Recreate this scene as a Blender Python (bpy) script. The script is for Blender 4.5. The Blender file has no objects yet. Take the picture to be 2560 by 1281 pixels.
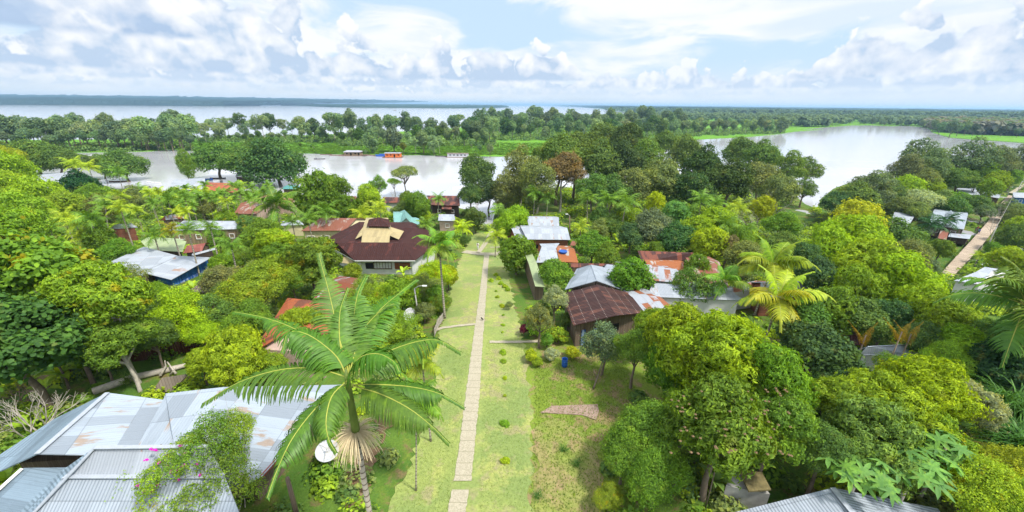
import bpy, math, random
import numpy as np
from mathutils import Vector, Matrix
S = bpy.context.scene
COL = S.collection
random.seed(7)
RNG = np.random.default_rng(7)
# ------------------------------------------------------------------ camera
F, CU, CV = 995.0, 1280.0, 640.5          # focal length and centre in photograph pixels (2560 wide)
CAM = np.array([0.0, 0.0, 34.0])
PITCH, ROLL = math.radians(20.8), math.radians(0.6)
cam_d = bpy.data.cameras.new('camera'); cam_o = bpy.data.objects.new('camera', cam_d); COL.objects.link(cam_o)
RM = Matrix.Rotation(math.pi/2 - PITCH, 4, 'X') @ Matrix.Rotation(ROLL, 4, 'Z')
cam_o.matrix_world = Matrix.Translation(Vector(CAM)) @ RM
cam_d.sensor_width = 36.0; cam_d.lens = F/2560*36.0
cam_d.clip_start = 0.1; cam_d.clip_end = 80000
S.camera = cam_o
R3 = np.array(RM.to_3x3())
S.view_settings.view_transform = 'Standard'; S.view_settings.look = 'None'
S.view_settings.exposure = 0.93; S.view_settings.gamma = 1.0
S.cycles.max_bounces = 6; S.cycles.transparent_max_bounces = 4; S.cycles.diffuse_bounces = 3
S.cycles.glossy_bounces = 2; S.cycles.transmission_bounces = 3; S.cycles.volume_bounces = 0
S.cycles.use_adaptive_sampling = True
S.cycles.adaptive_threshold = 0.02

# ------------------------------------------------------------------ node helpers
class NT:
    def __init__(s, tree): s.t = tree; s.n = tree.nodes; s.l = tree.links
    def new(s, typ, **kw):
        nd = s.n.new(typ)
        for k, v in kw.items(): setattr(nd, k, v)
        return nd
    def put(s, sock, v):
        if isinstance(v, bpy.types.NodeSocket): s.l.new(v, sock)
        elif v is not None:
            if sock.type == 'RGBA' and len(v) == 3: v = (*v, 1)
            sock.default_value = v
    def m(s, op, a, b=None, c=None, clamp=False):
        nd = s.new('ShaderNodeMath', operation=op, use_clamp=clamp)
        for i, v in enumerate((a, b, c)):
            if v is not None: s.put(nd.inputs[i], v)
        return nd.outputs[0]
    def mix(s, f, a, b, blend='MIX'):
        nd = s.new('ShaderNodeMix', data_type='RGBA', blend_type=blend)
        s.put(nd.inputs[0], f); s.put(nd.inputs[6], a); s.put(nd.inputs[7], b)
        return nd.outputs[2]
    def noise(s, vec=None, scale=5., detail=4., rough=.55, dist=0., out='Fac', dim='3D'):
        nd = s.new('ShaderNodeTexNoise', noise_dimensions=dim)
        if vec is not None: s.put(nd.inputs['Vector'], vec)
        nd.inputs['Scale'].default_value = scale; nd.inputs['Detail'].default_value = detail
        nd.inputs['Roughness'].default_value = rough; nd.inputs['Distortion'].default_value = dist
        return nd.outputs[out]
    def ramp(s, f, stops, mode='LINEAR'):
        nd = s.new('ShaderNodeValToRGB'); cr = nd.color_ramp; cr.interpolation = mode
        while len(cr.elements) < len(stops): cr.elements.new(0.5)
        for e, (p, c) in zip(cr.elements, stops):
            e.position = p; e.color = (*c, 1) if not isinstance(c, (int, float)) else (c, c, c, 1)
        s.put(nd.inputs[0], f); return nd.outputs[0]
    def smooth(s, v, a, b, lo=0., hi=1.):
        nd = s.new('ShaderNodeMapRange', interpolation_type='SMOOTHSTEP')
        s.put(nd.inputs[0], v); s.put(nd.inputs[1], a); s.put(nd.inputs[2], b)
        nd.inputs[3].default_value = lo; nd.inputs[4].default_value = hi
        return nd.outputs[0]
    def comb(s, x, y, z):
        nd = s.new('ShaderNodeCombineXYZ')
        for i, v in enumerate((x, y, z)): s.put(nd.inputs[i], v)
        return nd.outputs[0]
    def mapping(s, vec, scale=(1, 1, 1), rot=(0, 0, 0), loc=(0, 0, 0)):
        nd = s.new('ShaderNodeMapping'); s.put(nd.inputs[0], vec)
        nd.inputs['Scale'].default_value = scale; nd.inputs['Rotation'].default_value = rot; nd.inputs['Location'].default_value = loc
        return nd.outputs[0]

# ------------------------------------------------------------------ world: nishita sky with procedural clouds, one sun
SUN_EL, SUN_AZ = math.radians(58), math.radians(118)   # azimuth clockwise from +Y (behind and to the right of the view)
W = bpy.data.worlds.new('World'); S.world = W; W.use_nodes = True
w = NT(W.node_tree); w.n.clear()
sky = w.new('ShaderNodeTexSky', sky_type='NISHITA'); sky.sun_disc = False
sky.sun_elevation = SUN_EL; sky.sun_rotation = SUN_AZ; sky.altitude = 100; sky.dust_density = 1.5
tc = w.new('ShaderNodeTexCoord')
sp = w.new('ShaderNodeSeparateXYZ'); w.l.new(tc.outputs['Generated'], sp.inputs[0])
X, Y, Z = sp.outputs
az = w.m('ARCTAN2', X, Y)                       # radians, right positive
el = w.m('ARCSINE', w.m('MINIMUM', w.m('MAXIMUM', Z, -0.99), 0.99))
def fpx(v): return (262.5-v)/F*.935              # height above the horizon (radians) of a photograph row
def azpx(u): return math.atan2((u-CU)/F, .935)
def puff(sc, seed, dv=0., du=0., stretch=1.08, det=1.):
    """billowy field at a scale; dv shifts the sample up"""
    vec = w.comb(w.m('MULTIPLY_ADD', az, sc, du*sc+seed*7.3), w.m('MULTIPLY_ADD', el, sc*stretch, dv*sc*stretch+seed*3.1), 0.)
    wob = w.noise(vec, 1.1, 2, .6, 0., 'Fac', '2D')
    v2 = w.new('ShaderNodeVectorMath', operation='ADD'); w.put(v2.inputs[0], vec); w.put(v2.inputs[1], w.comb(wob, w.m('MULTIPLY', wob, -.8), 0.))
    nd = w.new('ShaderNodeTexVoronoi', feature='F1', voronoi_dimensions='2D'); w.l.new(v2.outputs[0], nd.inputs['Vector']); nd.inputs['Scale'].default_value = 1.; nd.inputs['Detail'].default_value = det; nd.inputs['Roughness'].default_value = .5; nd.inputs['Lacunarity'].default_value = 2.4
    c = w.m('MULTIPLY', w.noise(vec, 4., 3, .6, 0., 'Fac', '2D'), .34)
    return w.m('SUBTRACT', 1.05, w.m('ADD', w.m('MULTIPLY', nd.outputs['Distance'], .62), c))
def bump(u, ru, amp):
    d = w.m('DIVIDE', w.m('SUBTRACT', az, azpx(u)), ru/F*.75); return w.m('MULTIPLY', w.m('POWER', 2.718, w.m('MULTIPLY', w.m('MULTIPLY', d, d), -1.)), amp)
def sumof(L):
    r = L[0]
    for q in L[1:]: r = w.m('ADD', r, q)
    return r
def blob(u, v, ru, rv, amp):
    da = w.m('DIVIDE', w.m('SUBTRACT', az, azpx(u)), ru/F*.75); de = w.m('DIVIDE', w.m('SUBTRACT', el, fpx(v)), rv/F*.93)
    return w.m('MULTIPLY', w.m('POWER', 2.718, w.m('MULTIPLY', w.m('ADD', w.m('MULTIPLY', da, da), w.m('MULTIPLY', de, de)), -1.)), amp)
BLUE, WHITEC, GREYC = (.335, .44, .55), (.545, .55, .56), (.36, .425, .52)
skyc = w.mix(1.0, sky.outputs[0], (.085, .085, .085), 'MULTIPLY')
col = w.mix(.90, skyc, BLUE)
col = w.mix(w.smooth(el, 0., .10), (.44, .475, .515), col)
# thin high cloud
hv = w.comb(w.m('MULTIPLY', az, 4.2), w.m('MULTIPLY', el, 13.), 4.4)
hi = w.noise(hv, 1., 6, .58, .5)
hb_ = sumof([blob(1250, 110, 160, 40, -.20), blob(330, 18, 60, 26, -.15), blob(700, 60, 60, 14, -.10), blob(1530, 110, 140, 40, -.10), blob(1000, 50, 120, 14, -.08), blob(1600, 190, 300, 40, -.10), blob(900, 10, 400, 22, .22), blob(1500, 8, 300, 14, .25), blob(1850, 60, 380, 60, .22), blob(2300, 40, 400, 60, .26), blob(450, 60, 150, 40, .10)])
hf = w.smooth(w.m('ADD', hi, hb_), .36, .56)
hl = w.mix(w.smooth(w.m('ADD', w.noise(w.comb(w.m('MULTIPLY', az, 4.), w.m('MULTIPLY', el, 22.), 9.), 1., 5, .55, .3), sumof([blob(2020, 95, 170, 34, .22), blob(2400, 150, 120, 50, .12), blob(1700, 60, 200, 20, .05), blob(600, 20, 200, 20, -.1), blob(1500, 20, 300, 20, -.1)])), .46, .72), WHITEC, (.42, .475, .555))
col = w.mix(w.m('MULTIPLY', hf, .95), col, hl)
def bank(col, vbase, H, seed, sc, prof, gain=1., shade=.5, basew=.004, haze=0., thr=.50, grey=GREYC):
    """a row of cumulus with flat bases at one height; prof = list of (u, ru, height factor)"""
    eb = fpx(vbase); ps = sumof([bump(*q) for q in prof]); t = w.m('DIVIDE', w.m('SUBTRACT', el, eb), w.m('MULTIPLY', w.m('MAXIMUM', ps, .05), H/F*.93))
    p0 = puff(sc, seed); p1 = puff(sc, seed, .35/sc, -.22/sc)
    low = w.noise(w.comb(w.m('MULTIPLY_ADD', az, sc*.35, seed), w.m('MULTIPLY', el, sc*.6), 0.), 1., 2, .5, 0., 'Fac', '2D')
    dn = w.m('ADD', w.m('ADD', w.m('MULTIPLY', p0, .75*gain), w.m('MULTIPLY', low, .55)), w.m('MULTIPLY', t, -.62))
    cv = w.smooth(dn, thr-.03, thr+.04)
    bw = w.m('ADD', eb, w.m('MULTIPLY', w.m('SUBTRACT', p0, .45), .010))
    cv = w.m('MULTIPLY', cv, w.smooth(el, w.m('SUBTRACT', bw, basew), w.m('ADD', bw, basew)))
    cv = w.m('MULTIPLY', cv, w.smooth(ps, .05, .25))
    lit = w.m('ADD', w.m('ADD', w.smooth(t, -.05, .80, .05, .80), w.m('MULTIPLY', w.m('SUBTRACT', p0, p1), 2.0)), w.m('MULTIPLY', w.m('SUBTRACT', low, .5), 1.2), clamp=True)
    cc = w.mix(w.m('POWER', lit, .8), grey, WHITEC)
    if haze: cc = w.mix(haze, cc, (.40, .455, .515))
    return w.mix(cv, col, cc)
col = bank(col, 238, 40, 1.3, 30., [(400, 900, .8), (1300, 500, .9), (2300, 600, .8)], haze=.5, thr=.40)
col = bank(col, 224, 95, 5.1, 19., [(100, 300, .6), (700, 260, .9), (1150, 260, 1.0), (1600, 260, .95), (2000, 200, .6), (2330, 200, .7)], haze=.2, thr=.38, grey=(.33, .395, .49))
col = bank(col, 207, 215, 9.7, 11., [(600, 200, 1.0), (850, 200, 1.2), (1170, 130, .85), (1330, 120, .55), (60, 220, .6), (2100, 160, .5), (2330, 220, .9), (2550, 120, .9)], thr=.38, grey=(.30, .37, .47))
col = bank(col, 152, 300, 14.2, 7.5, [(60, 200, 1.1), (260, 150, .9), (470, 110, .55)], thr=.40, grey=(.25, .325, .44), basew=.006)
dk = w.m('MULTIPLY', sumof([blob(180, 130, 190, 17, .9), blob(395, 133, 40, 20, .7), blob(480, 128, 34, 20, .4), blob(230, 70, 60, 14, .35), blob(2330, 196, 230, 14, .75), blob(2200, 150, 120, 30, .3), blob(2500, 110, 90, 50, .3), blob(600, 202, 260, 7, .4)]), w.smooth(puff(16., 2.2), .28, .62), clamp=True)
col = w.mix(w.m('MULTIPLY', dk, .92), col, (.275, .35, .465))
hz = w.smooth(el, 0.0, .045, .80, 0.0)
col = w.mix(hz, col, (.43, .465, .50))
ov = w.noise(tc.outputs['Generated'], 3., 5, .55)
col = w.mix(w.smooth(el, .27, .5), col, w.mix(w.smooth(ov, .42, .6), (.50, .60, .74), (.98, 1.0, 1.03)))   # overhead, unseen: broken cloud, brightened as fill for the shadows
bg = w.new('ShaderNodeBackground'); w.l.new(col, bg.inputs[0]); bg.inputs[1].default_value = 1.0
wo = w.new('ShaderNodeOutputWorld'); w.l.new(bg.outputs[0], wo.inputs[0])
W.cycles.sampling_method = 'MANUAL'; W.cycles.sample_map_resolution = 512
sl = bpy.data.lights.new('sun', 'SUN'); sl.energy = 3.0; sl.angle = math.radians(7.0); sl.color = (1.0, .955, .88)
so = bpy.data.objects.new('sun', sl); COL.objects.link(so)
sd = Vector((math.sin(SUN_AZ)*math.cos(SUN_EL), math.cos(SUN_AZ)*math.cos(SUN_EL), math.sin(SUN_EL)))
so.rotation_euler = sd.to_track_quat('Z', 'Y').to_euler(); so.location = (60, -60, 120)

# ------------------------------------------------------------------ pixel <-> place
def ray(u, v):
    return R3 @ np.array([(u-CU)/F, -(v-CV)/F, -1.0])
def P(u, v, z=0.0):                              # point of the plane at height z seen at (u, v)
    d = ray(u, v); t = (z-CAM[2])/d[2]
    return CAM + d*t
def PD(u, v, d): return CAM + ray(u, v)*d        # point at depth d
def PY(u, v, y):                                 # point of the vertical plane y = const
    d = ray(u, v); return CAM + d*(y/d[1])
def proj(p):
    q = R3.T @ (np.asarray(p, float)-CAM)
    return CU + F*q[0]/-q[2], CV - F*q[1]/-q[2], -q[2]
def depth(p): return proj(p)[2]
# ------------------------------------------------------------------ object helpers
def tag(o, label=None, cat=None, group=None, kind=None):
    if label: o['label'] = label
    if cat: o['category'] = cat
    if group: o['group'] = group
    if kind: o['kind'] = kind
    return o
def empty(name, loc, label, cat, group=None, rz=0., scale=None):
    o = bpy.data.objects.new(name, None); COL.objects.link(o)
    o.location = Vector(loc); o.rotation_euler.z = rz; o.empty_display_size = .3
    if scale: o.scale = scale
    return tag(o, label, cat, group)
def link(name, me, mat=None, parent=None, world=False):
    """link a mesh; world=True means its vertices are world coordinates although it gets a parent"""
    o = bpy.data.objects.new(name, me); COL.objects.link(o)
    if mat is not None and len(me.materials) == 0: me.materials.append(mat)
    if parent is not None:
        o.parent = parent
        if world:
            q = parent
            bm_ = Matrix.Identity(4)
            while q is not None:
                bm_ = q.matrix_basis @ bm_; q = q.parent
            o.matrix_parent_inverse = bm_.inverted()
    return o
def mesh_np(name, V, Fs, smooth=False):
    """Fs: list of int arrays (n,k) of faces"""
    me = bpy.data.meshes.new(name)
    V = np.asarray(V, np.float32); Fs = [np.asarray(f, np.int32) for f in Fs if len(f)]
    loops = np.concatenate([f.ravel() for f in Fs]); tot = np.concatenate([np.full(len(f), f.shape[1], np.int32) for f in Fs])
    st = np.concatenate([[0], np.cumsum(tot)[:-1]]).astype(np.int32)
    me.vertices.add(len(V)); me.vertices.foreach_set('co', V.ravel())
    me.loops.add(len(loops)); me.loops.foreach_set('vertex_index', loops)
    me.polygons.add(len(tot)); me.polygons.foreach_set('loop_start', st); me.polygons.foreach_set('loop_total', tot)
    if smooth: me.polygons.foreach_set('use_smooth', np.ones(len(tot), bool))
    me.update(calc_edges=True); return me
class MB:
    """collects shapes and links them as one mesh object"""
    def __init__(s): s.v = []; s.f = []; s.uv = []
    def add(s, vs, fs, uvs=None):
        o = len(s.v); s.v += [tuple(map(float, p)) for p in vs]
        for i, f in enumerate(fs):
            s.f.append([o+k for k in f]); s.uv.append(uvs[i] if uvs else None)
        return s
    def box(s, c, size, rz=0., M=None):
        hx, hy, hz = [k/2 for k in size]; vs = []
        for x in (-hx, hx):
            for y in (-hy, hy):
                for z in (-hz, hz):
                    p = Vector((x, y, z))
                    p = (M @ p) if M is not None else Matrix.Rotation(rz, 3, 'Z') @ p
                    vs.append(p+Vector(c))
        return s.add(vs, [(0, 1, 3, 2), (4, 6, 7, 5), (0, 4, 5, 1), (2, 3, 7, 6), (0, 2, 6, 4), (1, 5, 7, 3)])
    def bar(s, a, b, wd, ht=None):
        a, b = Vector(a), Vector(b); ht = ht or wd; d = b-a
        q = d.to_track_quat('X', 'Z').to_matrix()
        return s.box((a+b)/2, (d.length, wd, ht), M=q)
    def tube(s, pts, rad, n=8, cap=True):
        pts = [Vector(p) for p in pts]; rad = rad if isinstance(rad, (list, tuple)) else [rad]*len(pts)
        o = len(s.v); ref = Vector((0, 0, 1))
        for i, p in enumerate(pts):
            d = (pts[min(i+1, len(pts)-1)]-pts[max(i-1, 0)]).normalized()
            a = d.cross(ref if abs(d.z) < .95 else Vector((1, 0, 0))).normalized(); b = d.cross(a)
            for k in range(n):
                t = 2*math.pi*k/n; s.v.append(tuple(p+(a*math.cos(t)+b*math.sin(t))*rad[i]))
        for i in range(len(pts)-1):
            for k in range(n):
                k2 = (k+1) % n; s.f.append([o+i*n+k, o+i*n+k2, o+(i+1)*n+k2, o+(i+1)*n+k]); s.uv.append(None)
        if cap:
            s.f.append([o+k for k in range(n)][::-1]); s.f.append([o+(len(pts)-1)*n+k for k in range(n)]); s.uv += [None, None]
        return s
    def lathe(s, prof, c=(0, 0, 0), n=16):
        o = len(s.v)
        for r, z in prof:
            for k in range(n):
                t = 2*math.pi*k/n; s.v.append((c[0]+r*math.cos(t), c[1]+r*math.sin(t), c[2]+z))
        for i in range(len(prof)-1):
            for k in range(n):
                k2 = (k+1) % n; s.f.append([o+i*n+k, o+i*n+k2, o+(i+1)*n+k2, o+(i+1)*n+k]); s.uv.append(None)
        return s
    def slab(s, pts, th=.06, uaxis=None):
        """a flat panel with thickness; its face uv runs in metres along uaxis (default first edge) and down the slope"""
        P3 = [Vector(p) for p in pts]
        nrm = Vector((0, 0, 0))
        for i in range(len(P3)): nrm += (P3[i]-P3[0]).cross(P3[(i+1) % len(P3)]-P3[0])
        nrm.normalize()
        if nrm.z < 0: nrm = -nrm; P3 = P3[::-1]
        ua = Vector(uaxis) if uaxis is not None else P3[1]-P3[0]
        ua = (ua-nrm*ua.dot(nrm)).normalized(); va = nrm.cross(ua)
        lo = [p-nrm*th for p in P3]; n = len(P3)
        uvt = [((p).dot(ua), (p).dot(va)) for p in P3]
        fs = [tuple(range(n)), tuple(range(n, 2*n))[::-1]]; uvs = [uvt, uvt[::-1]]
        for i in range(n):
            j = (i+1) % n; fs.append((i, i+n, j+n, j)); uvs.append([uvt[i], uvt[i], uvt[j], uvt[j]])
        return s.add(P3+lo, fs, uvs)
    def build(s, name, mat, parent=None, smooth=False, world=True):
        me = bpy.data.meshes.new(name); me.from_pydata(s.v, [], s.f)
        if any(u is not None for u in s.uv):
            ul = me.uv_layers.new(name='uv'); i = 0
            for f, u in zip(s.f, s.uv):
                for k in range(len(f)):
                    ul.data[i].uv = u[k] if u else (s.v[f[k]][0], s.v[f[k]][2]); i += 1
        if smooth:
            for p in me.polygons: p.use_smooth = True
        me.update()
        return link(name, me, mat, parent, world and parent is not None)
def copy_tree(o, parent=None):
    c = o.copy(); COL.objects.link(c); c.parent = parent
    for ch in list(o.children): copy_tree(ch, c)
    return c
# ------------------------------------------------------------------ materials
def newmat(name):
    m = bpy.data.materials.new(name); m.use_nodes = True; t = NT(m.node_tree); t.n.clear()
    out = t.new('ShaderNodeOutputMaterial'); return m, t, out
def principled(t, out, col, rough=.8, bump=None, bstr=.3, bdist=.05, spec=.3, metallic=0.):
    p = t.new('ShaderNodeBsdfPrincipled'); t.put(p.inputs['Base Color'], col); t.put(p.inputs['Roughness'], rough)
    p.inputs['Specular IOR Level'].default_value = spec; t.put(p.inputs['Metallic'], metallic)
    if bump is not None:
        b = t.new('ShaderNodeBump'); t.put(b.inputs['Height'], bump); b.inputs['Strength'].default_value = bstr; b.inputs['Distance'].default_value = bdist
        t.l.new(b.outputs[0], p.inputs['Normal'])
    t.l.new(p.outputs[0], out.inputs[0]); return p
def objco(t): return t.new('ShaderNodeTexCoord').outputs['Object']
def geopos(t): return t.new('ShaderNodeNewGeometry').outputs['Position']
def M_plain(name, col, rough=.75, var=.25, scale=3., spec=.3, metallic=0.):
    m, t, out = newmat(name); p = geopos(t)
    n = t.noise(p, scale, 5, .6); n2 = t.noise(p, scale*7, 3, .6)
    c = t.mix(t.ramp(n, [(.3, 0.), (.7, 1.)]), [k*(1-var) for k in col], [min(1, k*(1+var)) for k in col])
    c = t.mix(t.m('MULTIPLY', n2, .3), c, [k*.55 for k in col])
    principled(t, out, c, rough, n2, .2, .02, spec, metallic); return m
def M_ground(name, cols, scale=.25, fine=2.5, bstr=.5):
    """cols: four colours blended by noise of several sizes"""
    m, t, out = newmat(name); p = geopos(t)
    a = t.noise(p, scale, 5, .6, .3); b = t.noise(t.mapping(p, loc=(31, 7, 3)), scale*2.3, 6, .65, .4)
    c = t.noise(p, fine, 4, .7); d = t.noise(p, fine*5, 2, .7)
    x = t.mix(t.ramp(a, [(.40, 0.), (.60, 1.)]), cols[0], cols[1])
    x = t.mix(t.ramp(b, [(.50, 0.), (.62, 1.)]), x, cols[2])
    x = t.mix(t.m('MULTIPLY', t.ramp(t.m('ADD', t.m('MULTIPLY', b, .5), t.m('MULTIPLY', c, .5)), [(.52, 0.), (.60, 1.)]), .9), x, cols[3])
    x = t.mix(t.m('MULTIPLY', t.ramp(d, [(.35, 0.), (.75, 1.)]), .5), x, [k*.42 for k in cols[1]])
    principled(t, out, x, .95, t.m('ADD', c, d), bstr, .12, .1); return m
def M_water():
    m, t, out = newmat('river_water'); p = geopos(t)
    n1 = t.noise(t.mapping(p, scale=(.10, .55, 1)), 1., 5, .62, .4)
    n2 = t.noise(t.mapping(p, scale=(.012, .05, 1)), 1., 4, .6, .5)
    calm = t.smooth(n2, .42, .60)
    b = t.new('ShaderNodeBump'); t.put(b.inputs['Height'], n1); b.inputs['Distance'].default_value = .12
    t.put(b.inputs['Strength'], t.m('ADD', t.m('MULTIPLY', calm, .25), .07))
    pr = t.new('ShaderNodeBsdfPrincipled'); t.put(pr.inputs['Base Color'], t.mix(calm, (.42, .42, .44), (.45, .445, .465)))
    pr.inputs['Roughness'].default_value = .10; pr.inputs['IOR'].default_value = 1.75; pr.inputs['Specular IOR Level'].default_value = .5
    t.l.new(b.outputs[0], pr.inputs['Normal']); t.l.new(pr.outputs[0], out.inputs[0]); return m
# ------------------------------------------------------------------ land and water
def pix_poly(pts): return np.array([P(u, v, 0.)[:2] for u, v in pts])
NEAR = pix_poly([(-560, 482), (-200, 470), (0, 462), (150, 462), (260, 470), (330, 482), (440, 486), (560, 478), (700, 486), (860, 500), (1000, 506), (1120, 512),
                 (1190, 530), (1200, 556), (1213, 573), (1226, 566), (1232, 540), (1245, 500), (1290, 478), (1500, 470), (1750, 462), (1900, 468), (1985, 485),
                 (2015, 510), (2040, 520), (2048, 498), (2080, 472), (2170, 440), (2300, 415), (2440, 395), (2560, 386)])
NEAR = np.vstack([NEAR, [[700, 330], [700, -60], [-420, -60]]])
LAND2 = pix_poly([(-560, 396), (-200, 390), (0, 386), (380, 379), (420, 374), (520, 379), (650, 385), (700, 382), (830, 386), (1000, 389), (1060, 388), (1120, 392), (1250, 392),
                  (1335, 389), (1500, 374), (1640, 360), (1700, 352), (1790, 347), (1860, 344), (1945, 336), (1985, 330), (2060, 324), (1995, 325), (2060, 319), (2130, 314), (2170, 314), (2230, 316), (2260, 315), (2310, 318), (2325, 324),
                  (2330, 332), (2375, 345), (2440, 350), (2560, 358)])
river_shore = pix_poly([(1452, 268.5), (1480, 270.5), (1530, 275), (1570, 281), (1610, 288), (1640, 292), (1680, 298), (1650, 301), (1590, 302), (1500, 303), (1380, 306), (1280, 310), (1180, 318), (1000, 330), (700, 342), (400, 348), (0, 352), (-560, 356)])
LAND2 = np.vstack([LAND2, [[1400, 560], [30000, 9000], [34000, 30000], [9000, 30000]], river_shore])
def seg_dist(px, py, poly):
    a = poly; b = np.roll(poly, -1, 0); best = np.full(px.shape, 1e18); inside = np.zeros(px.shape, bool)
    for (x0, y0), (x1, y1) in zip(a, b):
        dx, dy = x1-x0, y1-y0; L = dx*dx+dy*dy+1e-12
        t = np.clip(((px-x0)*dx+(py-y0)*dy)/L, 0, 1)
        best = np.minimum(best, (px-x0-t*dx)**2+(py-y0-t*dy)**2)
        c = ((y0 > py) != (y1 > py)) & (px < dx*(py-y0)/(dy if abs(dy) > 1e-12 else 1e-12)+x0)
        inside ^= c
    return np.where(inside, 1, -1)*np.sqrt(best)
HY = np.array([-60, 38, 55, 68, 80, 95, 115, 140, 165, 210, 400.]); HZ = np.array([9, 9, 7.6, 6.0, 4.7, 3.8, 3.0, 2.2, 1.5, .9, .8])
def vnoise(x, y, s):
    return (np.sin(x/s*1.3+1.7)*np.cos(y/s*1.1+.4)+.6*np.sin(x/s*2.9-y/s*2.1+3)+.35*np.sin(x/s*5.1+y/s*4.7))/1.95
def gfun(x, y):
    x = np.asarray(x, float); y = np.asarray(y, float)
    h = sum(np.interp(y+k, HY, HZ) for k in (-8, -4, 0, 4, 8))/5
    low = np.clip((x-62-.25*(np.maximum(0, 60-y)))/30, 0, 1); low = low*low*(3-2*low)*np.clip((y-50)/35, 0, 1)
    h = h*(1-low)+low*(.14+.30*vnoise(x*.8+y*.6, y*.8-x*.6, 4.5)+.22*vnoise(x*.5-y*.87, y*.5+x*.87, 11.)*np.sin(x*.071+y*.043))
    d = seg_dist(x, y, NEAR)
    e = np.clip(d/14, 0, 1); e = e*e*(3-2*e)
    return np.where(d > 0, np.maximum(h, .0)*e+np.minimum(h, 0)*e+.04*np.minimum(d, 1.), np.maximum(-2.0, d*.25))
def g(x, y): return float(gfun(np.array([x]), np.array([y]))[0])
def T(u, v, h=0.):                               # the place on the near land (h metres above it) seen at (u, v)
    z = 5.0
    for _ in range(14):
        p = P(u, v, z+h); z = z*.4+.6*max(g(p[0], p[1]), -.2)
    return P(u, v, z+h)
GX = np.arange(-250, 345, 1.5); GY = np.arange(-30, 300, 1.5)
xx, yy = np.meshgrid(GX, GY); zz = gfun(xx, yy)
nx, ny = len(GX), len(GY)
V = np.stack([xx.ravel(), yy.ravel(), zz.ravel()], 1)
i, j = np.meshgrid(np.arange(nx-1), np.arange(ny-1)); k = (j*nx+i).ravel()
Fq = np.stack([k, k+1, k+1+nx, k+nx], 1)
keep = zz.ravel()[Fq].max(1) > -1.95; Fq = Fq[keep]
GRASS = M_ground('village_ground', [(.10, .17, .025), (.06, .13, .02), (.16, .20, .03), (.17, .115, .06)], .12, 1.3)
tag(link('ground', mesh_np('ground', V, [Fq], True), GRASS), kind='structure')
def flat_land(name, poly, z, mat, kind='structure'):
    from mathutils.geometry import tessellate_polygon
    n = len(poly); vs = [Vector((p[0], p[1], z)) for p in poly]
    tri = tessellate_polygon([vs]); lo = [(p[0], p[1], -1.5) for p in poly]
    me = bpy.data.meshes.new(name)
    me.from_pydata([tuple(q) for q in vs]+lo, [], [tuple(t) for t in tri]+[(a, a+n, (a+1) % n+n, (a+1) % n) for a in range(n)])
    me.update()
    import bmesh
    bm = bmesh.new(); bm.from_mesh(me); bmesh.ops.recalc_face_normals(bm, faces=bm.faces); bm.to_mesh(me); bm.free()
    return tag(link(name, me, mat), kind=kind)
MARSH = M_ground('marsh_grass', [(.13, .30, .02), (.10, .25, .02), (.18, .33, .03), (.08, .16, .03)], .03, .25, .8)
flat_land('marsh_land', LAND2, .35, MARSH)
FOREST_FLOOR = M_ground('forest_floor', [(.04, .09, .03), (.03, .07, .02), (.06, .10, .03), (.05, .08, .03)], .01, .1)
shore_a = np.vstack([pix_poly([(-600, 257), (-200, 260), (0, 262.3), (300, 264), (420, 265), (560, 266), (655, 265.2), (640, 263.3)]), [[-3500, 9000], [-16000, 12000], [-30000, 9000]]])
shore_b = np.vstack([pix_poly([(700, 263.2), (760, 265.5), (830, 268.3), (900, 269.3), (1000, 270.0), (1150, 270.9), (1240, 270.2), (1275, 268.6), (1250, 267.2), (1150, 266.6)]), [[-3000, 14000], [-9000, 14000]]])
flat_land('far_bank_land', shore_a, 1.5, FOREST_FLOOR); flat_land('far_island_land', shore_b, 1.5, FOREST_FLOOR)
shore_c = np.array([[-3500, 26000], [9500, 26000], [9500, 34000], [-3500, 34000]])
flat_land('horizon_land', shore_c, 12, FOREST_FLOOR)
wm = MB().add([(-60000, -400, 0), (60000, -400, 0), (60000, 60000, 0), (-60000, 60000, 0)], [(0, 1, 2, 3)])
tag(wm.build('river_water', M_water()), kind='structure')
rb = MB().add([(-60000, -400, -2.5), (60000, -400, -2.5), (60000, 60000, -2.5), (-60000, 60000, -2.5)], [(0, 1, 2, 3)])
tag(rb.build('riverbed', M_plain('river_mud', (.12, .09, .06))), kind='structure')
# draped sheets: lawns, paths
def drape(name, quadrows, mat, up=.05, nu=4, step=1.2, rag=0.):
    """quadrows: list of (left_xy, right_xy) pairs; subdivided and laid on the ground"""
    rows = []
    for (a0, b0), (a1, b1) in zip(quadrows[:-1], quadrows[1:]):
        a0, b0, a1, b1 = map(lambda q: np.array(q[:2], float), (a0, b0, a1, b1))
        n = max(1, int(np.linalg.norm((a1+b1-a0-b0)/2)/step))
        for k in range(n): rows.append((a0+(a1-a0)*k/n, b0+(b1-b0)*k/n))
    rows.append(tuple(np.array(q[:2], float) for q in quadrows[-1]))
    if rag:
        rr = np.random.default_rng(len(rows)); rows = [(a+(b-a)/np.linalg.norm(b-a)*rr.uniform(-rag, rag), b+(b-a)/np.linalg.norm(b-a)*rr.uniform(-rag, rag)) for a, b in rows]
    W_ = np.array([[a+(b-a)*k/nu for k in range(nu+1)] for a, b in rows])
    z = gfun(W_[..., 0], W_[..., 1])+up
    V = np.concatenate([W_, z[..., None]], -1).reshape(-1, 3); n1 = nu+1
    i, j = np.meshgrid(np.arange(nu), np.arange(len(rows)-1)); k = (j*n1+i).ravel()
    me = mesh_np(name, V, [np.stack([k, k+1, k+1+n1, k+n1], 1)], True)
    return tag(link(name, me, mat), kind='structure')
def prow(v, ul, ur): return (T(ul, v), T(ur, v))
LAWN = M_ground('mown_lawn', [(.26, .305, .085), (.19, .25, .075), (.325, .345, .10), (.27, .245, .125)], .14, .9, .3)
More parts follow.
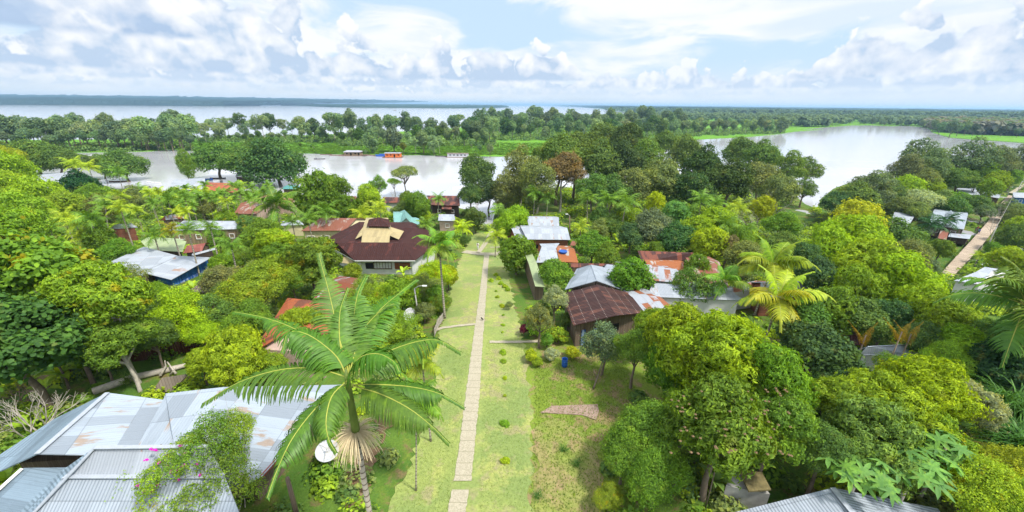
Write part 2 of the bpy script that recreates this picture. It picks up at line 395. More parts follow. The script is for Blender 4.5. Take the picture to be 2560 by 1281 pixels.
GARDEN = M_ground('garden_grass', [(.19, .26, .035), (.15, .22, .03), (.24, .195, .085), (.28, .19, .105)], .26, 1.4, .8)
drape('garden_ground', [prow(1420, 1290, 1600), prow(1281, 1300, 1620), prow(1150, 1310, 1640), prow(1000, 1312, 1660), (T(1312, 900), T(1640, 890)), (T(1300, 850), T(1500, 840))], GARDEN, .035, 12)
drape('lawn', [prow(1420, 890, 1320), prow(1281, 960, 1328), prow(1150, 1030, 1330), prow(1000, 1085, 1326), prow(870, 1085, 1312), prow(780, 1115, 1290), prow(700, 1130, 1275),
               prow(650, 1150, 1262), prow(610, 1165, 1250), prow(582, 1190, 1235)], LAWN, .05, 12, .45, .30)
m, t, out = newmat('concrete_path'); p = geopos(t)
n = t.noise(p, 1.2, 6, .65); n2 = t.noise(p, 9, 4, .7)
c = t.mix(n, (.31, .27, .195), (.43, .385, .29)); c = t.mix(t.ramp(n2, [(.42, 0.), (.7, .8)]), c, (.20, .19, .12))
sy = t.new('ShaderNodeSeparateXYZ'); t.l.new(p, sy.inputs[0])
jt = t.m('LESS_THAN', t.m('FRACT', t.m('MULTIPLY', sy.outputs[1], .95)), .06)
c = t.mix(t.m('MULTIPLY', jt, .55), c, (.16, .15, .08))
principled(t, out, c, .9, n2, .4, .03, .2); CONC = m
def edge(v, ul, ur, j=0.):
    a, b = prow(v, ul, ur); return (a, b)
drape('footpath', [edge(1500, 1098, 1152), edge(1400, 1107, 1158), edge(1281, 1120, 1165), edge(1227, 1130, 1172)], CONC, .10, 2, .25, .05)
drape('footpath', [edge(1205, 1134, 1178), edge(1150, 1143, 1184), edge(1080, 1153, 1190), edge(1000, 1163, 1198), edge(900, 1176, 1204), edge(800, 1190, 1211), edge(720, 1201, 1217), edge(660, 1208, 1221), edge(636, 1211, 1223)], CONC, .10, 2, .25, .05)
def strip(pix, wd, mat, name='side_path', up=.12, zfix=None, rag=.04):
    pts = [np.array((T(u, v) if zfix is None else P(u, v, zfix))[:2]) for u, v in pix]; rows = []
    for i, p in enumerate(pts):
        d = pts[min(i+1, len(pts)-1)]-pts[max(i-1, 0)]; d /= np.linalg.norm(d); n = np.array([-d[1], d[0]])*wd/2
        rows.append((p+n, p-n))
    return drape(name, rows, mat, up, 2, .3, rag)
strip([(1160, 630), (1200, 636), (1235, 637), (1270, 630)], 2.2, CONC)
strip([(1195, 634), (1212, 612), (1222, 592), (1228, 580)], 1.0, CONC)
strip([(1192, 812), (1150, 816), (1105, 822), (1088, 828)], .5, CONC)
strip([(1224, 857), (1262, 857), (1300, 857), (1350, 855)], .5, CONC)
strip([(1225, 620), (1262, 619)], .6, CONC)
BARE = M_ground('bare_soil', [(.24, .15, .08), (.19, .12, .07), (.15, .18, .04), (.26, .18, .11)], .5, 2., .8)
strip([(880, 1270), (900, 1180), (935, 1100), (985, 1020)], 1.5, BARE, 'bare_ground', .065, rag=.3)
SOILG = M_ground('worn_garden_soil', [(.26, .225, .09), (.20, .25, .05), (.29, .20, .115), (.25, .26, .065)], .30, .6, .4)
drape('bare_ground', [prow(1420, 1330, 1560), prow(1281, 1338, 1560), prow(1180, 1338, 1500), prow(1110, 1332, 1490), prow(1065, 1340, 1440), prow(1048, 1360, 1400)], SOILG, .058, 10, .5, .55)
# ------------------------------------------------------------------ foliage materials and shapes
def M_leaf(name, trans=.38, var=.55, patch=(.32, .30, .02), patchamt=.0, gloss=.012):
    """leaf colour = colour of the object, varied leaf by leaf and in larger patches"""
    m, t, out = newmat(name)
    oi = t.new('ShaderNodeObjectInfo'); ge = t.new('ShaderNodeNewGeometry')
    r = ge.outputs['Random Per Island']
    base = oi.outputs['Color']
    c = t.mix(t.ramp(r, [(0., 1.), (1., 0.)]), base, t.mix(1.0, base, (1-var, 1-var*.9, .8), 'MULTIPLY'))
    c = t.mix(t.ramp(r, [(.80, 0.), (1., .55)]), c, t.mix(1.0, base, (1.6, 1.4, .7), 'MULTIPLY'))
    n = t.noise(objco(t), 2.2, 3, .5)
    c = t.mix(t.m('MULTIPLY', t.smooth(n, .50, .66), .5), c, t.mix(1.0, base, (1.45, 1.30, .8), 'MULTIPLY'))
    n3 = t.noise(objco(t), 7.5, 2, .5); c = t.mix(t.smooth(n3, .36, .62, .42, 0.), c, t.mix(1.0, base, (.42, .50, .7), 'MULTIPLY'))
    if patchamt: c = t.mix(t.m('MULTIPLY', t.smooth(t.noise(objco(t), 3.1, 2, .5), .58, .70), patchamt), c, patch)
    hs = t.new('ShaderNodeHueSaturation'); t.put(hs.inputs['Color'], c)
    t.put(hs.inputs['Hue'], t.m('ADD', t.m('MULTIPLY', oi.outputs['Random'], .012), .490))
    c = hs.outputs[0]
    d = t.new('ShaderNodeBsdfDiffuse'); t.put(d.inputs[0], c)
    tr = t.new('ShaderNodeBsdfTranslucent'); t.put(tr.inputs[0], t.mix(1.0, c, (1.25, 1.15, .5), 'MULTIPLY'))
    mx = t.new('ShaderNodeMixShader'); mx.inputs[0].default_value = trans; t.l.new(d.outputs[0], mx.inputs[1]); t.l.new(tr.outputs[0], mx.inputs[2])
    gl = t.new('ShaderNodeBsdfGlossy'); gl.inputs['Roughness'].default_value = .5; gl.inputs[0].default_value = (.6, .75, .5, 1)
    m2 = t.new('ShaderNodeMixShader'); m2.inputs[0].default_value = gloss; t.l.new(mx.outputs[0], m2.inputs[1]); t.l.new(gl.outputs[0], m2.inputs[2])
    t.l.new(m2.outputs[0], out.inputs[0]); return m
LEAF = M_leaf('leaf', patchamt=.22, patch=(.34, .30, .06)); LEAFP = M_leaf('leaf_with_yellow_flush', patchamt=.75, patch=(.42, .34, .015))
PALMLEAF = M_leaf('palm_leaf', trans=.30, var=.25, gloss=.03)
RACHIS = M_plain('frond_midrib', (.34, .36, .06), .6, .15, 3)
DRY = M_plain('dry_palm_fibre', (.50, .40, .25), .9, .3, 4)
BARK = M_plain('bark', (.16, .125, .09), .95, .4, 2.5); PALEBARK = M_plain('pale_bark', (.42, .38, .31), .95, .35, 2.5)
GREENSHAFT = M_plain('green_palm_shaft', (.12, .17, .03), .5, .25, 3)
m, t, out = newmat('ringed_palm_bark'); p = geopos(t); sy = t.new('ShaderNodeSeparateXYZ'); t.l.new(p, sy.inputs[0])
rg = t.m('LESS_THAN', t.m('FRACT', t.m('ADD', t.m('MULTIPLY', sy.outputs[2], 3.2), t.m('MULTIPLY', t.noise(p, 2), .5))), .22)
principled(t, out, t.mix(rg, t.mix(t.noise(p, 6, 5), (.24, .21, .16), (.42, .38, .30)), (.13, .10, .075)), .9); PALMBARK = m
# colours (albedo)
C = dict(dark=(.105, .205, .050), mid=(.170, .290, .055), green=(.205, .370, .035), bright=(.310, .480, .032), lime=(.410, .580, .030), yel=(.470, .620, .022), olive=(.270, .340, .085),
         grey=(.200, .280, .115), blue=(.105, .205, .060), brown=(.30, .235, .09), pale=(.44, .54, .22), gold=(.52, .62, .03), jade=(.200, .400, .080), palm=(.160, .310, .032), palmy=(.36, .49, .028))
def unit(a): return a/np.maximum(np.linalg.norm(a, axis=-1, keepdims=True), 1e-9)
def leaves(pos, nrm, ldir, L, Wd, seed=0, shape='diamond', droop=.0):
    """one leaf per row: base pos, face normal, pointing direction"""
    n = len(pos); ldir = unit(ldir-nrm*(ldir*nrm).sum(1, keepdims=True)); side = np.cross(nrm, ldir)
    L = L[:, None]; Wd = Wd[:, None]
    if shape == 'diamond':
        V = np.stack([pos, pos+ldir*L*.45-side*Wd+nrm*L*.05, pos+ldir*L-nrm*L*droop, pos+ldir*L*.45+side*Wd+nrm*L*.05], 1)
        b = np.arange(n)[:, None]*4; return V.reshape(-1, 3), np.concatenate([b+[0, 1, 2], b+[0, 2, 3]], 0)
    if shape == 'round':
        V = np.stack([pos, pos+ldir*L*.25-side*Wd*.85, pos+ldir*L*.7-side*Wd*.8-nrm*L*.05, pos+ldir*L-nrm*L*droop, pos+ldir*L*.7+side*Wd*.8-nrm*L*.05, pos+ldir*L*.25+side*Wd*.85], 1)
        b = np.arange(n)[:, None]*6; return V.reshape(-1, 3), np.concatenate([b+[0, 1, 2], b+[0, 2, 3], b+[0, 3, 4], b+[0, 4, 5]], 0)
def clump_points(kind, ncl, rng):
    """clump centres and radii of a crown of radius 1"""
    cs, rs = [], []
    tries = 0
    ph = rng.uniform(0, 6.28, 3)
    while len(cs) < ncl and tries < 4000:
        tries += 1
        a = rng.uniform(0, 2*math.pi)
        if kind == 'dome':       # broad dome
            z = rng.uniform(-.55, 1); rr = math.sqrt(max(0, 1-z*z))*rng.uniform(.55, 1); p = (rr*math.cos(a)*.86, rr*math.sin(a)*.86, z*.66*rng.uniform(.75, 1)); r = rng.uniform(.14, .27)
        elif kind == 'umbrella': # flat spreading top, open below
            rr = math.sqrt(rng.uniform(0, 1))*.85; p = (rr*math.cos(a), rr*math.sin(a), .34*(1-rr*rr)+rng.uniform(-.08, .10)); r = rng.uniform(.13, .22)
        elif kind == 'layers':   # airy crown: several flat leaf layers, some low down
            rr = math.sqrt(rng.uniform(0, 1))*.85; p = (rr*math.cos(a), rr*math.sin(a), rng.choice([.42, .25, .05, -.25, -.6])*(1-.3*rr)+rng.uniform(-.08, .08)); r = rng.uniform(.11, .20)
        elif kind == 'full':     # leafy down to a low skirt
            z = rng.uniform(-1.15, 1); rr = math.sqrt(max(0, 1-min(1, abs(z))**2.2))*rng.uniform(.5, 1); p = (rr*math.cos(a)*.78, rr*math.sin(a)*.78, z*.68); r = rng.uniform(.18, .30)
        elif kind == 'tall':     # taller than wide
            z = rng.uniform(-1, 1); rr = (1-abs(z)**3)**.5*rng.uniform(.4, 1); p = (rr*math.cos(a)*.74, rr*math.sin(a)*.74, z*.95); r = rng.uniform(.18, .30)
        elif kind == 'open':     # separate leaf clusters on visible limbs
            z = rng.uniform(-.5, 1); rr = math.sqrt(max(0, 1-z*z))*rng.uniform(.5, 1); p = (rr*math.cos(a)*.85, rr*math.sin(a)*.85, z*.75); r = rng.uniform(.12, .22)
        else:                    # bush: sits on the ground
            z = rng.uniform(0, 1); rr = math.sqrt(max(0, 1-z*z))*rng.uniform(.4, 1); p = (rr*math.cos(a)*.75, rr*math.sin(a)*.75, z*.75-.25); r = rng.uniform(.22, .36)
        p = np.array(p); f_ = .80+.16*math.sin(2*a+ph[0])+.12*math.sin(3*a+ph[1]); p[:2] *= f_; p[2] *= .92+.2*math.sin(a+ph[2])
        if any(np.linalg.norm((p-q)*[1, 1, 1.3]) < (r+s)*.52 for q, s in zip(cs, rs)): continue
        cs.append(p); rs.append(r)
    return np.array(cs), np.array(rs)
def crown_mesh(name, kind, ncl, nlf, L, asp, seed, shape='diamond', droop=.25, whorl=1, hang=.35, flat=.75, mat=None):
    rng = np.random.default_rng(seed); cs, rs = clump_points(kind, ncl, rng)
    nw = int(nlf/whorl); w_ = rs**2; idx = rng.choice(len(cs), nw*2, p=w_/w_.sum())
    d = unit(rng.normal(size=(nw*2, 3))+[0, 0, .45]); c = cs[idx]; r = rs[idx][:, None]
    wob = 1+.22*np.sin(d[:, :1]*9+idx[:, None])*np.cos(d[:, 1:2]*8+idx[:, None]*2)+.12*np.sin(d[:, 2:]*17+d[:, :1]*13+idx[:, None]*3)
    pos = c+d*[1, 1, flat]*r*wob*np.where(rng.uniform(size=(len(d), 1)) < .2, rng.uniform(1.05, 1.55, (len(d), 1)), rng.uniform(.80, 1.06, (len(d), 1)))
    # drop what is buried deep inside other clumps
    bur = np.zeros(len(pos), bool)
    for q, s in zip(cs, rs):
        bur |= np.linalg.norm((pos-q)/[1, 1, flat], axis=1) < s*.80
    ok = np.where(~bur)[0][:nw]; pos, d = pos[ok], d[ok]; n = len(pos)
    outd = unit(pos*[1, 1, .6]+[0, 0, .15])
    if whorl > 1:
        pos = np.repeat(pos, whorl, 0)+rng.normal(size=(n*whorl, 3))*L*.10; d = np.repeat(d, whorl, 0)
        outd = np.repeat(outd, whorl, 0)
        t1 = unit(np.cross(d, rng.normal(size=(len(d), 3)))); ld = unit(t1+d*.55+[0, 0, -hang]); nr = unit(np.cross(np.cross(ld, d), ld)*1.0+d*.3+rng.normal(size=d.shape)*.3)
    else:
        t1 = unit(np.cross(d, rng.normal(size=(len(d), 3)))); ld = unit(t1+outd*.5+[0, 0, -hang]); nr = unit(d*.75+outd*.2+[0, 0, .4]+rng.normal(size=d.shape)*.5)
    Ls = L*rng.uniform(.7, 1.25, len(pos)); V, Fc = leaves(pos, nr, ld, Ls, Ls*asp, seed, shape, droop)
    return mesh_np(name, V, [Fc]), cs, rs
def trunk_mesh(name, cs, rs, seed, ratio=.65, r0=.055, nbr=9, lean=0.):
    """trunk of height 1 (ground to the middle of the crown); widths in crown radii"""
    rng = np.random.default_rng(seed); mb = MB(); top = .78+.12*rng.uniform()
    pts = [(0, 0, -.04), (0, 0, .02), (rng.normal()*.03, rng.normal()*.03, .3), (rng.normal()*.05, rng.normal()*.05, .55), (rng.normal()*.05, rng.normal()*.05, top)]
    mb.tube(pts, [r0*1.7, r0*1.15, r0*.95, r0*.85, r0*.6], 8)
    order = rng.permutation(len(cs))[:nbr]
    for k in order:
        c = cs[k]; s = pts[3] if rng.uniform() < .5 else pts[4]; e = np.array([c[0]*.92, c[1]*.92, 1+c[2]*ratio*.9])
        mid = (np.array(s)*.45+e*.55); mid[2] -= .03; mid[:2] += rng.normal(size=2)*.05
        mb.tube([s, mid, e], [r0*.5, r0*.30, r0*.12], 5, False)
        for _ in range(2):
            k2 = rng.integers(len(cs)); c2 = cs[k2]
            if np.linalg.norm(c2-c) < .6: mb.tube([mid, np.array([c2[0]*.9, c2[1]*.9, 1+c2[2]*ratio*.88])], [r0*.22, r0*.09], 4, False)
    me = bpy.data.meshes.new(name); me.from_pydata(mb.v, [], mb.f)
    for q in me.polygons: q.use_smooth = True
    me.update(); return me
PROTO = {}
def proto(key, kind, ncl, nlf, L, asp, shape='diamond', droop=.25, whorl=1, hang=.35, flat=.75, nv=2, r0=.055, nbr=9):
    PROTO[key] = []
    for v in range(nv):
        sd = hash_(key)+v*17
        cm, cs, rs = crown_mesh('crown_'+key, kind, ncl, nlf, L, asp, sd, shape, droop, whorl, hang, flat)
        PROTO[key].append((cm, trunk_mesh('trunk_'+key, cs, rs, sd+5, r0=r0, nbr=nbr)))
def hash_(s): return sum((i+3)*ord(ch) for i, ch in enumerate(s)) % 9973
# near (leaf by leaf), middle distance, far
proto('mango_near', 'dome', 52, 30000, .074, .17, whorl=6, hang=.45, droop=.3, nv=3)
proto('broad_near', 'dome', 40, 13000, .070, .42, shape='round', droop=.15, nv=2, hang=.4)
proto('airy_near', 'open', 44, 9000, .040, .34, nv=2, nbr=22, r0=.025)
proto('fine_near', 'dome', 60, 26000, .040, .34, nv=3, nbr=14)
proto('droop_near', 'dome', 44, 24000, .068, .24, whorl=4, hang=.9, droop=.3, nv=2)
proto('mango_mid', 'full', 56, 15000, .085, .22, whorl=5, hang=.5, nv=3)
proto('round_mid', 'dome', 60, 13000, .060, .42, nv=4)
proto('tall_mid', 'tall', 60, 12000, .062, .40, nv=3)
proto('open_mid', 'open', 60, 8000, .055, .42, nv=4, nbr=16)
proto('umbrella_mid', 'umbrella', 60, 7000, .05, .45, nv=3, r0=.04, nbr=16)
proto('umbrella_far', 'layers', 46, 2600, .085, .5, nv=4, r0=.028, nbr=12)
proto('round_far', 'full', 44, 3000, .12, .45, nv=4, nbr=5)
proto('tall_far', 'tall', 40, 2800, .125, .45, nv=3, nbr=5)
proto('bush', 'bush', 22, 3200, .14, .36, nv=3, nbr=3)
proto('bush_near', 'bush', 34, 11000, .075, .34, nv=2, nbr=4)
proto('mound', 'bush', 13, 620, .25, .45, nv=3, nbr=2)
def tree(key, u, v, rpx, hc, col, label, group=None, cat='tree', name=None, rz=None, zs=1., mat=None, bark=None, z0=None, var=None):
    """crown centre seen at (u, v), hc metres above the ground, crown radius rpx photograph pixels"""
    p = T(u, v, hc) if z0 is None else P(u, v, z0+hc)
    gz = g(p[0], p[1]) if z0 is None else z0
    gz = max(gz, -.4) if z0 is None else gz
    R = rpx*depth(p)/F
    return tree_at(key, p[0], p[1], gz, R, hc, col, label, group, cat, name, rz, zs, mat, bark, var)
NTREE = [0]
def tree_at(key, x, y, gz, R, hc, col, label, group=None, cat='tree', name=None, rz=None, zs=1., mat=None, bark=None, var=None):
    NTREE[0] += 1; rnd = random.Random(NTREE[0]*31+5)
    cm, tm = PROTO[key][rnd.randrange(len(PROTO[key])) if var is None else var]
    if name is None: name = {'tree': 'broadleaf_tree', 'bush': 'garden_bush'}.get(cat, cat.replace(' ', '_'))
    e = empty(name, (x, y, gz), label, cat, group, rnd.uniform(0, 6.28) if rz is None else rz)
    col = C[col] if isinstance(col, str) else col
    o = link('crown', cm, None, e); lm = mat or LEAF
    if len(cm.materials) == 0: cm.materials.append(lm)
    if lm is not cm.materials[0]:
        o.material_slots[0].link = 'OBJECT'; o.material_slots[0].material = lm
    o.location = (0, 0, hc); o.scale = (R*rnd.uniform(.92, 1.16), R*rnd.uniform(.92, 1.16), R*zs*rnd.uniform(.88, 1.18)); o.rotation_euler = (rnd.uniform(-.12, .12), rnd.uniform(-.12, .12), 0); o.color = (*[k*rnd.uniform(.9, 1.1) for k in col], 1)
    tr = link('trunk', tm, None, e); bk = bark or BARK
    if len(tm.materials) == 0: tm.materials.append(BARK)
    if bk is not tm.materials[0]:
        tr.material_slots[0].link = 'OBJECT'; tr.material_slots[0].material = bk
    tr.scale = (R, R, hc)
    return e
# ------------------------------------------------------------------ palms
def frond_arrays(pts, nl, ll, lw, seed=0, sag=.9, fwd=.5, rw=.02, spread=1., segs=2, v_up=.25):
    """a frond along pts: rachis and two rows of leaflets; returns vertices, quads, triangles"""
    rng = np.random.default_rng(seed); pts = np.asarray(pts, float)
    # catmull-rom
    Q = np.vstack([2*pts[0]-pts[1], pts, 2*pts[-1]-pts[-2]]); out = []
    for i in range(1, len(Q)-2):
        for s in np.linspace(0, 1, 9)[:-1]:
            a, b, c, d = Q[i-1:i+3]; out.append(.5*((2*b)+(-a+c)*s+(2*a-5*b+4*c-d)*s*s+(-a+3*b-3*c+d)*s**3))
    out.append(pts[-1]); cur = np.array(out); sl_ = np.concatenate([[0], np.cumsum(np.linalg.norm(np.diff(cur, axis=0), axis=1))]); Lt = sl_[-1]
    def at(s): return np.stack([np.interp(s, sl_, cur[:, k]) for k in range(3)], -1)
    V = []; Fq = []; off = 0
    # rachis
    ss = np.linspace(0, Lt, 14); ce = at(ss)
    for i, c in enumerate(ce):
        tg = unit(ce[min(i+1, 13)]-ce[max(i-1, 0)]); sd_ = unit(np.cross(tg, [0, 0, 1.0])+1e-6); up = np.cross(sd_, tg)
        w = rw*(1-.75*i/13)
        V += [c+sd_*w, c+up*w, c-sd_*w, c-up*w]
    for i in range(13):
        for k in range(4): Fq.append([i*4+k, i*4+(k+1) % 4, i*4+4+(k+1) % 4, i*4+4+k])
    off = len(V)
    ts = np.linspace(.10, .995, nl)
    for sgn in (-1, 1):
        for t_ in ts:
            s0 = t_*Lt; c = at(s0); tg = unit(at(min(s0+.02*Lt, Lt))-at(max(s0-.02*Lt, 0)))
            sd_ = unit(np.cross(tg, [0, 0, 1.0])+1e-6)*sgn; up = np.cross(sd_, tg)*sgn
            ln = ll*(math.sin(min(1., t_*1.15+.12)*math.pi)**.55*.85+.15)*rng.uniform(.92, 1.05)
            f_ = fwd+.5*t_*t_; d0_ = unit(sd_*spread+tg*f_+abs(up)*0+np.array([0, 0, v_up]))
            js = rng.uniform(.72, 1.35); d0_ = unit(d0_+rng.normal(size=3)*.045)
            if rng.uniform() < .025: continue
            p0 = c; prev = [p0-tg*lw*.5, p0+tg*lw*.5]; base = off; V += prev; pc = p0; dd = d0_
            for k in range(segs):
                dd = unit(dd+np.array([0, 0, -sag*js*(k+.6)/segs])); pc = pc+dd*ln/segs
                w = lw*(1., 1., .95, .8)[min(3, int(4*(k+1)/segs)-1)] if k < segs-1 else lw*.22
                V += [pc-tg*w*.5, pc+tg*w*.5]; Fq.append([base+k*2, base+k*2+1, base+k*2+3, base+k*2+2])
            off += 2+segs*2
    return np.array(V), np.array(Fq)
TALLLEAF = M_leaf('tall_palm_leaf', trans=.22, var=.35, gloss=.05)
def rib_mat(me, lm=None):
    me.materials.append(lm or PALMLEAF); me.materials.append(RACHIS); mi = np.zeros(len(me.polygons), np.int32); mi[:52] = 1; me.polygons.foreach_set('material_index', mi); return me
def frond_mesh(name, pts, nl, ll, lw, **k):
    V, Fq = frond_arrays(pts, nl, ll, lw, **k); return rib_mat(mesh_np(name, V, [Fq]))
def arc(a0, L=1., bend=1.6, n=6):
    """points of an arching rachis leaving at elevation a0, bending down over its length (radians)"""
    p = np.zeros(3); out = [p.copy()]; a = a0
    for k in range(n):
        a -= bend/n*(.4+1.2*k/n); p = p+np.array([math.cos(a), 0, math.sin(a)])*L/n; out.append(p.copy())
    return out
FROND = [frond_mesh('frond_%d' % i, arc(a, 1., b), 44, .33, .025, seed=i, sag=1.0, rw=.010, segs=3) for i, (a, b) in enumerate([(1.35, 1.0), (1.05, 1.5), (.75, 1.6), (.40, 1.5), (.05, 1.3), (-.35, 1.0)])]
def palm_crown(name, n, seed, nl=16, ll=.34, lw=.050, upright=0.):
    rng = np.random.default_rng(seed); Vs, Fs, o = [], [], 0
    for i in range(n):
        az_ = i*2.4+rng.uniform(-.3, .3); a0 = 1.35-1.7*(i/n)+rng.uniform(-.1, .1)+upright; V, Fq = frond_arrays(arc(a0, rng.uniform(.85, 1.05), 1.5), nl, ll, lw, seed=seed+i, sag=1.0, rw=.014, segs=1)
        c, s = math.cos(az_), math.sin(az_); V = V@np.array([[c, s, 0], [-s, c, 0], [0, 0, 1]]); Vs.append(V); Fs.append(Fq+o); o += len(V)
    me = mesh_np(name, np.vstack(Vs), [np.vstack(Fs)]); me.materials.append(PALMLEAF); return me
PCROWN = [palm_crown('palm_crown_%d' % k, 11, 40+k*13) for k in range(4)]
PCROWN_FAR = [palm_crown('palm_crown_far_%d' % k, 9, 90+k*13, 10, .36, .10) for k in range(3)]
def palm(uc, vc, rpx, base, label, col='palm', cat='palm tree', group=None, near=False, nfr=13, dry=False, thick=.13, far=False, seed=None, shaft=True):
    """base = pixel of the foot, or a number: height of the crown in metres above the ground"""
    NTREE[0] += 1; rnd = random.Random(NTREE[0]*7+1 if seed is None else seed)
    if isinstance(base, tuple):
        b = T(*base); c = PY(uc, vc, b[1])
    else:
        c = T(uc, vc, base); b = np.array([c[0]+rnd.uniform(-.3, .3), c[1], g(c[0], c[1])])
    b[2] = max(g(b[0], b[1]), -.4); R = rpx*depth(c)/F; h = c[2]-b[2]
    e = empty('palm_tree', b, label, cat, group); lc = c-b
    col = C[col] if isinstance(col, str) else col
    mb = MB(); pts = [(lc[0]*s+math.sin(s*3.1)*.15*lc[0]*.2, 0, lc[2]*s) for s in (-.02, .1, .35, .6, .8, .93)]
    mb.tube(pts, [thick*1.5, thick*1.05, thick*.9, thick*.8, thick*.75, thick*.72], 10)
    tr = mb.build('trunk', PALMBARK, e, True, world=False)
    if shaft:
        MB().tube([pts[-1], (lc[0]*.98, 0, lc[2]*.975), tuple(lc)], [thick*.85, thick*.8, thick*.4], 10).build('crownshaft', GREENSHAFT, e, True, world=False)
    if near:
        for i in range(nfr):
            k = min(5, int(6*i/nfr)); o = link('frond', FROND[k], None, e); o.location = lc; s = R*rnd.uniform(.92, 1.08)*(.8 if k == 0 else 1)
            o.scale = (s, s, s); o.rotation_euler = (rnd.uniform(-.15, .15), rnd.uniform(-.1, .1), i*2.4+rnd.uniform(-.25, .25)); o.color = (*[q*rnd.uniform(.85, 1.2) for q in col], 1)
    else:
        o = link('crown', (PCROWN_FAR if far else PCROWN)[rnd.randrange(3)], None, e); o.location = lc; o.scale = (R, R, R); o.rotation_euler.z = rnd.uniform(0, 6.28); o.color = (*col, 1)
    if dry:
        fb = MB()
        for i in range(26):
            a = i*2.4; q = rnd.uniform(.25, .5); z1 = pts[-1][2]-.1
            fb.tube([(pts[-1][0], 0, z1), (pts[-1][0]+math.cos(a)*q*.7, math.sin(a)*q*.7, z1-.15), (pts[-1][0]+math.cos(a)*q*.75, math.sin(a)*q*.75, z1-.9)], [.04, .035, .015], 4)
        fb.build('fruit_cluster', DRY if dry == 'pale' else BARK, e, world=False)
    return e
# ------------------------------------------------------------------ banana, papaya, tall grass
def banana(u, v, h, label, n=8, rpx=60, col='bright', seed=1, group=None):
    rng = random.Random(seed); b = T(u, v); e = empty('banana_plant', b, label, 'banana plant', group); R = rpx*depth(b)/F
    MB().tube([(0, 0, -.1), (0, 0, h*.45)], [.16, .11], 8).build('stem', GREENSHAFT, e, True, world=False)
    for i in range(n):
        az_ = i*2.4+rng.uniform(-.3, .3); a0 = rng.uniform(.6, 1.4); L = R*rng.uniform(.8, 1.1); cur = arc(a0, L, 1.3, 7)
        V, Fq = [], []
        for k, q in enumerate(cur):
            t_ = k/7; w = L*.16*math.sin(min(1, t_*1.02+.06)*math.pi)**.6; V += [(q[0], -w, q[2]+w*.35), (q[0], 0, q[2]), (q[0], w, q[2]+w*.35)]
        for k in range(7):
            for s_ in (0, 1): Fq.append([k*3+s_, k*3+s_+1, k*3+s_+4, k*3+s_+3])
        o = link('leaf', mesh_np('banana_leaf', V, [np.array(Fq)], False), PALMLEAF, e); o.location = (0, 0, h*.42); o.rotation_euler.z = az_
        cc = C['yel'] if rng.random() < .12 else C[col]; o.color = (*cc, 1)
    return e
def grass_tuft(u, v, rpx, hgt, label, n=170, col=(.07, .19, .03), seed=3, name='tall_grass_plant', cat='tall grass', group=None, w=.022, hb=0.):
    rng = np.random.default_rng(seed); b = T(u, v, hb); gz = g(b[0], b[1]); R = rpx*depth(b)/F
    b[2] = gz; e = empty(name, b, label, cat, group)
    V, Fq = [], []
    for i in range(n):
        a = rng.uniform(0, 6.28); L = R*rng.uniform(.7, 1.3); cur = arc(rng.uniform(.7, 1.5), L, rng.uniform(1.4, 2.4), 6); o = len(V); c, s = math.cos(a), math.sin(a); bx, by = rng.normal(size=2)*R*.14
        for k, q in enumerate(cur):
            ww = R*w*(1-k/6.3); V += [(q[0]*c-ww*s+bx, q[0]*s+ww*c+by, q[2]+hgt), (q[0]*c+ww*s+bx, q[0]*s-ww*c+by, q[2]+hgt)]
        for k in range(6): Fq.append([o+k*2, o+k*2+1, o+k*2+3, o+k*2+2])
    o = link('blades', mesh_np('blades', V, [np.array(Fq)]), PALMLEAF, e); o.color = (*col, 1)
    MB().tube([(0, 0, -.1), (0, 0, max(.2, hgt))], [R*.12, R*.16], 8).build('stem', GREENSHAFT, e, True, world=False)
    return e
def lobed(u, v, rpx, hc, label, nl=26, col='jade', seed=5, name='papaya_tree', cat='papaya tree', leafR=.42, lob=7, group=None):
    """thin stem with large deeply lobed leaves"""
    rng = np.random.default_rng(seed); p = T(u, v, hc); gz = g(p[0], p[1]); R = rpx*depth(p)/F; e = empty(name, (p[0], p[1], gz), label, cat, group)
    MB().tube([(0, 0, -.1), (0, 0, hc)], [R*.07, R*.05], 8).build('trunk', PALEBARK, e, True, world=False)
    V, Fc = [], []
    for i in range(nl):
        a = i*2.4; el_ = rng.uniform(-.1, 1.2); rr = R*rng.uniform(.45, 1.); c = np.array([math.cos(a)*math.cos(el_), math.sin(a)*math.cos(el_), math.sin(el_)*.6])*rr+[0, 0, hc]
        nr = unit(np.array([math.cos(a)*.4, math.sin(a)*.4, 1.])+rng.normal(size=3)*.2); t1 = unit(np.cross(nr, [0.3, .1, 1.])); t2 = np.cross(nr, t1); LR = R*leafR*rng.uniform(.8, 1.15); o = len(V); V.append(c)
        for k in range(lob*4):
            th = 2*math.pi*k/(lob*4); q = [1., .62, .30, .62][k % 4]; V.append(c+(t1*math.cos(th)+t2*math.sin(th))*LR*q*(1-.15*math.cos(th))-nr*LR*.25*q*q)
        for k in range(lob*4): Fc.append([o, o+1+k, o+1+(k+1) % (lob*4)])
    o = link('crown', mesh_np('lobed_leaves', V, [np.array(Fc)]), LEAF, e); o.color = (*C[col], 1)
    return e
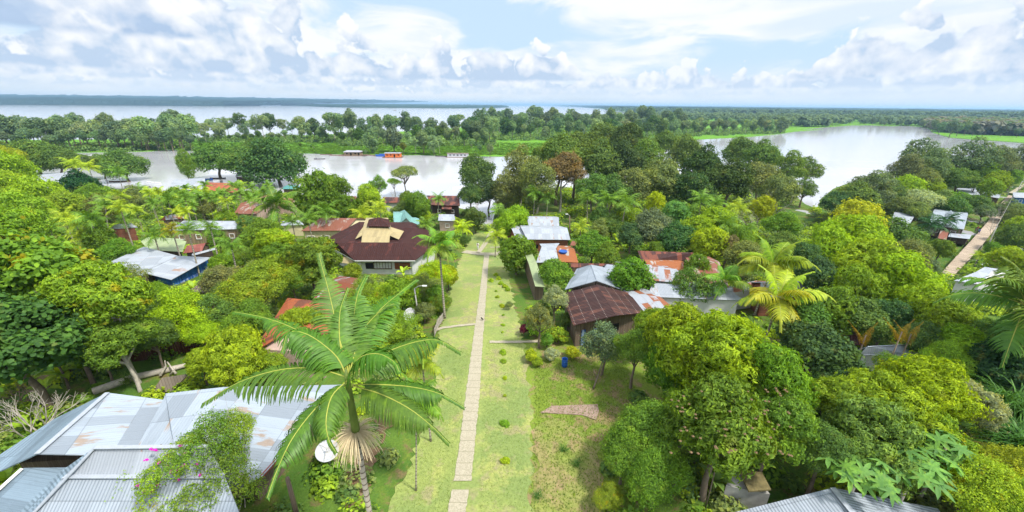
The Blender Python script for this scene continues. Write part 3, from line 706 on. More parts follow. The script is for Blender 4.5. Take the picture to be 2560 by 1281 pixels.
def bare_tree(u, v, hpx, label, name='bare_tree', seed=2, mat=None, n=9, r0=.10, spreadf=.5, tips=5, group=None):
    rng = np.random.default_rng(seed); b = T(u, v); b[2] = g(b[0], b[1]); H = hpx*depth(b)/F*1.05; e = empty(name, b, label, 'bare tree', group); mb = MB()
    def grow(p, d, L, r, lev):
        q = p+d*L; mid = p+d*L*.5+rng.normal(size=3)*L*.05; mb.tube([p, mid, q], [r, r*.8, r*.6], 6 if lev < 2 else 4, False)
        if lev >= tips-1 or r < .008: return
        for _ in range(3 if lev < 3 else 2):
            nd = unit(d+rng.normal(size=3)*spreadf+[0, 0, .15]); grow(q, nd, L*rng.uniform(.55, .8), r*.55, lev+1)
    base = np.zeros(3)-[0, 0, .1]
    for i in range(n): grow(base+rng.normal(size=3)*[.2, .2, 0], unit(np.array([rng.normal()*.35, rng.normal()*.35, 1.])), H*.38*rng.uniform(.8, 1.1), r0*(1 if n == 1 else .6), 0)
    mb.build('branches', mat or PALEBARK, e, True, world=False); return e
# ------------------------------------------------------------------ building materials
def M_metal(name, tint=(.50, .53, .57), rust=.0, rustcol=(.26, .085, .03), rustcol2=None, sheet=.35, period=.18, corr=.5, nails=False, rscale=.55, rough=.55, streak=True, spec=.25):
    """corrugated roof sheets: uv in metres along the eave (u) and down the slope (v)"""
    m, t, out = newmat(name); uv = t.new('ShaderNodeTexCoord').outputs['UV']
    s = t.new('ShaderNodeSeparateXYZ'); t.l.new(uv, s.inputs[0]); U_, V_ = s.outputs[0], s.outputs[1]
    wv = t.m('SINE', t.m('MULTIPLY', U_, 6.2832/period))
    cu = t.m('FLOOR', t.m('DIVIDE', U_, .82)); cv = t.m('FLOOR', t.m('DIVIDE', V_, 2.3))
    wn = t.new('ShaderNodeTexWhiteNoise', noise_dimensions='2D'); t.l.new(t.comb(cu, cv, 0.), wn.inputs[0])
    c = t.mix(t.m('MULTIPLY', t.ramp(wn.outputs[0], [(.25, 1.), (.55, .25), (1., 0.)]), sheet), tint, [k*.60 for k in tint])
    dirt = t.noise(t.comb(t.m('MULTIPLY', U_, 1.6), t.m('MULTIPLY', V_, .35), 0.), 1.0, 5, .65)
    c = t.mix(t.m('MULTIPLY', t.smooth(dirt, .45, .75), .40), c, [k*.62 for k in tint])
    lap = t.m('LESS_THAN', t.m('FRACT', t.m('DIVIDE', V_, 2.3)), .025); c = t.mix(t.m('MULTIPLY', lap, .45), c, [k*.35 for k in tint])
    lap2 = t.m('LESS_THAN', t.m('FRACT', t.m('DIVIDE', U_, .82)), .04); c = t.mix(t.m('MULTIPLY', lap2, .25), c, [k*.4 for k in tint])
    if rust > 0:
        rn = t.noise(t.comb(t.m('MULTIPLY', U_, rscale*(2.6 if streak else 1)), t.m('MULTIPLY', V_, rscale*.55), 1.), 1., 6, .62, .3)
        rsheet = t.m('ADD', t.m('MULTIPLY', rn, .75), t.m('MULTIPLY', wn.outputs[0], .25))
        lo = .62-rust*.36; f = t.smooth(rsheet, lo, lo+.07)
        rn2 = t.noise(t.comb(U_, V_, 4.), 3.2, 5, .7)
        rc = t.mix(rn2, rustcol, rustcol2 or [k*1.7 for k in rustcol]); c = t.mix(f, c, rc)
    if nails:
        nd = t.m('MULTIPLY', t.m('LESS_THAN', t.m('FRACT', t.m('DIVIDE', V_, 1.15)), .05), t.m('LESS_THAN', t.m('FRACT', t.m('DIVIDE', U_, .33)), .35))
        c = t.mix(t.m('MULTIPLY', nd, .75), c, (.42, .36, .32))
    principled(t, out, c, rough, wv, corr, period*.22, spec, .0); return m
def M_planks(name, col, col2=None, wdt=.16, vertical=True):
    m, t, out = newmat(name); p = geopos(t); s = t.new('ShaderNodeSeparateXYZ'); t.l.new(p, s.inputs[0])
    q = t.m('DIVIDE', t.m('ADD', s.outputs[0], s.outputs[1]), wdt) if vertical else t.m('DIVIDE', s.outputs[2], wdt)
    wn = t.new('ShaderNodeTexWhiteNoise', noise_dimensions='1D'); t.l.new(t.m('FLOOR', q), wn.inputs['W'])
    c = t.mix(wn.outputs[0], [k*.7 for k in col], col2 or [min(1, k*1.2) for k in col]); gp = t.m('LESS_THAN', t.m('FRACT', q), .10)
    c = t.mix(gp, c, [k*.2 for k in col]); n = t.noise(p, 3, 5, .7); c = t.mix(t.m('MULTIPLY', n, .5), c, [k*.55 for k in col])
    principled(t, out, c, .85, n, .3, .02, .2); return m
MET_GREY = M_metal('grey_roof_sheets', (.30, .345, .395), rust=.02, rustcol=(.20, .16, .13), sheet=.8, period=.20, corr=.18)
MET_WHITE = M_metal('pale_roof_sheets', (.335, .365, .405), rust=.03, rustcol=(.20, .14, .11), sheet=.5, corr=.25)
MET_BLUE_SHADE = M_metal('blue_grey_and_shaded_sheets', (.19, .255, .31), sheet=.6, period=.2)  # blue-grey lean-to sheets; also paints shade on hips turned from the sun
MET_CORR = M_metal('new_corrugated_roof', (.30, .34, .385), sheet=.35, period=.19, corr=.5)
MET_MIX = M_metal('part_rusted_roof', (.36, .38, .42), rust=.44, rustcol=(.20, .065, .03), rustcol2=(.30, .12, .06), rscale=.35, streak=False)
MET_RUST = M_metal('rusted_roof', (.36, .36, .37), rust=.78, rustcol=(.13, .035, .02), rustcol2=(.24, .075, .035))
MET_PINK = M_metal('rose_rust_roof', (.36, .28, .24), rust=.68, rustcol=(.17, .055, .035), rustcol2=(.25, .10, .06))
MET_ORANGE = M_metal('orange_rust_roof', (.40, .38, .35), rust=.86, rustcol=(.24, .07, .022), rustcol2=(.33, .12, .04))
MET_MAROON = M_metal('maroon_roof', (.054, .027, .024), sheet=.5, rust=.14, rustcol=(.085, .036, .026), nails=True, period=.3, spec=.12)
MET_MAROON2 = M_metal('dark_maroon_sheets', (.072, .034, .031), sheet=.6, rust=.34, rustcol=(.13, .045, .03), spec=.15)
ROOF_HALL = M_metal('brown_shingle_roof', (.052, .024, .022), sheet=.22, period=.35, corr=.35, rough=.9, rust=.06, rustcol=(.066, .024, .02), streak=False, spec=.08)
ROOF_ORANGE = M_metal('orange_painted_roof', (.36, .10, .040), sheet=.25, rust=.26, rustcol=(.10, .04, .025), rustcol2=(.20, .07, .04), streak=False, rscale=.5, rough=.8)
ROOF_TEAL = M_metal('teal_roof', (.17, .34, .31), sheet=.3); ROOF_GREEN = M_metal('pale_green_roof', (.29, .35, .18), sheet=.35, corr=.3)
ROOF_RED = M_metal('faded_red_roof', (.22, .065, .05), sheet=.5, rust=.2, rustcol=(.20, .07, .05))
THATCH = M_planks('weathered_thatch', (.20, .165, .125), wdt=.3); YELLOWP = M_metal('yellow_panel_roof', (.36, .29, .145), sheet=.45, period=.9, corr=.15)
WHITE = M_plain('white_painted_wall', (.55, .55, .54), .8, .16, .8); CREAM = M_plain('cream_wall', (.60, .52, .32), .8, .15, 1.5); PINKW = M_plain('pink_wall', (.50, .36, .30), .8, .2, 1.5)
WOOD = M_planks('weathered_planks', (.17, .125, .09)); DARKWOOD = M_planks('dark_planks', (.07, .05, .04)); TAN = M_planks('tan_boards', (.30, .22, .14), wdt=.22)
BRICK = M_planks('brick_red_wall', (.26, .10, .06), wdt=.2, vertical=False); BLUEW = M_planks('blue_planks', (.03, .11, .36), (.05, .20, .55), .25); BLUEPANEL = M_planks('blue_striped_boards', (.03, .12, .42), (.42, .50, .60), .35)
GREYW = M_plain('grey_concrete', (.34, .33, .30), .9, .3, 1.2); GREENW = M_planks('green_planks', (.05, .16, .12)); TRIM = M_plain('white_trim', (.75, .75, .73), .7, .05)
GLASS = M_plain('dark_window_glass', (.025, .03, .035), .15, .2, 1., .6); DARK = M_plain('dark_opening', (.012, .011, .010), .9); SHUT = M_planks('brown_shutters', (.20, .07, .035), wdt=.1, vertical=False)
RIDGE = M_plain('ridge_flashing', (.34, .37, .41), .5, .1); REDTRIM = M_plain('dark_red_fascia', (.20, .035, .03), .7, .2); ORANGEW = M_plain('orange_painted_wall', (.70, .17, .035), .7, .12)
BUILT = []                                       # footprints, kept free of undergrowth
def shrink(pts, k):
    c = sum(pts, Vector((0, 0, 0)))/len(pts); return [p+(c-p).normalized()*k for p in pts]
def openings(root, a, b, specs, wallz0):
    """windows and doors on the wall face a->b; specs: (t along wall, width, height, bottom above wall foot, kind)"""
    a = Vector(a); b = Vector(b); d = (b-a); d.z = 0; L = d.length; d.normalize(); n = Vector((d.y, -d.x, 0))
    if n.dot(Vector((0, 0, 0))-a.xy.to_3d()) < 0: n = -n
    for t_, wd, ht, zb, kind in specs:
        c = a+d*(L*t_); c.z = wallz0+zb+ht/2; rz = math.atan2(d.y, d.x)
        if kind in ('window', 'lattice'):
            mb = MB(); fr = .09
            for s in (-1, 1):
                mb.box(c+d*(s*(wd/2+fr/2))+n*.05, (fr, .14, ht+2*fr), rz); mb.box(c+Vector((0, 0, s*(ht/2+fr/2)))+n*.05, (wd, .14, fr), rz)
            nb = int(wd/.55) if kind == 'lattice' else (1 if wd > .9 else 0)
            for q in range(nb): mb.box(c+d*((q+1)/(nb+1)-.5)*wd+n*.06, (.06, .08, ht), rz)
            wob = mb.build('window', TRIM if kind == 'window' else WOOD, root)
            MB().box(c+n*.02, (wd, .05, ht), rz).build('pane', GLASS, wob)
        elif kind == 'shutter': MB().box(c+n*.05, (wd, .10, ht), rz).build('shutter', SHUT, root)
        elif kind == 'door': MB().box(c+n*.05, (wd, .10, ht), rz).build('door', DARKWOOD, root)
        elif kind == 'opening': MB().box(c+n*.03, (wd, .06, ht), rz).build('doorway', DARK, root)
        elif kind == 'post': MB().box(c+n*.06, (wd, .14, ht), rz).build('post', TRIM, root)
        elif kind == 'panel': MB().box(c+n*.05, (wd, .10, ht), rz).build('wall_panel', BLUEPANEL, root)
def house(name, label, near, ridge, eave, rise, roofm, wallm, hip=False, far=None, op=(), over=.45, cat='house', stilts=0., base=None, roofname='roof', trim=None, group=None, win=True, th=.07, ridgecap=True, side_op=()):
    """near: two eave pixels (left, right); ridge: two pixels; the far eave mirrors the near one about the ridge unless given"""
    q = [T(u, v, eave) for u, v in near]
    gz = base if base is not None else max(0.0, sum(g(p[0], p[1]) for p in q)/2)
    ze, zr = gz+eave, gz+eave+rise
    A, B = [Vector(P(u, v, ze)) for u, v in near]; Cc, D = [Vector(P(u, v, zr)) for u, v in ridge]; mid = (Cc+D)/2
    if far: A2, B2 = [Vector(P(u, v, ze)) for u, v in far]
    else: A2 = Vector((2*mid.x-B.x, 2*mid.y-B.y, ze)); B2 = Vector((2*mid.x-A.x, 2*mid.y-A.y, ze))
    root = empty(name, ((A+B+A2+B2)/4).xy.to_3d()+Vector((0, 0, gz)), label, cat, group)
    BUILT.append([A.xy, B.xy, B2.xy, A2.xy])
    ua = B-A; r = MB(); r.slab([A, B, D, Cc], th, ua); r.slab([A2, B2, D, Cc], th, ua)
    if hip: r.slab([A, Cc, A2], th, A2-A); r.slab([B, D, B2], th, B2-B)
    rf = r.build(roofname, roofm, root)
    if ridgecap:
        rc = MB().bar(Cc+Vector((0, 0, .03)), D+Vector((0, 0, .03)), .34, .05)
        if hip: [rc.bar(x+Vector((0, 0, .04)), y+Vector((0, 0, .04)), .22, .05) for x, y in ((A, Cc), (A2, Cc), (B, D), (B2, D))]
        rc.build('ridge_cap', trim or RIDGE, rf)
    c4 = shrink([A, B, B2, A2], over*1.4); zt = ze-.10+over*rise/max(1., (A-A2).length/2); lo = gz-.3+stilts
    W_ = MB(); top = [Vector((p.x, p.y, ze-.08)) for p in c4]; bot = [Vector((p.x, p.y, lo)) for p in c4]
    W_.add(top+bot, [(0, 1, 2, 3), (4, 7, 6, 5)]+[(i, i+4, (i+1) % 4+4, (i+1) % 4) for i in range(4)])
    if not hip:
        c_ = mid; g1 = Cc+(c_-Cc).normalized()*over*1.2; g2 = D+(c_-D).normalized()*over*1.2
        W_.add([top[0], top[3], Vector((g1.x, g1.y, zr-.12)), top[1], top[2], Vector((g2.x, g2.y, zr-.12))], [(0, 1, 2), (3, 5, 4)])
    W_.build('wall', wallm, root)
    if stilts > 0:
        for p in c4+[(c4[0]+c4[1])/2, (c4[2]+c4[3])/2]: MB().box((p.x, p.y, (gz+lo)/2-.4), (.18, .18, lo-gz+.9)).build('stilt', DARKWOOD, root)
    if win:
        H_ = ze-.1-lo
        if not op and H_ > 1.6:
            n = max(1, int((c4[1]-c4[0]).length/3.2)); op = [((k+.5)/n, .9, .9, H_*.42, 'window') for k in range(n)]
        openings(root, c4[0], c4[1], op, lo)
        if side_op: openings(root, c4[0], c4[3], side_op, lo)
    return root
def roof_panels(name, label, panels, mat, wallm=None, foot=None, cat='roofed building', eave=2.8, th=.07, roofname='roof', group=None):
    """free-form roof: panels of (pixel, height above ground) corners with one ground height; walls under the foot polygon"""
    gz = foot[1]; allp = []
    pans = [[Vector(P(u, v, gz+h)) for u, v, h in pn] for pn in panels]
    for pn in pans: allp += pn
    c = sum(allp, Vector((0, 0, 0)))/len(allp); root = empty(name, (c.x, c.y, gz), label, cat, group)
    mats = mat if isinstance(mat, list) else [mat]*len(pans)
    for pn, mt in zip(pans, mats): MB().slab(pn, th).build(roofname, mt, root)
    fp = [Vector(P(u, v, gz+foot[2])) for u, v in foot[0]]; BUILT.append([p.xy for p in fp])
    fp = shrink(fp, .5); n = len(fp); zt = gz+foot[2]-.1
    MB().add([(p.x, p.y, zt) for p in fp]+[(p.x, p.y, gz-.3) for p in fp], [tuple(range(n)), tuple(range(n, 2*n))[::-1]]+[(i, i+n, (i+1) % n+n, (i+1) % n) for i in range(n)]).build('wall', wallm or WOOD, root)
    return root, pans, fp
def gz_of(u, v, h): p = T(u, v, h); return g(p[0], p[1])
# ---- near left: the big sheet-metal roofs
G = 9.0
r1, pans, fp = roof_panels('market_hall', 'large grey patchwork metal roof at the lower left with a hip darkened for shade', [
    [(92, 1135, 5.0), (268, 982, 5.0), (395, 998, 3.9), (408, 1000, 3.9), (330, 1140, 3.9)],
    [(92, 1135, 5.0), (0, 1178, 3.1), (-60, 1176, 3.1), (135, 1048, 3.1), (268, 982, 5.0)],
    [(408, 1000, 3.95), (414, 984, 4.6), (560, 968, 4.6), (515, 1040, 4.3), (436, 1118, 4.2), (330, 1140, 3.95)],
    [(560, 968, 4.6), (860, 962, 4.2), (792, 1040, 3.6), (653, 1193, 3.1), (560, 1240, 3.0), (436, 1118, 4.2), (515, 1040, 4.3)]],
    [MET_GREY, MET_BLUE_SHADE, MET_GREY, MET_GREY], WOOD, ([(20, 1160), (268, 1010), (560, 985), (800, 1000), (640, 1180), (330, 1150)], G, 2.9), 'hall')  # left hip slope: its shade is put into the darker sheet colour
for a, b in (((92, 1135), (268, 982)),):
    MB().bar(P(*a, G+5.05), P(*b, G+5.05), .3, .05).build('ridge_cap', RIDGE, r1)
MB().bar(P(792, 1040, G+3.5), P(653, 1193, G+3.0), .06, .28).build('fascia', REDTRIM, r1)
MB().bar(P(403, 1112, G+4.25), P(375, 1150, G+4.3), .10, .08).build('batten', BARK, r1)
r2, pans, fp = roof_panels('front_shed', 'corrugated metal hip roof in the bottom left corner with a riveted flashing and shade-toned side', [
    [(237, 1119, 6.2), (520, 1116, 6.2), (560, 1190, 5.1), (162, 1190, 5.1)],
    [(162, 1190, 5.1), (560, 1190, 5.1), (620, 1340, 3.3), (30, 1340, 3.3)],
    [(237, 1119, 6.2), (162, 1190, 5.1), (30, 1340, 3.3), (-10, 1340, 3.3), (150, 1180, 5.1)]],
    [MET_WHITE, MET_CORR, MET_BLUE_SHADE], WOOD, ([(120, 1340), (240, 1180), (520, 1180), (600, 1340)], G, 3.0), 'shed')  # side hip takes the darker sheets as painted shade
MB().bar(P(162, 1190, G+5.13), P(560, 1190, G+5.13), .35, .04).build('flashing', RIDGE, r2)
MB().bar(P(237, 1119, G+6.25), P(30, 1340, G+3.35), .22, .05).build('flashing', RIDGE, r2)
MB().bar(P(237, 1119, G+6.25), P(520, 1116, G+6.25), .25, .05).build('ridge_cap', RIDGE, r2)
r3, pans, fp = roof_panels('lean_to_shed', 'blue-grey corrugated lean-to roof at the left edge beside banana leaves', [
    [(60, 1170, 3.6), (166, 1169, 3.7), (20, 1345, 2.7), (-140, 1345, 2.7), (0, 1228, 3.2)]], MET_BLUE_SHADE, WOOD, ([(-60, 1340), (60, 1185), (150, 1185), (40, 1320)], G, 2.5), 'shed')
MB().bar(P(55, 1172, G+3.7), P(-60, 1275, G+3.1), .2, .06).build('flashing', TRIM, r3)
# ---- orange-roofed house behind the tall palm

house('brick_outbuilding', 'low dark red shed roof with a white edge in front of the orange-roofed house', [(634, 886), (700, 890)], [(668, 850), (735, 852)], 2.3, .9, MET_MAROON2, PINKW, win=False, trim=REDTRIM)
house('small_rusty_house', 'small house with a maroon and orange-rust roof behind the upright palm fronds', [(785, 745), (872, 752)], [(825, 703), (900, 712)], 2.6, 1.0, MET_RUST, WOOD, far=[(850, 690), (925, 700)])
house('grey_thatched_hut', 'hut with a weathered grey thatch roof among bushes left of the orange roof', [(470, 728), (600, 742)], [(528, 690), (590, 690)], 2.4, 1.6, THATCH, WOOD, win=False, trim=THATCH)
# ---- the hall with the ring-shaped brown roof
gh = 4.4
def hp(u, v, h): return Vector(P(u, v, gh+h))
root = empty('village_hall', P(960, 640, gh), 'large white hall with a dark brown ring roof, yellow panels and small pyramid top', 'hall')
E = [hp(887, 651, 5.2), hp(1038, 651, 5.2), hp(1092, 612, 5.2), hp(1096, 583, 5.2), hp(1030, 556, 5.2), hp(898, 555, 5.2), hp(826, 592, 5.2), hp(818, 612, 5.2)]
Rr = [hp(842, 607, 6.9), hp(1003, 608, 6.9), hp(1034, 571, 6.9), hp(900, 568, 6.9)]
cen = sum(Rr, Vector((0, 0, 0)))/4; In = [p+(cen-p)*.55-Vector((0, 0, .45)) for p in Rr]
mb = MB(); mb.slab([E[0], E[1], Rr[1], Rr[0]], .08, E[1]-E[0]); mb.slab([E[7], E[0], Rr[0]], .08, E[0]-E[7]); mb.slab([E[7], Rr[0], Rr[3], E[6]], .08, E[6]-E[7]); mb.slab([E[6], Rr[3], E[5]], .08, E[5]-E[6])
mb.slab([E[1], E[2], Rr[1]], .08, E[2]-E[1]); mb.slab([E[2], E[3], Rr[2], Rr[1]], .08, E[3]-E[2]); mb.slab([E[3], E[4], Rr[2]], .08, E[4]-E[3]); mb.slab([E[4], E[5], Rr[3], Rr[2]], .08, E[5]-E[4])
rf = mb.build('roof', ROOF_HALL, root)
mb = MB()
for i in range(4): mb.slab([Rr[i], Rr[(i+1) % 4], In[(i+1) % 4], In[i]], .08, Rr[(i+1) % 4]-Rr[i])
mb.build('inner_roof', ROOF_HALL, root)
mb = MB(); HL = M_plain('brown_ridge_tiles', (.085, .032, .028), .9)
for a, b in ((Rr[0], Rr[1]), (Rr[1], Rr[2]), (Rr[2], Rr[3]), (Rr[3], Rr[0]), (Rr[0], E[0]), (Rr[0], E[7]), (Rr[1], E[1]), (Rr[1], E[2])): mb.bar(a+Vector((0, 0, .05)), b+Vector((0, 0, .05)), .22, .06)
mb.build('ridge_cap', HL, rf)
yp = [[(903, 608, 6.75), (973, 608, 6.75), (977, 567, 8.2), (908, 567, 8.2)], [(977, 568, 8.2), (1010, 578, 7.2), (997, 599, 7.0), (974, 589, 7.4)], [(888, 598, 6.9), (905, 589, 7.3), (908, 568, 8.2), (898, 580, 7.4)], [(908, 567, 8.2), (977, 567, 8.2), (970, 545, 7.2), (915, 545, 7.2)]]
for pn in yp: MB().slab([hp(*q) for q in pn], .06).build('yellow_roof_panel', YELLOWP, root)
mb = MB(); kk = [hp(904, 606, 6.5), hp(972, 606, 6.5), hp(1000, 592, 6.5), hp(970, 560, 6.5), hp(910, 560, 6.5), hp(890, 592, 6.5)]
mb.add([p for p in kk]+[Vector((p.x, p.y, gh+4.5)) for p in kk], [tuple(range(6))]+[(i, i+6, (i+1) % 6+6, (i+1) % 6) for i in range(6)]); mb.build('skylight_well', DARKWOOD, root)
cb = [hp(917, 566, 8.45), hp(976, 567, 8.45), hp(973, 549, 8.45), hp(922, 549, 8.45)]; ap = sum(cb, Vector((0, 0, 0)))/4+Vector((0, 0, 1.1)); mb = MB()
for i in range(4): mb.slab([cb[i], cb[(i+1) % 4], ap], .07)
mb.build('cupola', ROOF_HALL, root)
mb = MB(); c4 = shrink(cb, .35)
for p in c4: MB().bar(p-Vector((0, 0, .55)), p, .14).build('cupola_post', WHITE, root)
fp = shrink(E, .9); BUILT.append([p.xy for p in E]); n = 8; mb = MB()
mb.add([(p.x, p.y, gh+5.15) for p in fp]+[(p.x, p.y, gh-.4) for p in fp], [tuple(range(n)), tuple(range(n, 2*n))[::-1]]+[(i, i+n, (i+1) % n+n, (i+1) % n) for i in range(n)]); mb.build('wall', WHITE, root)
openings(root, fp[0], fp[1], [(.20, 1.3, 1.1, 3.3, 'opening'), (.44, 2.9, 1.1, 3.4, 'lattice'), (.80, 2.6, 1.2, 3.3, 'shutter'), (.80, .9, 1.05, 3.36, 'lattice'), (.40, 1.0, .7, .9, 'window'), (.93, 1.0, .7, .9, 'window'), (.03, .22, 5.0, 0.1, 'post'), (.985, .22, 5.0, .1, 'post')], gh)
openings(root, fp[7], fp[0], [(.5, 2.2, 1.6, 3.1, 'opening')], gh)
MB().bar(E[0]-Vector((0, 0, .12)), E[1]-Vector((0, 0, .12)), .10, .14).build('gutter', TRIM, root)
MB().bar(E[7]-Vector((0, 0, .12)), E[0]-Vector((0, 0, .12)), .10, .14).build('gutter', TRIM, root)
aw = MB(); aw.slab([hp(838, 655, 4.2), hp(885, 662, 4.2), hp(880, 645, 5.0), hp(842, 640, 5.0)], .06); aw.build('awning', YELLOWP, root)
# ---- centre right cluster
def gable_front(name, label, L0, L1, R0, R1, C0, C1, eave, rise, roofm, wallm, base=None, open_front=False, cat='house', wins=()):
    """ridge running away from the viewer: left eave L0 (near) L1 (far), right eave R0 R1, ridge C0 C1"""
    q = T(*L0, eave); gz = base if base is not None else g(q[0], q[1]); ze, zr = gz+eave, gz+eave+rise
    L0, L1, R0, R1 = [Vector(P(*p, ze)) for p in (L0, L1, R0, R1)]; C0, C1 = [Vector(P(*p, zr)) for p in (C0, C1)]
    root = empty(name, ((L0+R0+L1+R1)/4).xy.to_3d()+Vector((0, 0, gz)), label, cat); BUILT.append([L0.xy, R0.xy, R1.xy, L1.xy])
    mb = MB(); mb.slab([L0, L1, C1, C0], .07, L1-L0); mb.slab([R0, R1, C1, C0], .07, R1-R0); rf = mb.build('roof', roofm, root)
    MB().bar(C0+Vector((0, 0, .04)), C1+Vector((0, 0, .04)), .28, .05).build('ridge_cap', roofm if roofm in (MET_MAROON, ROOF_ORANGE) else RIDGE, rf)
    c4 = shrink([L0, R0, R1, L1], .6); top = [Vector((p.x, p.y, ze-.08)) for p in c4]; bot = [Vector((p.x, p.y, gz-.3)) for p in c4]
    if open_front:
        for p in c4: MB().box((p.x, p.y, (ze+gz)/2-.2), (.16, .16, ze-gz+.3)).build('post', WOOD, root)
        mb = MB(); mb.bar(top[0], top[1], .12); mb.bar(top[0], top[3], .12); mb.bar(top[1], top[2], .12)
        m_ = (top[0]+top[1])/2; mb.bar(m_, C0+(C1-C0).normalized()*.5-Vector((0, 0, .1)), .10)
        for s in (.25, .75): mb.bar(top[0].lerp(top[1], s), (C0+(C1-C0).normalized()*.5).lerp(top[0] if s < .5 else top[1], .5)-Vector((0, 0, .12)), .08)
        mb.build('roof_truss', DARKWOOD, root)
        k = [p+Vector((0, 0, -1.2)) for p in top]; mb = MB(); mb.add(k+bot, [(0, 1, 2, 3)]+[(i, i+4, (i+1) % 4+4, (i+1) % 4) for i in range(4)]); mb.build('wall', wallm, root)
    else:
        g0 = C0+(C1-C0).normalized()*.6-Vector((0, 0, .12)); g1 = C1-(C1-C0).normalized()*.6-Vector((0, 0, .12)); mb = MB()
        mb.add(top+bot, [(0, 1, 2, 3), (4, 7, 6, 5)]+[(i, i+4, (i+1) % 4+4, (i+1) % 4) for i in range(4)]); mb.add([top[0], top[1], g0, top[2], top[3], g1], [(0, 1, 2), (3, 4, 5)]); mb.build('wall', wallm, root)
    openings(root, c4[0], c4[1], wins, gz-.1)
    return root, c4, gz
gable_front('orange_house', 'house with an orange roof streaked dark, right behind the tall foreground palm', (632, 880), (719, 745), (806, 888), (868, 764), (722, 828), (794, 753), 3.0, 1.5, ROOF_ORANGE, PINKW)
r, c4, gz = gable_front('brown_roof_house', 'house with a dark brown gable roof dotted with pale nail lines beside the garden', (1433, 814), (1404, 735), (1612, 782), (1572, 732), (1541, 789), (1492, 712), 3.0, 1.15, MET_MAROON, WOOD, wins=[(.12, .5, 1.9, .2, 'panel'), (.3, .4, 1.7, .3, 'panel'), (.62, 1.0, .9, 1.2, 'opening')])
ob = empty('concrete_outhouse', Vector(T(1490, 850)), 'small roofless white concrete outhouse against the brown-roofed house', 'outhouse')
p0 = Vector(T(1462, 852)); p1 = Vector(T(1516, 852)); p2 = Vector(T(1520, 826)); p3 = Vector(T(1470, 826)); k = [p0, p1, p2, p3]; zz_ = max(p.z for p in k); mb = MB()
for i in range(4): a, b = k[i], k[(i+1) % 4]; mb.bar((a.x, a.y, zz_+1.0), (b.x, b.y, zz_+1.0), .16, 2.6)
mb.build('wall', WHITE, ob); mb = MB(); mb.add([(p.x, p.y, zz_+1.5) for p in shrink(k, .1)], [(0, 1, 2, 3)]); mb.build('inner_slab', GREYW, ob)
mb = MB()
for i in range(4): a, b = k[i], k[(i+1) % 4]; mb.bar((a.x, a.y, zz_+2.34), (b.x, b.y, zz_+2.34), .26, .10)
mb.build('coping', GREYW, ob)
gable_front('open_gable_shelter', 'open-ended shelter with a pale grey gable roof behind the dark brown roof', (1412, 724), (1442, 672), (1566, 728), (1508, 668), (1492, 702), (1478, 662), 3.3, 1.7, MET_CORR, WOOD, open_front=True, cat='shelter')
house('small_grey_house', 'small pale grey gable roof tucked behind the open-ended shelter', [(1500, 682), (1560, 684)], [(1517, 661), (1545, 664)], 3.0, .9, MET_CORR, WOOD, win=False)
house('long_maroon_shed', 'long low maroon roof running behind the grey gable roofs', [(1428, 669), (1552, 669)], [(1426, 658), (1556, 660)], 3.0, .5, MET_MAROON2, WOOD, win=False, trim=MET_MAROON2)
house('patched_roof_house', 'wide pale roof with orange rust blotches, right of the leafy tree between the roofs', [(1605, 699), (1752, 713)], [(1590, 662), (1690, 673)], 3.3, .9, MET_MIX, WHITE, win=False)
house('long_pale_house', 'long plain pale grey roof in front of the rust-blotched roof', [(1618, 742), (1860, 752)], [(1632, 708), (1830, 728)], 2.9, .7, MET_WHITE, WHITE, win=False)
house('rust_striped_house', 'roof with red rust stripes left of the lime mango crown, behind the brown nail-dotted roof', [(1612, 785), (1690, 775)], [(1572, 735), (1650, 742)], 2.7, .6, MET_MIX, BRICK, win=False, trim=MET_RUST)
house('maroon_long_house', 'long maroon roof with a few pale sheets above an orange-rust lean-to', [(1604, 655), (1712, 652)], [(1594, 627), (1734, 632)], 3.0, 1.2, MET_MAROON2, WOOD, win=False, trim=MET_MAROON2)
house('orange_rust_lean_to', 'orange-rust lean-to roof below the long maroon roof', [(1625, 672), (1708, 676)], [(1612, 652), (1710, 655)], 2.6, .5, MET_ORANGE, WOOD, win=False, trim=MET_ORANGE)
house('grey_half_roof_house', 'house with a plain grey roof beside the orange one with a blue tank', [(1340, 657), (1397, 655)], [(1354, 617), (1390, 621)], 2.9, .9, MET_WHITE, WOOD, win=False)
house('orange_tank_house', 'house with an orange-rust roof crossed by a pale strip, a blue water tank on it', [(1399, 655), (1446, 657)], [(1391, 621), (1436, 623)], 2.9, .9, MET_ORANGE, WOOD, win=False)
house('white_roof_store', 'long white roof over a brick-red wall, nearer of two right of the path', [(1318, 599), (1426, 600)], [(1302, 568), (1418, 570)], 3.0, 1.1, MET_WHITE, BRICK, op=[(.2, .8, .8, 1.2, 'opening'), (.75, .9, .8, 1.2, 'opening')])
house('white_wing', 'low white wing joined to the left end of the long white roof', [(1290, 597), (1320, 599)], [(1279, 572), (1304, 569)], 2.8, .9, MET_WHITE, BRICK, win=False)
house('far_white_house', 'plain white roof behind the long white roof, at the edge of the green field', [(1322, 566), (1398, 567)], [(1317, 543), (1397, 544)], 3.0, 1.0, MET_WHITE, WOOD, win=False)
house('striped_roof_hut', 'small roof with rust-striped sheets behind the short bushy palm', [(1425, 614), (1472, 616)], [(1430, 603), (1470, 605)], 2.4, .6, MET_PINK, WOOD, win=False)
house('rusty_corner_house', 'house with a rust-red and pale striped roof left of the yellowing palm', [(1752, 720), (1822, 716)], [(1733, 672), (1798, 655)], 3.0, .9, MET_PINK, WOOD, win=False)
house('rusty_back_house', 'low rust-streaked roof seen between the yellowing palm fronds', [(1760, 742), (1900, 722)], [(1800, 722), (1890, 702)], 2.8, .6, MET_MIX, WHITE, win=False)
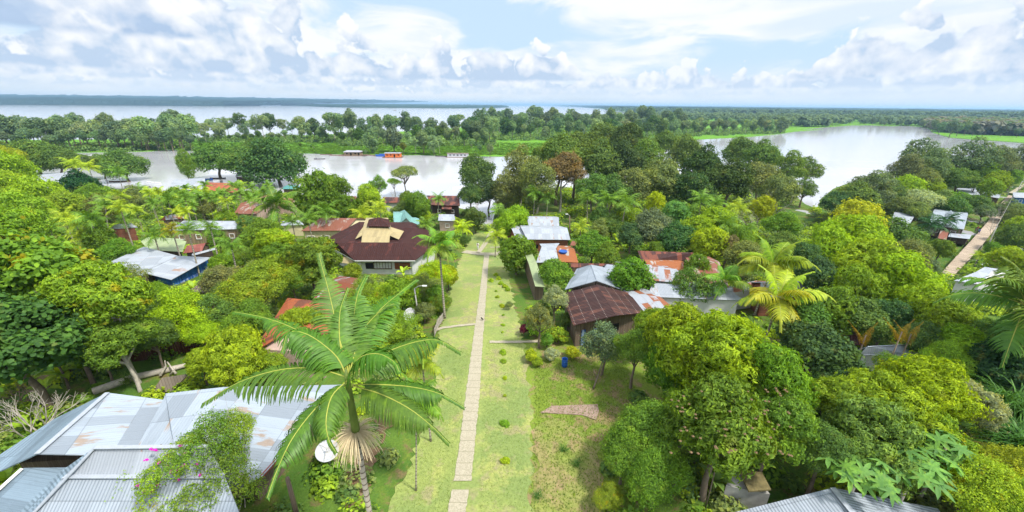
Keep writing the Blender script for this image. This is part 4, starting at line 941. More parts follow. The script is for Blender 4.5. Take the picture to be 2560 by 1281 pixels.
house('white_brick_house', 'white roof over a brick-red wall right of the yellowing palm', [(1900, 744), (2040, 742)], [(1902, 706), (2008, 706)], 2.9, 1.0, MET_WHITE, BRICK, op=[(.85, .7, .7, 1.2, 'opening')])
house('green_lean_to', 'narrow mossy green lean-to beside the tree at the garden path', [(1338, 716), (1362, 718)], [(1322, 660), (1342, 658)], 2.4, .5, ROOF_GREEN, WOOD, win=False, trim=ROOF_GREEN)
# ---- near right
r4, pans, fp = roof_panels('front_right_house', 'blue-grey corrugated roof with an orange rust patch at the bottom right of the view', [
    [(2082, 1220, 5.0), (1800, 1290, 3.2), (1760, 1380, 3.0), (2210, 1380, 4.6), (2150, 1290, 4.8)],
    [(2082, 1220, 5.0), (2345, 1272, 3.2), (2420, 1380, 3.0), (2210, 1380, 4.6), (2150, 1290, 4.8)]], MET_CORR, WOOD, ([(1830, 1370), (2080, 1250), (2330, 1285), (2360, 1370)], 7.4, 2.8), 'house')
MB().bar(P(2082, 1220, 12.45), P(2210, 1380, 12.05), .35, .05).build('ridge_cap', RIDGE, r4)
MB().slab([P(1895, 1273, 10.9), P(1948, 1262, 11.12), P(1985, 1300, 11.0), P(1900, 1320, 10.6)], .02).build('rust_patch', MET_ORANGE, r4)
house('leaf_strewn_white_house', 'white roof half hidden by palms and dead fronds, above the lower right trees', [(2150, 888), (2300, 892)], [(2170, 866), (2285, 860)], 3.0, .9, MET_WHITE, WHITE, win=False)
house('dark_hut', 'dark wooden hut behind the dead palm fronds at the right', [(2128, 862), (2160, 864)], [(2126, 838), (2150, 836)], 2.6, .7, MET_MAROON2, DARKWOOD, win=False, trim=MET_MAROON2)
root = empty('concrete_cistern', Vector(T(1880, 1255)), 'grey concrete cistern with a mossy slab lid under the flowering tree', 'cistern'); b = Vector(T(1880, 1255)); zt = b.z+2.0
k = [Vector(P(u, v, zt)) for u, v in ((1848, 1176), (1905, 1180), (1928, 1224), (1872, 1228))]
MB().slab(k, .12).build('lid', M_plain('mossy_slab', (.17, .14, .06), .95, .4, 3), root)
k2 = [Vector(P(u, v, zt-.4)) for u, v in ((1815, 1215), (1925, 1236), (1900, 1200), (1830, 1178))]; mb = MB(); c = sum(k2, Vector((0, 0, 0)))/4
mb.add([p for p in k2]+[Vector((p.x, p.y, b.z-.8)) for p in k2], [(0, 1, 2, 3)]+[(i, i+4, (i+1) % 4+4, (i+1) % 4) for i in range(4)]); mb.build('tank', GREYW, root)
# ---- left side of the village
rA, pans, fp = roof_panels('striped_gable_house', 'pale grey metal roof with a striped gable wall, joined to the blue-walled building', [
    [(268, 658, 4.6), (360, 617, 4.9), (445, 640, 4.5), (372, 674, 4.2), (355, 690, 4.1)]], MET_WHITE, WOOD, ([(275, 662), (360, 625), (440, 645), (360, 690)], 5.3, 4.1), 'house')
mb = MB()
for i in range(5):
    t_ = i/5; a = fp[0].lerp(fp[3], t_+.05); b = fp[0].lerp(fp[3], t_+.14); mb.bar((a.x, a.y, 7.0), (b.x, b.y, 7.0), .16, 3.0)
mb.build('white_board', TRIM, rA)
rB, pans, fp = roof_panels('blue_school', 'long building with a pale grey metal roof and a bright blue wall with striped boards', [
    [(357, 682, 4.3), (447, 640, 4.6), (529, 644, 4.0), (428, 700, 3.6)]], MET_WHITE, BLUEW, ([(365, 684), (445, 645), (526, 646), (428, 699)], 5.3, 3.5), 'building')
a, b = fp[3], fp[2]
openings(rB, a, b, [(s/7+.07, .8, 1.3, .9, 'panel') for s in range(7)], 5.3)
house('long_grey_house', 'long pale grey metal roof with a hipped left end over tan board walls', [(419, 577), (602, 573)], [(459, 552), (617, 556)], 3.2, 1.0, MET_WHITE, TAN)
house('pale_green_roof_house', 'flat pale green roof with a dark gutter line, left of the small red roofs', [(372, 625), (456, 630)], [(352, 604), (466, 604)], 3.0, .5, ROOF_GREEN, WOOD, win=False, trim=DARK)
house('faded_red_house', 'small faded red gable roof right of the pale green roof', [(457, 634), (505, 628)], [(468, 614), (514, 608)], 2.8, .8, ROOF_RED, WOOD, win=False, trim=ROOF_RED)
house('thin_grey_shed', 'thin strip of grey roof over a dark wall just right of the small red roof', [(482, 640), (540, 624)], [(480, 635), (536, 620)], 2.6, .3, MET_WHITE, DARKWOOD, win=False)
house('blue_hut', 'tiny hut with bright blue boards and a shaggy grey thatch roof at the left clearing', [(146, 622), (180, 624)], [(148, 602), (176, 604)], 2.2, .9, THATCH, BLUEW, win=False, trim=THATCH)
house('red_stilt_house', 'house with a grey gable roof and open red balcony railings under leaning palms', [(275, 572), (338, 568)], [(287, 562), (325, 557)], 3.4, 1.0, MET_WHITE, BRICK)
house('rust_white_house', 'roof half white and half rust among palms above the long grey roof', [(400, 552), (462, 546)], [(412, 540), (452, 533)], 3.0, 1.0, MET_MIX, WOOD)
house('dark_brown_cabin', 'brown roof with white ridge lines behind the long grey roof', [(545, 552), (620, 553)], [(560, 538), (618, 537)], 3.0, 1.0, MET_MAROON2, WOOD, win=False, trim=TRIM)
house('riverside_warehouse', 'large off-white hipped metal roof on the waterfront at the far left', [(75, 472), (236, 471)], [(60, 447), (182, 438)], 3.2, 1.3, MET_WHITE, BLUEW, far=[(52, 441), (175, 431)], op=[(.93, 1.6, 1.6, .8, 'panel')])
house('pink_shed', 'small rose-red roof at the corner of the waterfront warehouse', [(240, 486), (262, 484)], [(236, 473), (264, 473)], 2.4, .6, ROOF_RED, WOOD, win=False, trim=ROOF_RED)
house('white_jetty_shed', 'bright white flat roof at the waterside left of the two round dark trees', [(420, 479), (508, 473)], [(428, 457), (512, 460)], 2.8, .3, MET_WHITE, WHITE, win=False)
house('orange_gable_house', 'orange roof glimpsed behind palms below the two round dark trees', [(505, 478), (600, 482)], [(516, 461), (592, 463)], 2.8, .9, ROOF_ORANGE, WOOD, win=False, trim=ROOF_ORANGE)
house('teal_peak_house', 'small dark teal hipped roof under the big round tree by the water', [(704, 473), (748, 473)], [(716, 464), (738, 463)], 3.0, 1.0, M_metal('dark_teal_roof', (.08, .26, .24)), WOOD, hip=True, win=False, trim=ROOF_TEAL)
house('pink_gable_house', 'long sloping salmon roof behind the big-leaved palm, left of the dense dark tree', [(585, 534), (640, 536)], [(602, 508), (700, 488)], 3.2, 1.4, MET_PINK, PINKW, win=False)
house('salmon_back_house', 'short pinkish-brown roof peeking out right of the long salmon roof', [(668, 512), (735, 512)], [(680, 497), (732, 496)], 3.0, 1.0, MET_PINK, PINKW, win=False)
house('rust_red_school', 'cream-walled building with a rust-red streaked roof and dark windows left of the hall', [(752, 578), (862, 577)], [(802, 545), (892, 546)], 3.3, 1.6, MET_PINK, CREAM, op=[(.15, 1.4, .8, 1.5, 'window'), (.5, 1.6, .8, 1.5, 'window'), (.85, 1.6, .8, 1.5, 'window')])
house('white_gutter_house', 'grey-brown roof with a curved white edge right of the rust-red streaked roof', [(860, 572), (905, 562)], [(868, 556), (902, 545)], 3.2, .8, MET_PINK, CREAM, win=False, trim=TRIM)
house('blue_patch_hut', 'small white roof left of the rust-red streaked roof', [(700, 565), (760, 562)], [(708, 553), (748, 550)], 2.8, .7, MET_WHITE, CREAM, win=False)
house('teal_house', 'low teal roof wing to the left of the steep teal gable', [(985, 565), (1012, 564)], [(983, 534), (1008, 532)], 3.6, 1.3, ROOF_TEAL, WOOD, win=False, trim=ROOF_TEAL)
gable_front('teal_gable_house', 'steep light teal gable roof behind the hall, its peak pointing up', (992, 566), (985, 535), (1035, 566), (1030, 543), (1016, 545), (1011, 525), 3.2, 2.2, ROOF_TEAL, WHITE)
house('teal_wing', 'low teal roof wing to the right of the steep teal gable', [(1022, 566), (1049, 566)], [(1012, 546), (1048, 547)], 3.2, .8, ROOF_TEAL, WHITE, win=False, trim=ROOF_TEAL)
house('white_shop', 'small white roof with an open front between the teal roofs and the palms', [(1095, 552), (1140, 553)], [(1097, 536), (1135, 537)], 2.8, .8, MET_WHITE, PINKW)
house('brown_river_house', 'brown riverside roof left of the bare pale shrub', [(858, 505), (900, 505)], [(852, 491), (890, 491)], 3.0, 1.0, MET_MAROON2, WOOD, win=False, trim=MET_MAROON2)
house('twin_brown_river_house', 'brown riverside roof with a white triangular gable at its left', [(962, 508), (1022, 506)], [(958, 493), (1018, 494)], 3.0, 1.0, MET_MAROON2, WHITE, win=False, trim=TRIM)
house('grey_river_shed', 'grey gable roof just right of the brown roof with the white gable', [(1000, 514), (1030, 512)], [(1008, 496), (1030, 495)], 2.8, .8, THATCH, WOOD, win=False)
house('dark_river_house', 'large dark brown roof over black walls beside the tall riverside trees', [(1078, 513), (1150, 515)], [(1066, 489), (1148, 490)], 3.6, 1.6, MET_MAROON2, DARKWOOD, trim=MET_MAROON2)
house('dark_porch', 'small brown porch roof with a grey sheet in front of the dark riverside house', [(1104, 523), (1130, 524)], [(1106, 511), (1130, 511)], 2.6, .5, MET_MAROON2, DARKWOOD, win=False, trim=MET_MAROON2)
house('river_lookout_shed', 'small grey open roof by the water behind the round trees', [(588, 442), (622, 444)], [(592, 433), (622, 432)], 3.2, .7, MET_WHITE, DARKWOOD, win=False)
# ---- right-hand wetland houses on stilts
kw = dict(stilts=.9)
house('white_wetland_house', 'white metal roof with a grey patch, leftmost beside the wetland trees', [(2222, 566), (2270, 569)], [(2237, 529), (2290, 534)], 3.6, .5, MET_WHITE, WOOD, win=False, **kw)
house('cross_gable_house', 'pale grey cross-gabled roof behind two dark palms near the raised walkway', [(2322, 562), (2410, 574)], [(2333, 529), (2420, 537)], 3.8, .9, MET_CORR, WOOD, **kw)
gable_front('dormer_gable', 'small pointed gable on the pale grey roof near the walkway', (2366, 550), (2362, 535), (2392, 552), (2384, 534), (2382, 540), (2378, 526), 4.4, .9, MET_CORR, WOOD)
house('striped_wetland_hut', 'pinkish striped roof below the cross-gabled roof', [(2345, 596), (2366, 600)], [(2352, 574), (2372, 580)], 2.6, .5, MET_PINK, WOOD, win=False, **kw)
house('walkway_shed', 'low grey metal roof touching the raised walkway', [(2370, 592), (2424, 598)], [(2375, 584), (2428, 590)], 2.4, .3, MET_WHITE, DARKWOOD, win=False, **kw)
house('white_lower_house', 'large white roof below the walkway at the right, partly behind palm fronds', [(2385, 702), (2450, 712)], [(2440, 680), (2482, 676)], 3.0, .7, MET_WHITE, WHITE, win=False)
house('dark_wetland_house', 'dark brown and grey roof with dark walls right of the walkway', [(2480, 655), (2515, 650)], [(2482, 638), (2512, 634)], 3.0, .8, MET_MAROON2, DARKWOOD, win=False, trim=MET_MAROON2, **kw)
house('long_stilt_house', 'long low white roof on a plank house left of the walkway in the distance', [(2393, 487), (2455, 488)], [(2396, 475), (2452, 477)], 3.4, .5, MET_WHITE, WOOD, **kw)
house('second_stilt_house', 'white-roofed plank house, the right one of the pair left of the far walkway', [(2457, 490), (2498, 496)], [(2458, 478), (2502, 485)], 3.2, .5, MET_WHITE, WOOD, **kw)
house('small_stilt_hut', 'small white-roofed hut just behind the pair of plank houses', [(2425, 473), (2448, 474)], [(2424, 464), (2448, 465)], 2.8, .4, MET_WHITE, DARKWOOD, win=False, **kw)
house('far_white_hut', 'white roof among trees, farthest up the right bank', [(2448, 441), (2495, 439)], [(2450, 433), (2492, 433)], 3.0, .6, MET_WHITE, WOOD, win=False, **kw)
house('far_thatch_hut', 'brown thatched roof at the upper right edge of the village', [(2515, 425), (2560, 428)], [(2518, 418), (2556, 420)], 3.0, .8, THATCH, WOOD, win=False, trim=THATCH, **kw)
house('blue_stilt_house', 'white-roofed stilt house with a blue wall at the right edge beside the walkway', [(2535, 494), (2575, 496)], [(2532, 484), (2578, 486)], 3.6, .5, MET_WHITE, BLUEW, **kw)
# ------------------------------------------------------------------ raised walkway, people, boats, poles, small things
DECK = M_planks('walkway_boards', (.40, .31, .22), (.50, .40, .30), .25)
wk = [(2352, 684, 2382, 692), (2392, 640, 2424, 648), (2425, 605, 2456, 612), (2465, 560, 2492, 567), (2487, 530, 2508, 535), (2505, 506, 2522, 510), (2522, 488, 2534, 491)]
rt = empty('raised_walkway', P(2430, 610, 1.), 'long tan raised walkway running up the right side over the wetland', 'walkway')
mb = MB(); L_ = [Vector(P(a, b, 1.5)) for a, b, c, d in wk]; R_ = [Vector(P(c, d, 1.5)) for a, b, c, d in wk]
for i in range(len(wk)-1): mb.slab([L_[i], R_[i], R_[i+1], L_[i+1]], .14, R_[i]-L_[i])
mb.build('deck', DECK, rt)
for i in range(len(wk)):
    for q in (L_[i], R_[i]): MB().box((q.x, q.y, .35), (.25, .25, 2.1)).build('pile', GREYW, rt)
BUILT.append([L_[0].xy, R_[0].xy, R_[3].xy, L_[3].xy]); BUILT.append([L_[3].xy, R_[3].xy, R_[-1].xy, L_[-1].xy])
wk2 = [(2522, 482, 2534, 484), (2545, 468, 2552, 471), (2575, 452, 2580, 455)]
rt = empty('far_walkway', P(2550, 468, 1.), 'narrow pale footbridge continuing from the walkway to the right edge', 'walkway'); mb = MB(); L2_ = [Vector(P(a, b, 1.2)) for a, b, c, d in wk2]; R2_ = [Vector(P(c, d, 1.2)) for a, b, c, d in wk2]
for i in range(2): mb.slab([L2_[i], R2_[i], R2_[i+1], L2_[i+1]], .12, R2_[i]-L2_[i])
mb.build('deck', CONC, rt)
for q in L2_+R2_: MB().box((q.x, q.y, .3), (.2, .2, 1.8)).build('pile', GREYW, rt)
def person(loc, label, shirt, pants, face=0., h=1.68, stride=.15, arms=.1, group=None, hair=(.02, .015, .012), seat=False):
    import bmesh
    e = empty('person', loc, label, 'person', group, face); k = h/1.7
    J = dict(pelvis=(0, 0, .92), chest=(0, .01, 1.22), neck=(0, 0, 1.42), head=(0, .01, 1.52), crown=(0, 0, 1.66), shl=(-.19, 0, 1.38), ell=(-.25, .02-arms*.3, 1.10), hal=(-.26, .10-arms, .86), shr=(.19, 0, 1.38), elr=(.25, .02+arms*.5, 1.10), har=(.26, .12+arms, .88),
             hpl=(-.09, 0, .88), knl=(-.10, stride*.6+.03, .49), anl=(-.10, stride, .08), tol=(-.10, stride+.16, .03), hpr=(.09, 0, .88), knr=(.10, -stride*.3+.03, .49), anr=(.10, -stride, .09), tor=(.10, -stride+.16, .03))
    if seat:
        for a_, s_ in (('l', -1), ('r', 1)):
            J['kn'+a_] = (s_*.14, .42, .98); J['an'+a_] = (s_*.12, .50, .58); J['to'+a_] = (s_*.12, .66, .54)
    Rd = dict(pelvis=.135, chest=.15, neck=.055, head=.088, crown=.06, shl=.065, ell=.042, hal=.03, shr=.065, elr=.042, har=.03, hpl=.085, knl=.06, anl=.04, tol=.03, hpr=.085, knr=.06, anr=.04, tor=.03)
    ed = [('pelvis', 'chest'), ('chest', 'neck'), ('neck', 'head'), ('head', 'crown'), ('chest', 'shl'), ('shl', 'ell'), ('ell', 'hal'), ('chest', 'shr'), ('shr', 'elr'), ('elr', 'har'), ('pelvis', 'hpl'), ('hpl', 'knl'), ('knl', 'anl'), ('anl', 'tol'), ('pelvis', 'hpr'), ('hpr', 'knr'), ('knr', 'anr'), ('anr', 'tor')]
    dz = .42 if seat else 0
    def skin(name, names, edges, grow, mat, sub=1):
        me = bpy.data.meshes.new(name); ix = {n: i for i, n in enumerate(names)}
        me.from_pydata([tuple(c*k-(dz if i == 2 else 0) for i, c in enumerate(J[n])) for n in names], [(ix[a], ix[b]) for a, b in edges], []); o = link(name, me, mat, e)
        o.modifiers.new('skin', 'SKIN'); sv = me.skin_vertices[0].data
        for n in names: sv[ix[n]].radius = ((Rd[n]+grow)*k,)*2
        sv[ix[names[0]]].use_root = True; s_ = o.modifiers.new('sub', 'SUBSURF'); s_.levels = s_.render_levels = sub
        o.modifiers['skin'].use_smooth_shade = True; return o
    skin('body', list(J), ed, 0, SKIN, 1)
    skin('shirt', ['pelvis', 'chest', 'shl', 'ell', 'shr', 'elr'], [('pelvis', 'chest'), ('chest', 'shl'), ('shl', 'ell'), ('chest', 'shr'), ('shr', 'elr')], .018, M_plain('shirt_cloth', shirt, .9, .1))
    skin('trousers', ['pelvis', 'hpl', 'knl', 'hpr', 'knr', 'anl', 'anr'], [('pelvis', 'hpl'), ('hpl', 'knl'), ('knl', 'anl'), ('pelvis', 'hpr'), ('hpr', 'knr'), ('knr', 'anr')], .014, M_plain('trouser_cloth', pants, .9, .1))
    hb = MB(); hb.lathe([(.001, .11), (.07, .085), (.098, .02), (.095, -.04), (.085, -.07)], (0, -.012, 1.585*k-dz), 10); hb.build('hair', M_plain('dark_hair', hair, .6, .1), e, True, world=False)
    for s_ in (-1, 1): MB().lathe([(.001, .010), (.010, 0), (.001, -.010)], (s_*.032, .088, 1.555*k-dz), 6).build('eye', DARK, e, True, world=False)
    return e
SKIN = M_plain('brown_skin', (.28, .15, .09), .6, .08, 4)
pw = Vector(P(2437, 583, 1.52))
person(pw, 'walker in a dark shirt, left of the three people on the raised walkway', (.03, .03, .06), (.12, .10, .10), -.4, 1.65)
person(Vector(P(2441, 579, 1.52)), 'walker in a red-brown shirt, middle of the three people on the raised walkway', (.30, .05, .04), (.03, .03, .05), -.4, 1.6)
person(Vector(P(2445, 586, 1.52)), 'walker in a bright blue shirt, nearest of the three people on the raised walkway', (.05, .14, .55), (.05, .07, .20), -.4, 1.6)
person(Vector(T(1195, 625)), 'person in white standing by the path junction near the water', (.75, .75, .75), (.65, .65, .66), 2.9, 1.7)
# ---- boats
HULLD = M_planks('dark_hull', (.05, .04, .04), wdt=.3, vertical=False); HULLB = M_plain('blue_hull', (.03, .10, .42), .5, .15); HULLBR = M_planks('brown_hull', (.14, .08, .05), wdt=.3, vertical=False); RAFT = M_planks('raft_logs', (.19, .13, .10), wdt=.35); HULLW = M_plain('white_hull', (.70, .70, .72), .5, .08)
def hull_parts(e, L, B_, Hh, mat, seats=3, inner=DARKWOOD):
    """open pointed hull along X with real sides"""
    n = 14; V, Fq = [], []
    for i in range(n+1):
        s = i/n; w = B_/2*math.sin(min(1., max(0., s*1.0))*math.pi)**.55+.02; sh = Hh*(1+.55*abs(2*s-1)**3); x = (s-.5)*L
        V += [(x, -w, sh), (x, -w*.72, -.12), (x, 0, -.2), (x, w*.72, -.12), (x, w, sh), (x, w-.06, sh), (x, w*.62, .02), (x, 0, -.02), (x, -w*.62, .02), (x, -w+.06, sh)]
    for i in range(n):
        for k in range(10): Fq.append([i*10+k, i*10+(k+1) % 10, i*10+10+(k+1) % 10, i*10+10+k])
    link('hull', mesh_np('hull', V, [np.array(Fq)], True), mat, e)
    for k in range(seats): MB().box(((k-(seats-1)/2)*L/(seats+1.5), 0, Hh*.75), (.22, B_*.8, .04)).build('seat', inner, e, world=False)
def canoe(p, L, B_, rz, label, mat=HULLD, seats=3, group=None, name='canoe', cat='canoe', Hh=.32):
    e = empty(name, (p[0], p[1], .02), label, cat, group, rz); hull_parts(e, L, B_, Hh, mat, seats); return e
p = P(799, 398.5, 0); canoe(p, 7., .9, .15, 'long canoe with one paddler crossing the channel left of the floating houses')
person((p[0]-2.2, p[1]-.3, .05), 'person in a pale cap sitting at the stern of the crossing canoe', (.35, .33, .32), (.05, .06, .12), -1.4, 1.6, seat=True)
canoe(P(1110, 391.5, 0), 12., 1.3, .05, 'long dark boat moored at the left end of the white houseboat', Hh=.55)
canoe(P(950, 391, 0), 9., 1.2, -.05, 'dark canoe lying beside the orange floating house', HULLBR)
canoe(P(815, 387, 0), 8., .9, .1, 'low brown canoe at the left end of the grey-roofed raft house', HULLBR)
canoe(P(1208, 574, .1), 8.5, 1.1, .9, 'left one of two dark canoes pulled up at the landing by the inlet')
canoe(P(1221, 577, .1), 8.5, 1.0, 2.2, 'right one of two dark canoes pulled up at the landing by the inlet')
canoe(P(70, 438, 0), 12., 2.0, .05, 'black boat moored under the trees at the far left waterfront', M_plain('black_hull', (.012, .014, .03), .5), Hh=.9)
canoe(P(232, 449, 0), 8., 1.0, -.1, 'slim yellow-green canoe by the left waterfront', M_plain('yellow_green_hull', (.25, .27, .05), .6), seats=2)
def raft_house(p, rz, label, L, B_, wallm, roofm, rafts, wins, boat=None, hgt=2.3, name='floating_house', flat=False):
    e = empty(name, (p[0], p[1], 0), label, 'floating house', None, rz)
    for rx, rw_ in rafts:
        mb = MB(); n = max(2, int(rw_/.5))
        for k in range(n): mb.tube([(rx[0], -rw_/2+(k+.5)*rw_/n, .12), (rx[1], -rw_/2+(k+.5)*rw_/n, .12)], rw_/n*.5, 8)
        mb.build('raft', RAFT, e, world=False)
    mb = MB(); mb.box((0, 0, .3+hgt/2), (L, B_, hgt)); mb.build('wall', wallm, e, world=False)
    r_ = MB(); o = .5; z = .3+hgt; rise = .25 if flat else .9
    A, Bq, Cq, Dq = Vector((-L/2-o, -B_/2-o, z)), Vector((L/2+o, -B_/2-o, z)), Vector((L/2+o-(0 if flat else B_*.3), 0, z+rise)), Vector((-L/2-o+(0 if flat else B_*.3), 0, z+rise)); A2, B2 = Vector((A.x, -A.y, z)), Vector((Bq.x, -Bq.y, z))
    r_.slab([A, Bq, Cq, Dq], .08); r_.slab([A2, B2, Cq, Dq], .08)
    if not flat: r_.slab([A, Dq, A2], .08); r_.slab([Bq, Cq, B2], .08)
    r_.build('roof', roofm, e, world=False)
    for x, w_, h_, kind in wins:
        mb = MB().box((x, -B_/2-.04, .3+(h_/2 if kind == 'door' else hgt*.58)), (w_, .08, h_)); mb.build(kind, DARK if kind != 'post' else TRIM, e, world=False)
    return e
raft_house(P(884, 389, 0), .08, 'grey-roofed plank house floating on a long log raft in the channel', 11., 6., TAN, M_metal('lilac_grey_roof', (.36, .36, .42)), [((-9, 9), 8.), ((-16, -6), 3.), ((6, 14), 3.)], [(-3.4, 1., 1., 'window'), (-.8, 1.1, 1.9, 'door'), (2.2, 1.2, 1., 'window'), (4.4, .9, 1.9, 'door')])
raft_house(P(984, 394, 0), .06, 'bright orange floating house with a white roof and a blue boat alongside', 10., 5., ORANGEW, MET_WHITE, [((-7, 6), 6.)], [(-3.6, .8, .8, 'window'), (-1.2, .8, .8, 'window'), (1.2, .9, 1.9, 'door'), (3.8, .8, .8, 'window')], flat=True, hgt=2.7)
e = empty('blue_boat', (*P(956, 391.5, 0)[:2], .02), 'blue boat tied to the left side of the orange floating house', 'boat', None, .05); hull_parts(e, 9., 2.0, .9, HULLB, 3)
MB().box((0, 0, 1.2), (4., 1.5, .8)).build('cabin', HULLB, e, world=False)
raft_house(P(1145, 393, 0), .03, 'white houseboat with a flat brown thatch roof at the right end of the moorings', 14., 4.5, HULLW, THATCH, [((-8, 8), 5.)], [(-5, 1.2, .7, 'window'), (-2.5, 1.2, .7, 'window'), (0, 1.2, .7, 'window'), (2.5, 1.2, .7, 'window'), (5, 1.2, .7, 'window')], flat=True, hgt=2.2, name='houseboat')
e = empty('river_boat', (*P(258, 399, 0)[:2], .02), 'long white passenger boat moving across the channel at the left, leaving a wake', 'boat', None, .02); hull_parts(e, 18., 2.6, .8, HULLW, 2)
MB().box((0, 0, 2.5), (14., 2.5, .14)).build('canopy', HULLW, e, world=False); mb = MB()
for k in range(6):
    for s in (-1, 1): mb.box((-6+k*2.4, s*1.1, 1.6), (.1, .08, 1.8))
mb.build('canopy_post', REDTRIM, e, world=False)
e = empty('moored_launch', (*P(505, 452, 0)[:2], .02), 'dark blue launch moored behind the bright white waterside roof', 'boat', None, .2); hull_parts(e, 9., 2., .7, HULLB, 3)
for k, (u, v) in enumerate([(110, 309+0), (585, 306), (987, 277), (655, 289)]):
    tag(MB().tube([P(u-4, v, .1), P(u, v, .3), P(u+5, v+.3, .1)], [.2, 1.6, .3], 6).build('driftwood_raft', BARK), 'small dark floating driftwood clump on the wide river', 'driftwood', 'driftwood clumps drifting on the wide river')
# wake of the river boat: low ridges on the water
# ---- poles, lamps, dishes
def pole(ub, vb, h, label, name='utility_pole', cat='utility pole', lamp=None, cross=False, r=.11, top=None, mat=None):
    b = T(ub, vb); b[2] = g(b[0], b[1]); e = empty(name, b, label, cat); tp = (0, 0, h)
    if top: c = PY(*top, b[1]); tp = (c[0]-b[0], 0, c[2]-b[2])
    MB().tube([(0, 0, -.2), tp], [r, r*.7], 8).build('post', mat or GREYW, e, True, world=False)
    if lamp:
        mb = MB(); mb.tube([tp, (tp[0]+lamp*.5, 0, tp[2]+.35), (tp[0]+lamp, 0, tp[2]+.4)], .04, 6); mb.build('arm', GREYW, e, world=False); MB().box((tp[0]+lamp*1.15, 0, tp[2]+.38), (.55, .22, .12)).build('lamp_head', TRIM, e, world=False)
    if cross: MB().box((tp[0], 0, tp[2]-.25), (1.8, .12, .12)).build('crossarm', WOOD, e, world=False)
    return e
pole(1048, 805, 6, 'grey lamp post with a short arm behind the raised right palm fronds', 'street_lamp', 'street lamp', lamp=1.1, top=(1036, 722))
pole(1185, 585, 6, 'thin lamp post left of the canoes at the landing', 'street_lamp', 'street lamp', lamp=1.0, top=(1183, 549), r=.09)
pole(1425, 602, 8, 'weathered floodlight post right of the long white roofs', 'street_lamp', 'street lamp', lamp=-.6, top=(1424, 540), r=.16, mat=WOOD)
pole(745, 1300, 8, 'dark leaning wooden post at the bottom left of the tall palm', 'wooden_post', 'post', top=(718, 1195), r=.17, mat=WOOD)
pole(866, 565, 7, 'pale pole standing behind the rust-red streaked roof', top=(858, 517), r=.12)
pole(177, 545, 9, 'pale concrete pole with a crossarm rising among trees at the left', top=(152, 488), r=.22, cross=True)
def dish(c, R, n, label, feet=None, mat=None):
    """satellite dish facing n"""
    gz = g(c[0], c[1]); e = empty('satellite_dish', (c[0], c[1], gz), label, 'satellite dish'); lc = Vector((0, 0, c[2]-gz)); q = Vector(n).to_track_quat('Z', 'Y').to_matrix()
    mb = MB(); k = 12; prof = [(R*i/k, R*.28*(i/k)**2) for i in range(k+1)]; prof2 = [(r_+(0 if i else .0), z-.03) for i, (r_, z) in enumerate(prof)]
    mb.lathe(prof+prof2[::-1], (0, 0, 0), 28); mb.v = [tuple(q@Vector(p)+lc) for p in mb.v]; mb.build('bowl', mat or HULLW, e, True, world=False)
    f = q@Vector((0, 0, R*.8)); mb = MB()
    for a in (0, 2.09, 4.19): mb.tube([q@Vector((R*.95*math.cos(a), R*.95*math.sin(a), R*.26))+lc, f+lc], .018, 5)
    mb.tube([f+lc, f*1.12+lc], .08, 8); mb.build('feed_arm', GREYW, e, world=False)
    MB().tube([(0, 0, -.2), tuple(lc)], .07, 8).build('mast', GREYW, e, world=False); return e
dish(T(818, 1130, 1.6), .78, (.25, -.35, .9), 'large pale mesh satellite dish beside the metal roof, half behind the palm fronds', mat=M_plain('pale_mesh', (.42, .43, .44), .7, .2, 6))
dish(T(1022, 787, 1.4), .85, (.75, -.65, .25), 'white satellite dish standing behind the raised palm fronds near the lamp post')
dish(P(148, 486, 9.6), .9, (.5, -.6, .4), 'small reddish satellite dish on top of a mast among trees at the left', mat=PINKW)
# ---- garden things
b = T(1411, 917); b[2] = g(b[0], b[1]); e = empty('blue_barrel', b, 'open blue plastic barrel standing on the garden grass', 'barrel')
BB = M_plain('blue_plastic', (.015, .09, .36), .45, .12, 3); mb = MB(); mb.lathe([(.001, .02), (.25, .02), (.27, .0), (.285, .12), (.29, .28), (.305, .30), (.305, .34), (.29, .36), (.295, .58), (.31, .60), (.31, .64), (.29, .66), (.28, .88), (.29, .90), (.265, .90), (.262, .8), (.27, .3), (.001, .06)], (0, 0, .03), 24); mb.build('barrel_body', BB, e, True, world=False)
MB().lathe([(.285, .885), (.305, .89), (.305, .93), (.265, .93), (.265, .89)], (0, 0, .03), 24).build('rim', BB, e, world=False)
zt = g(*T(1407, 640, 3)[:2])+3.35; e = empty('water_tank', Vector(P(1407, 640, zt)), 'blue plastic water tank sitting on the orange-rust roof', 'water tank'); MB().lathe([(.001, 0), (.55, 0), (.60, .08), (.66, 1.0), (.70, 1.05), (.66, 1.1), (.60, 1.08), (.001, .95)], (0, 0, -.2), 20).build('tank_body', BB, e, True, world=False)
MB().lathe([(.70, 1.0), (.74, 1.02), (.74, 1.10), (.66, 1.12)], (0, 0, -.2), 20).build('rim', HULLB, e, world=False)
sl_ = [T(1352, 1034), T(1378, 1017), T(1494, 1013), T(1497, 1030), T(1490, 1052), T(1455, 1040), T(1410, 1037)]
zm = max(g(p[0], p[1]) for p in sl_)+.10; tag(MB().slab([(p[0], p[1], zm) for p in sl_], .22).build('broken_concrete_slab', M_ground('stained_slab', [(.36, .26, .20), (.30, .21, .16), (.42, .33, .26), (.20, .13, .09)], .8, 4)), 'broken stained concrete slab in the garden grass', 'concrete slab')
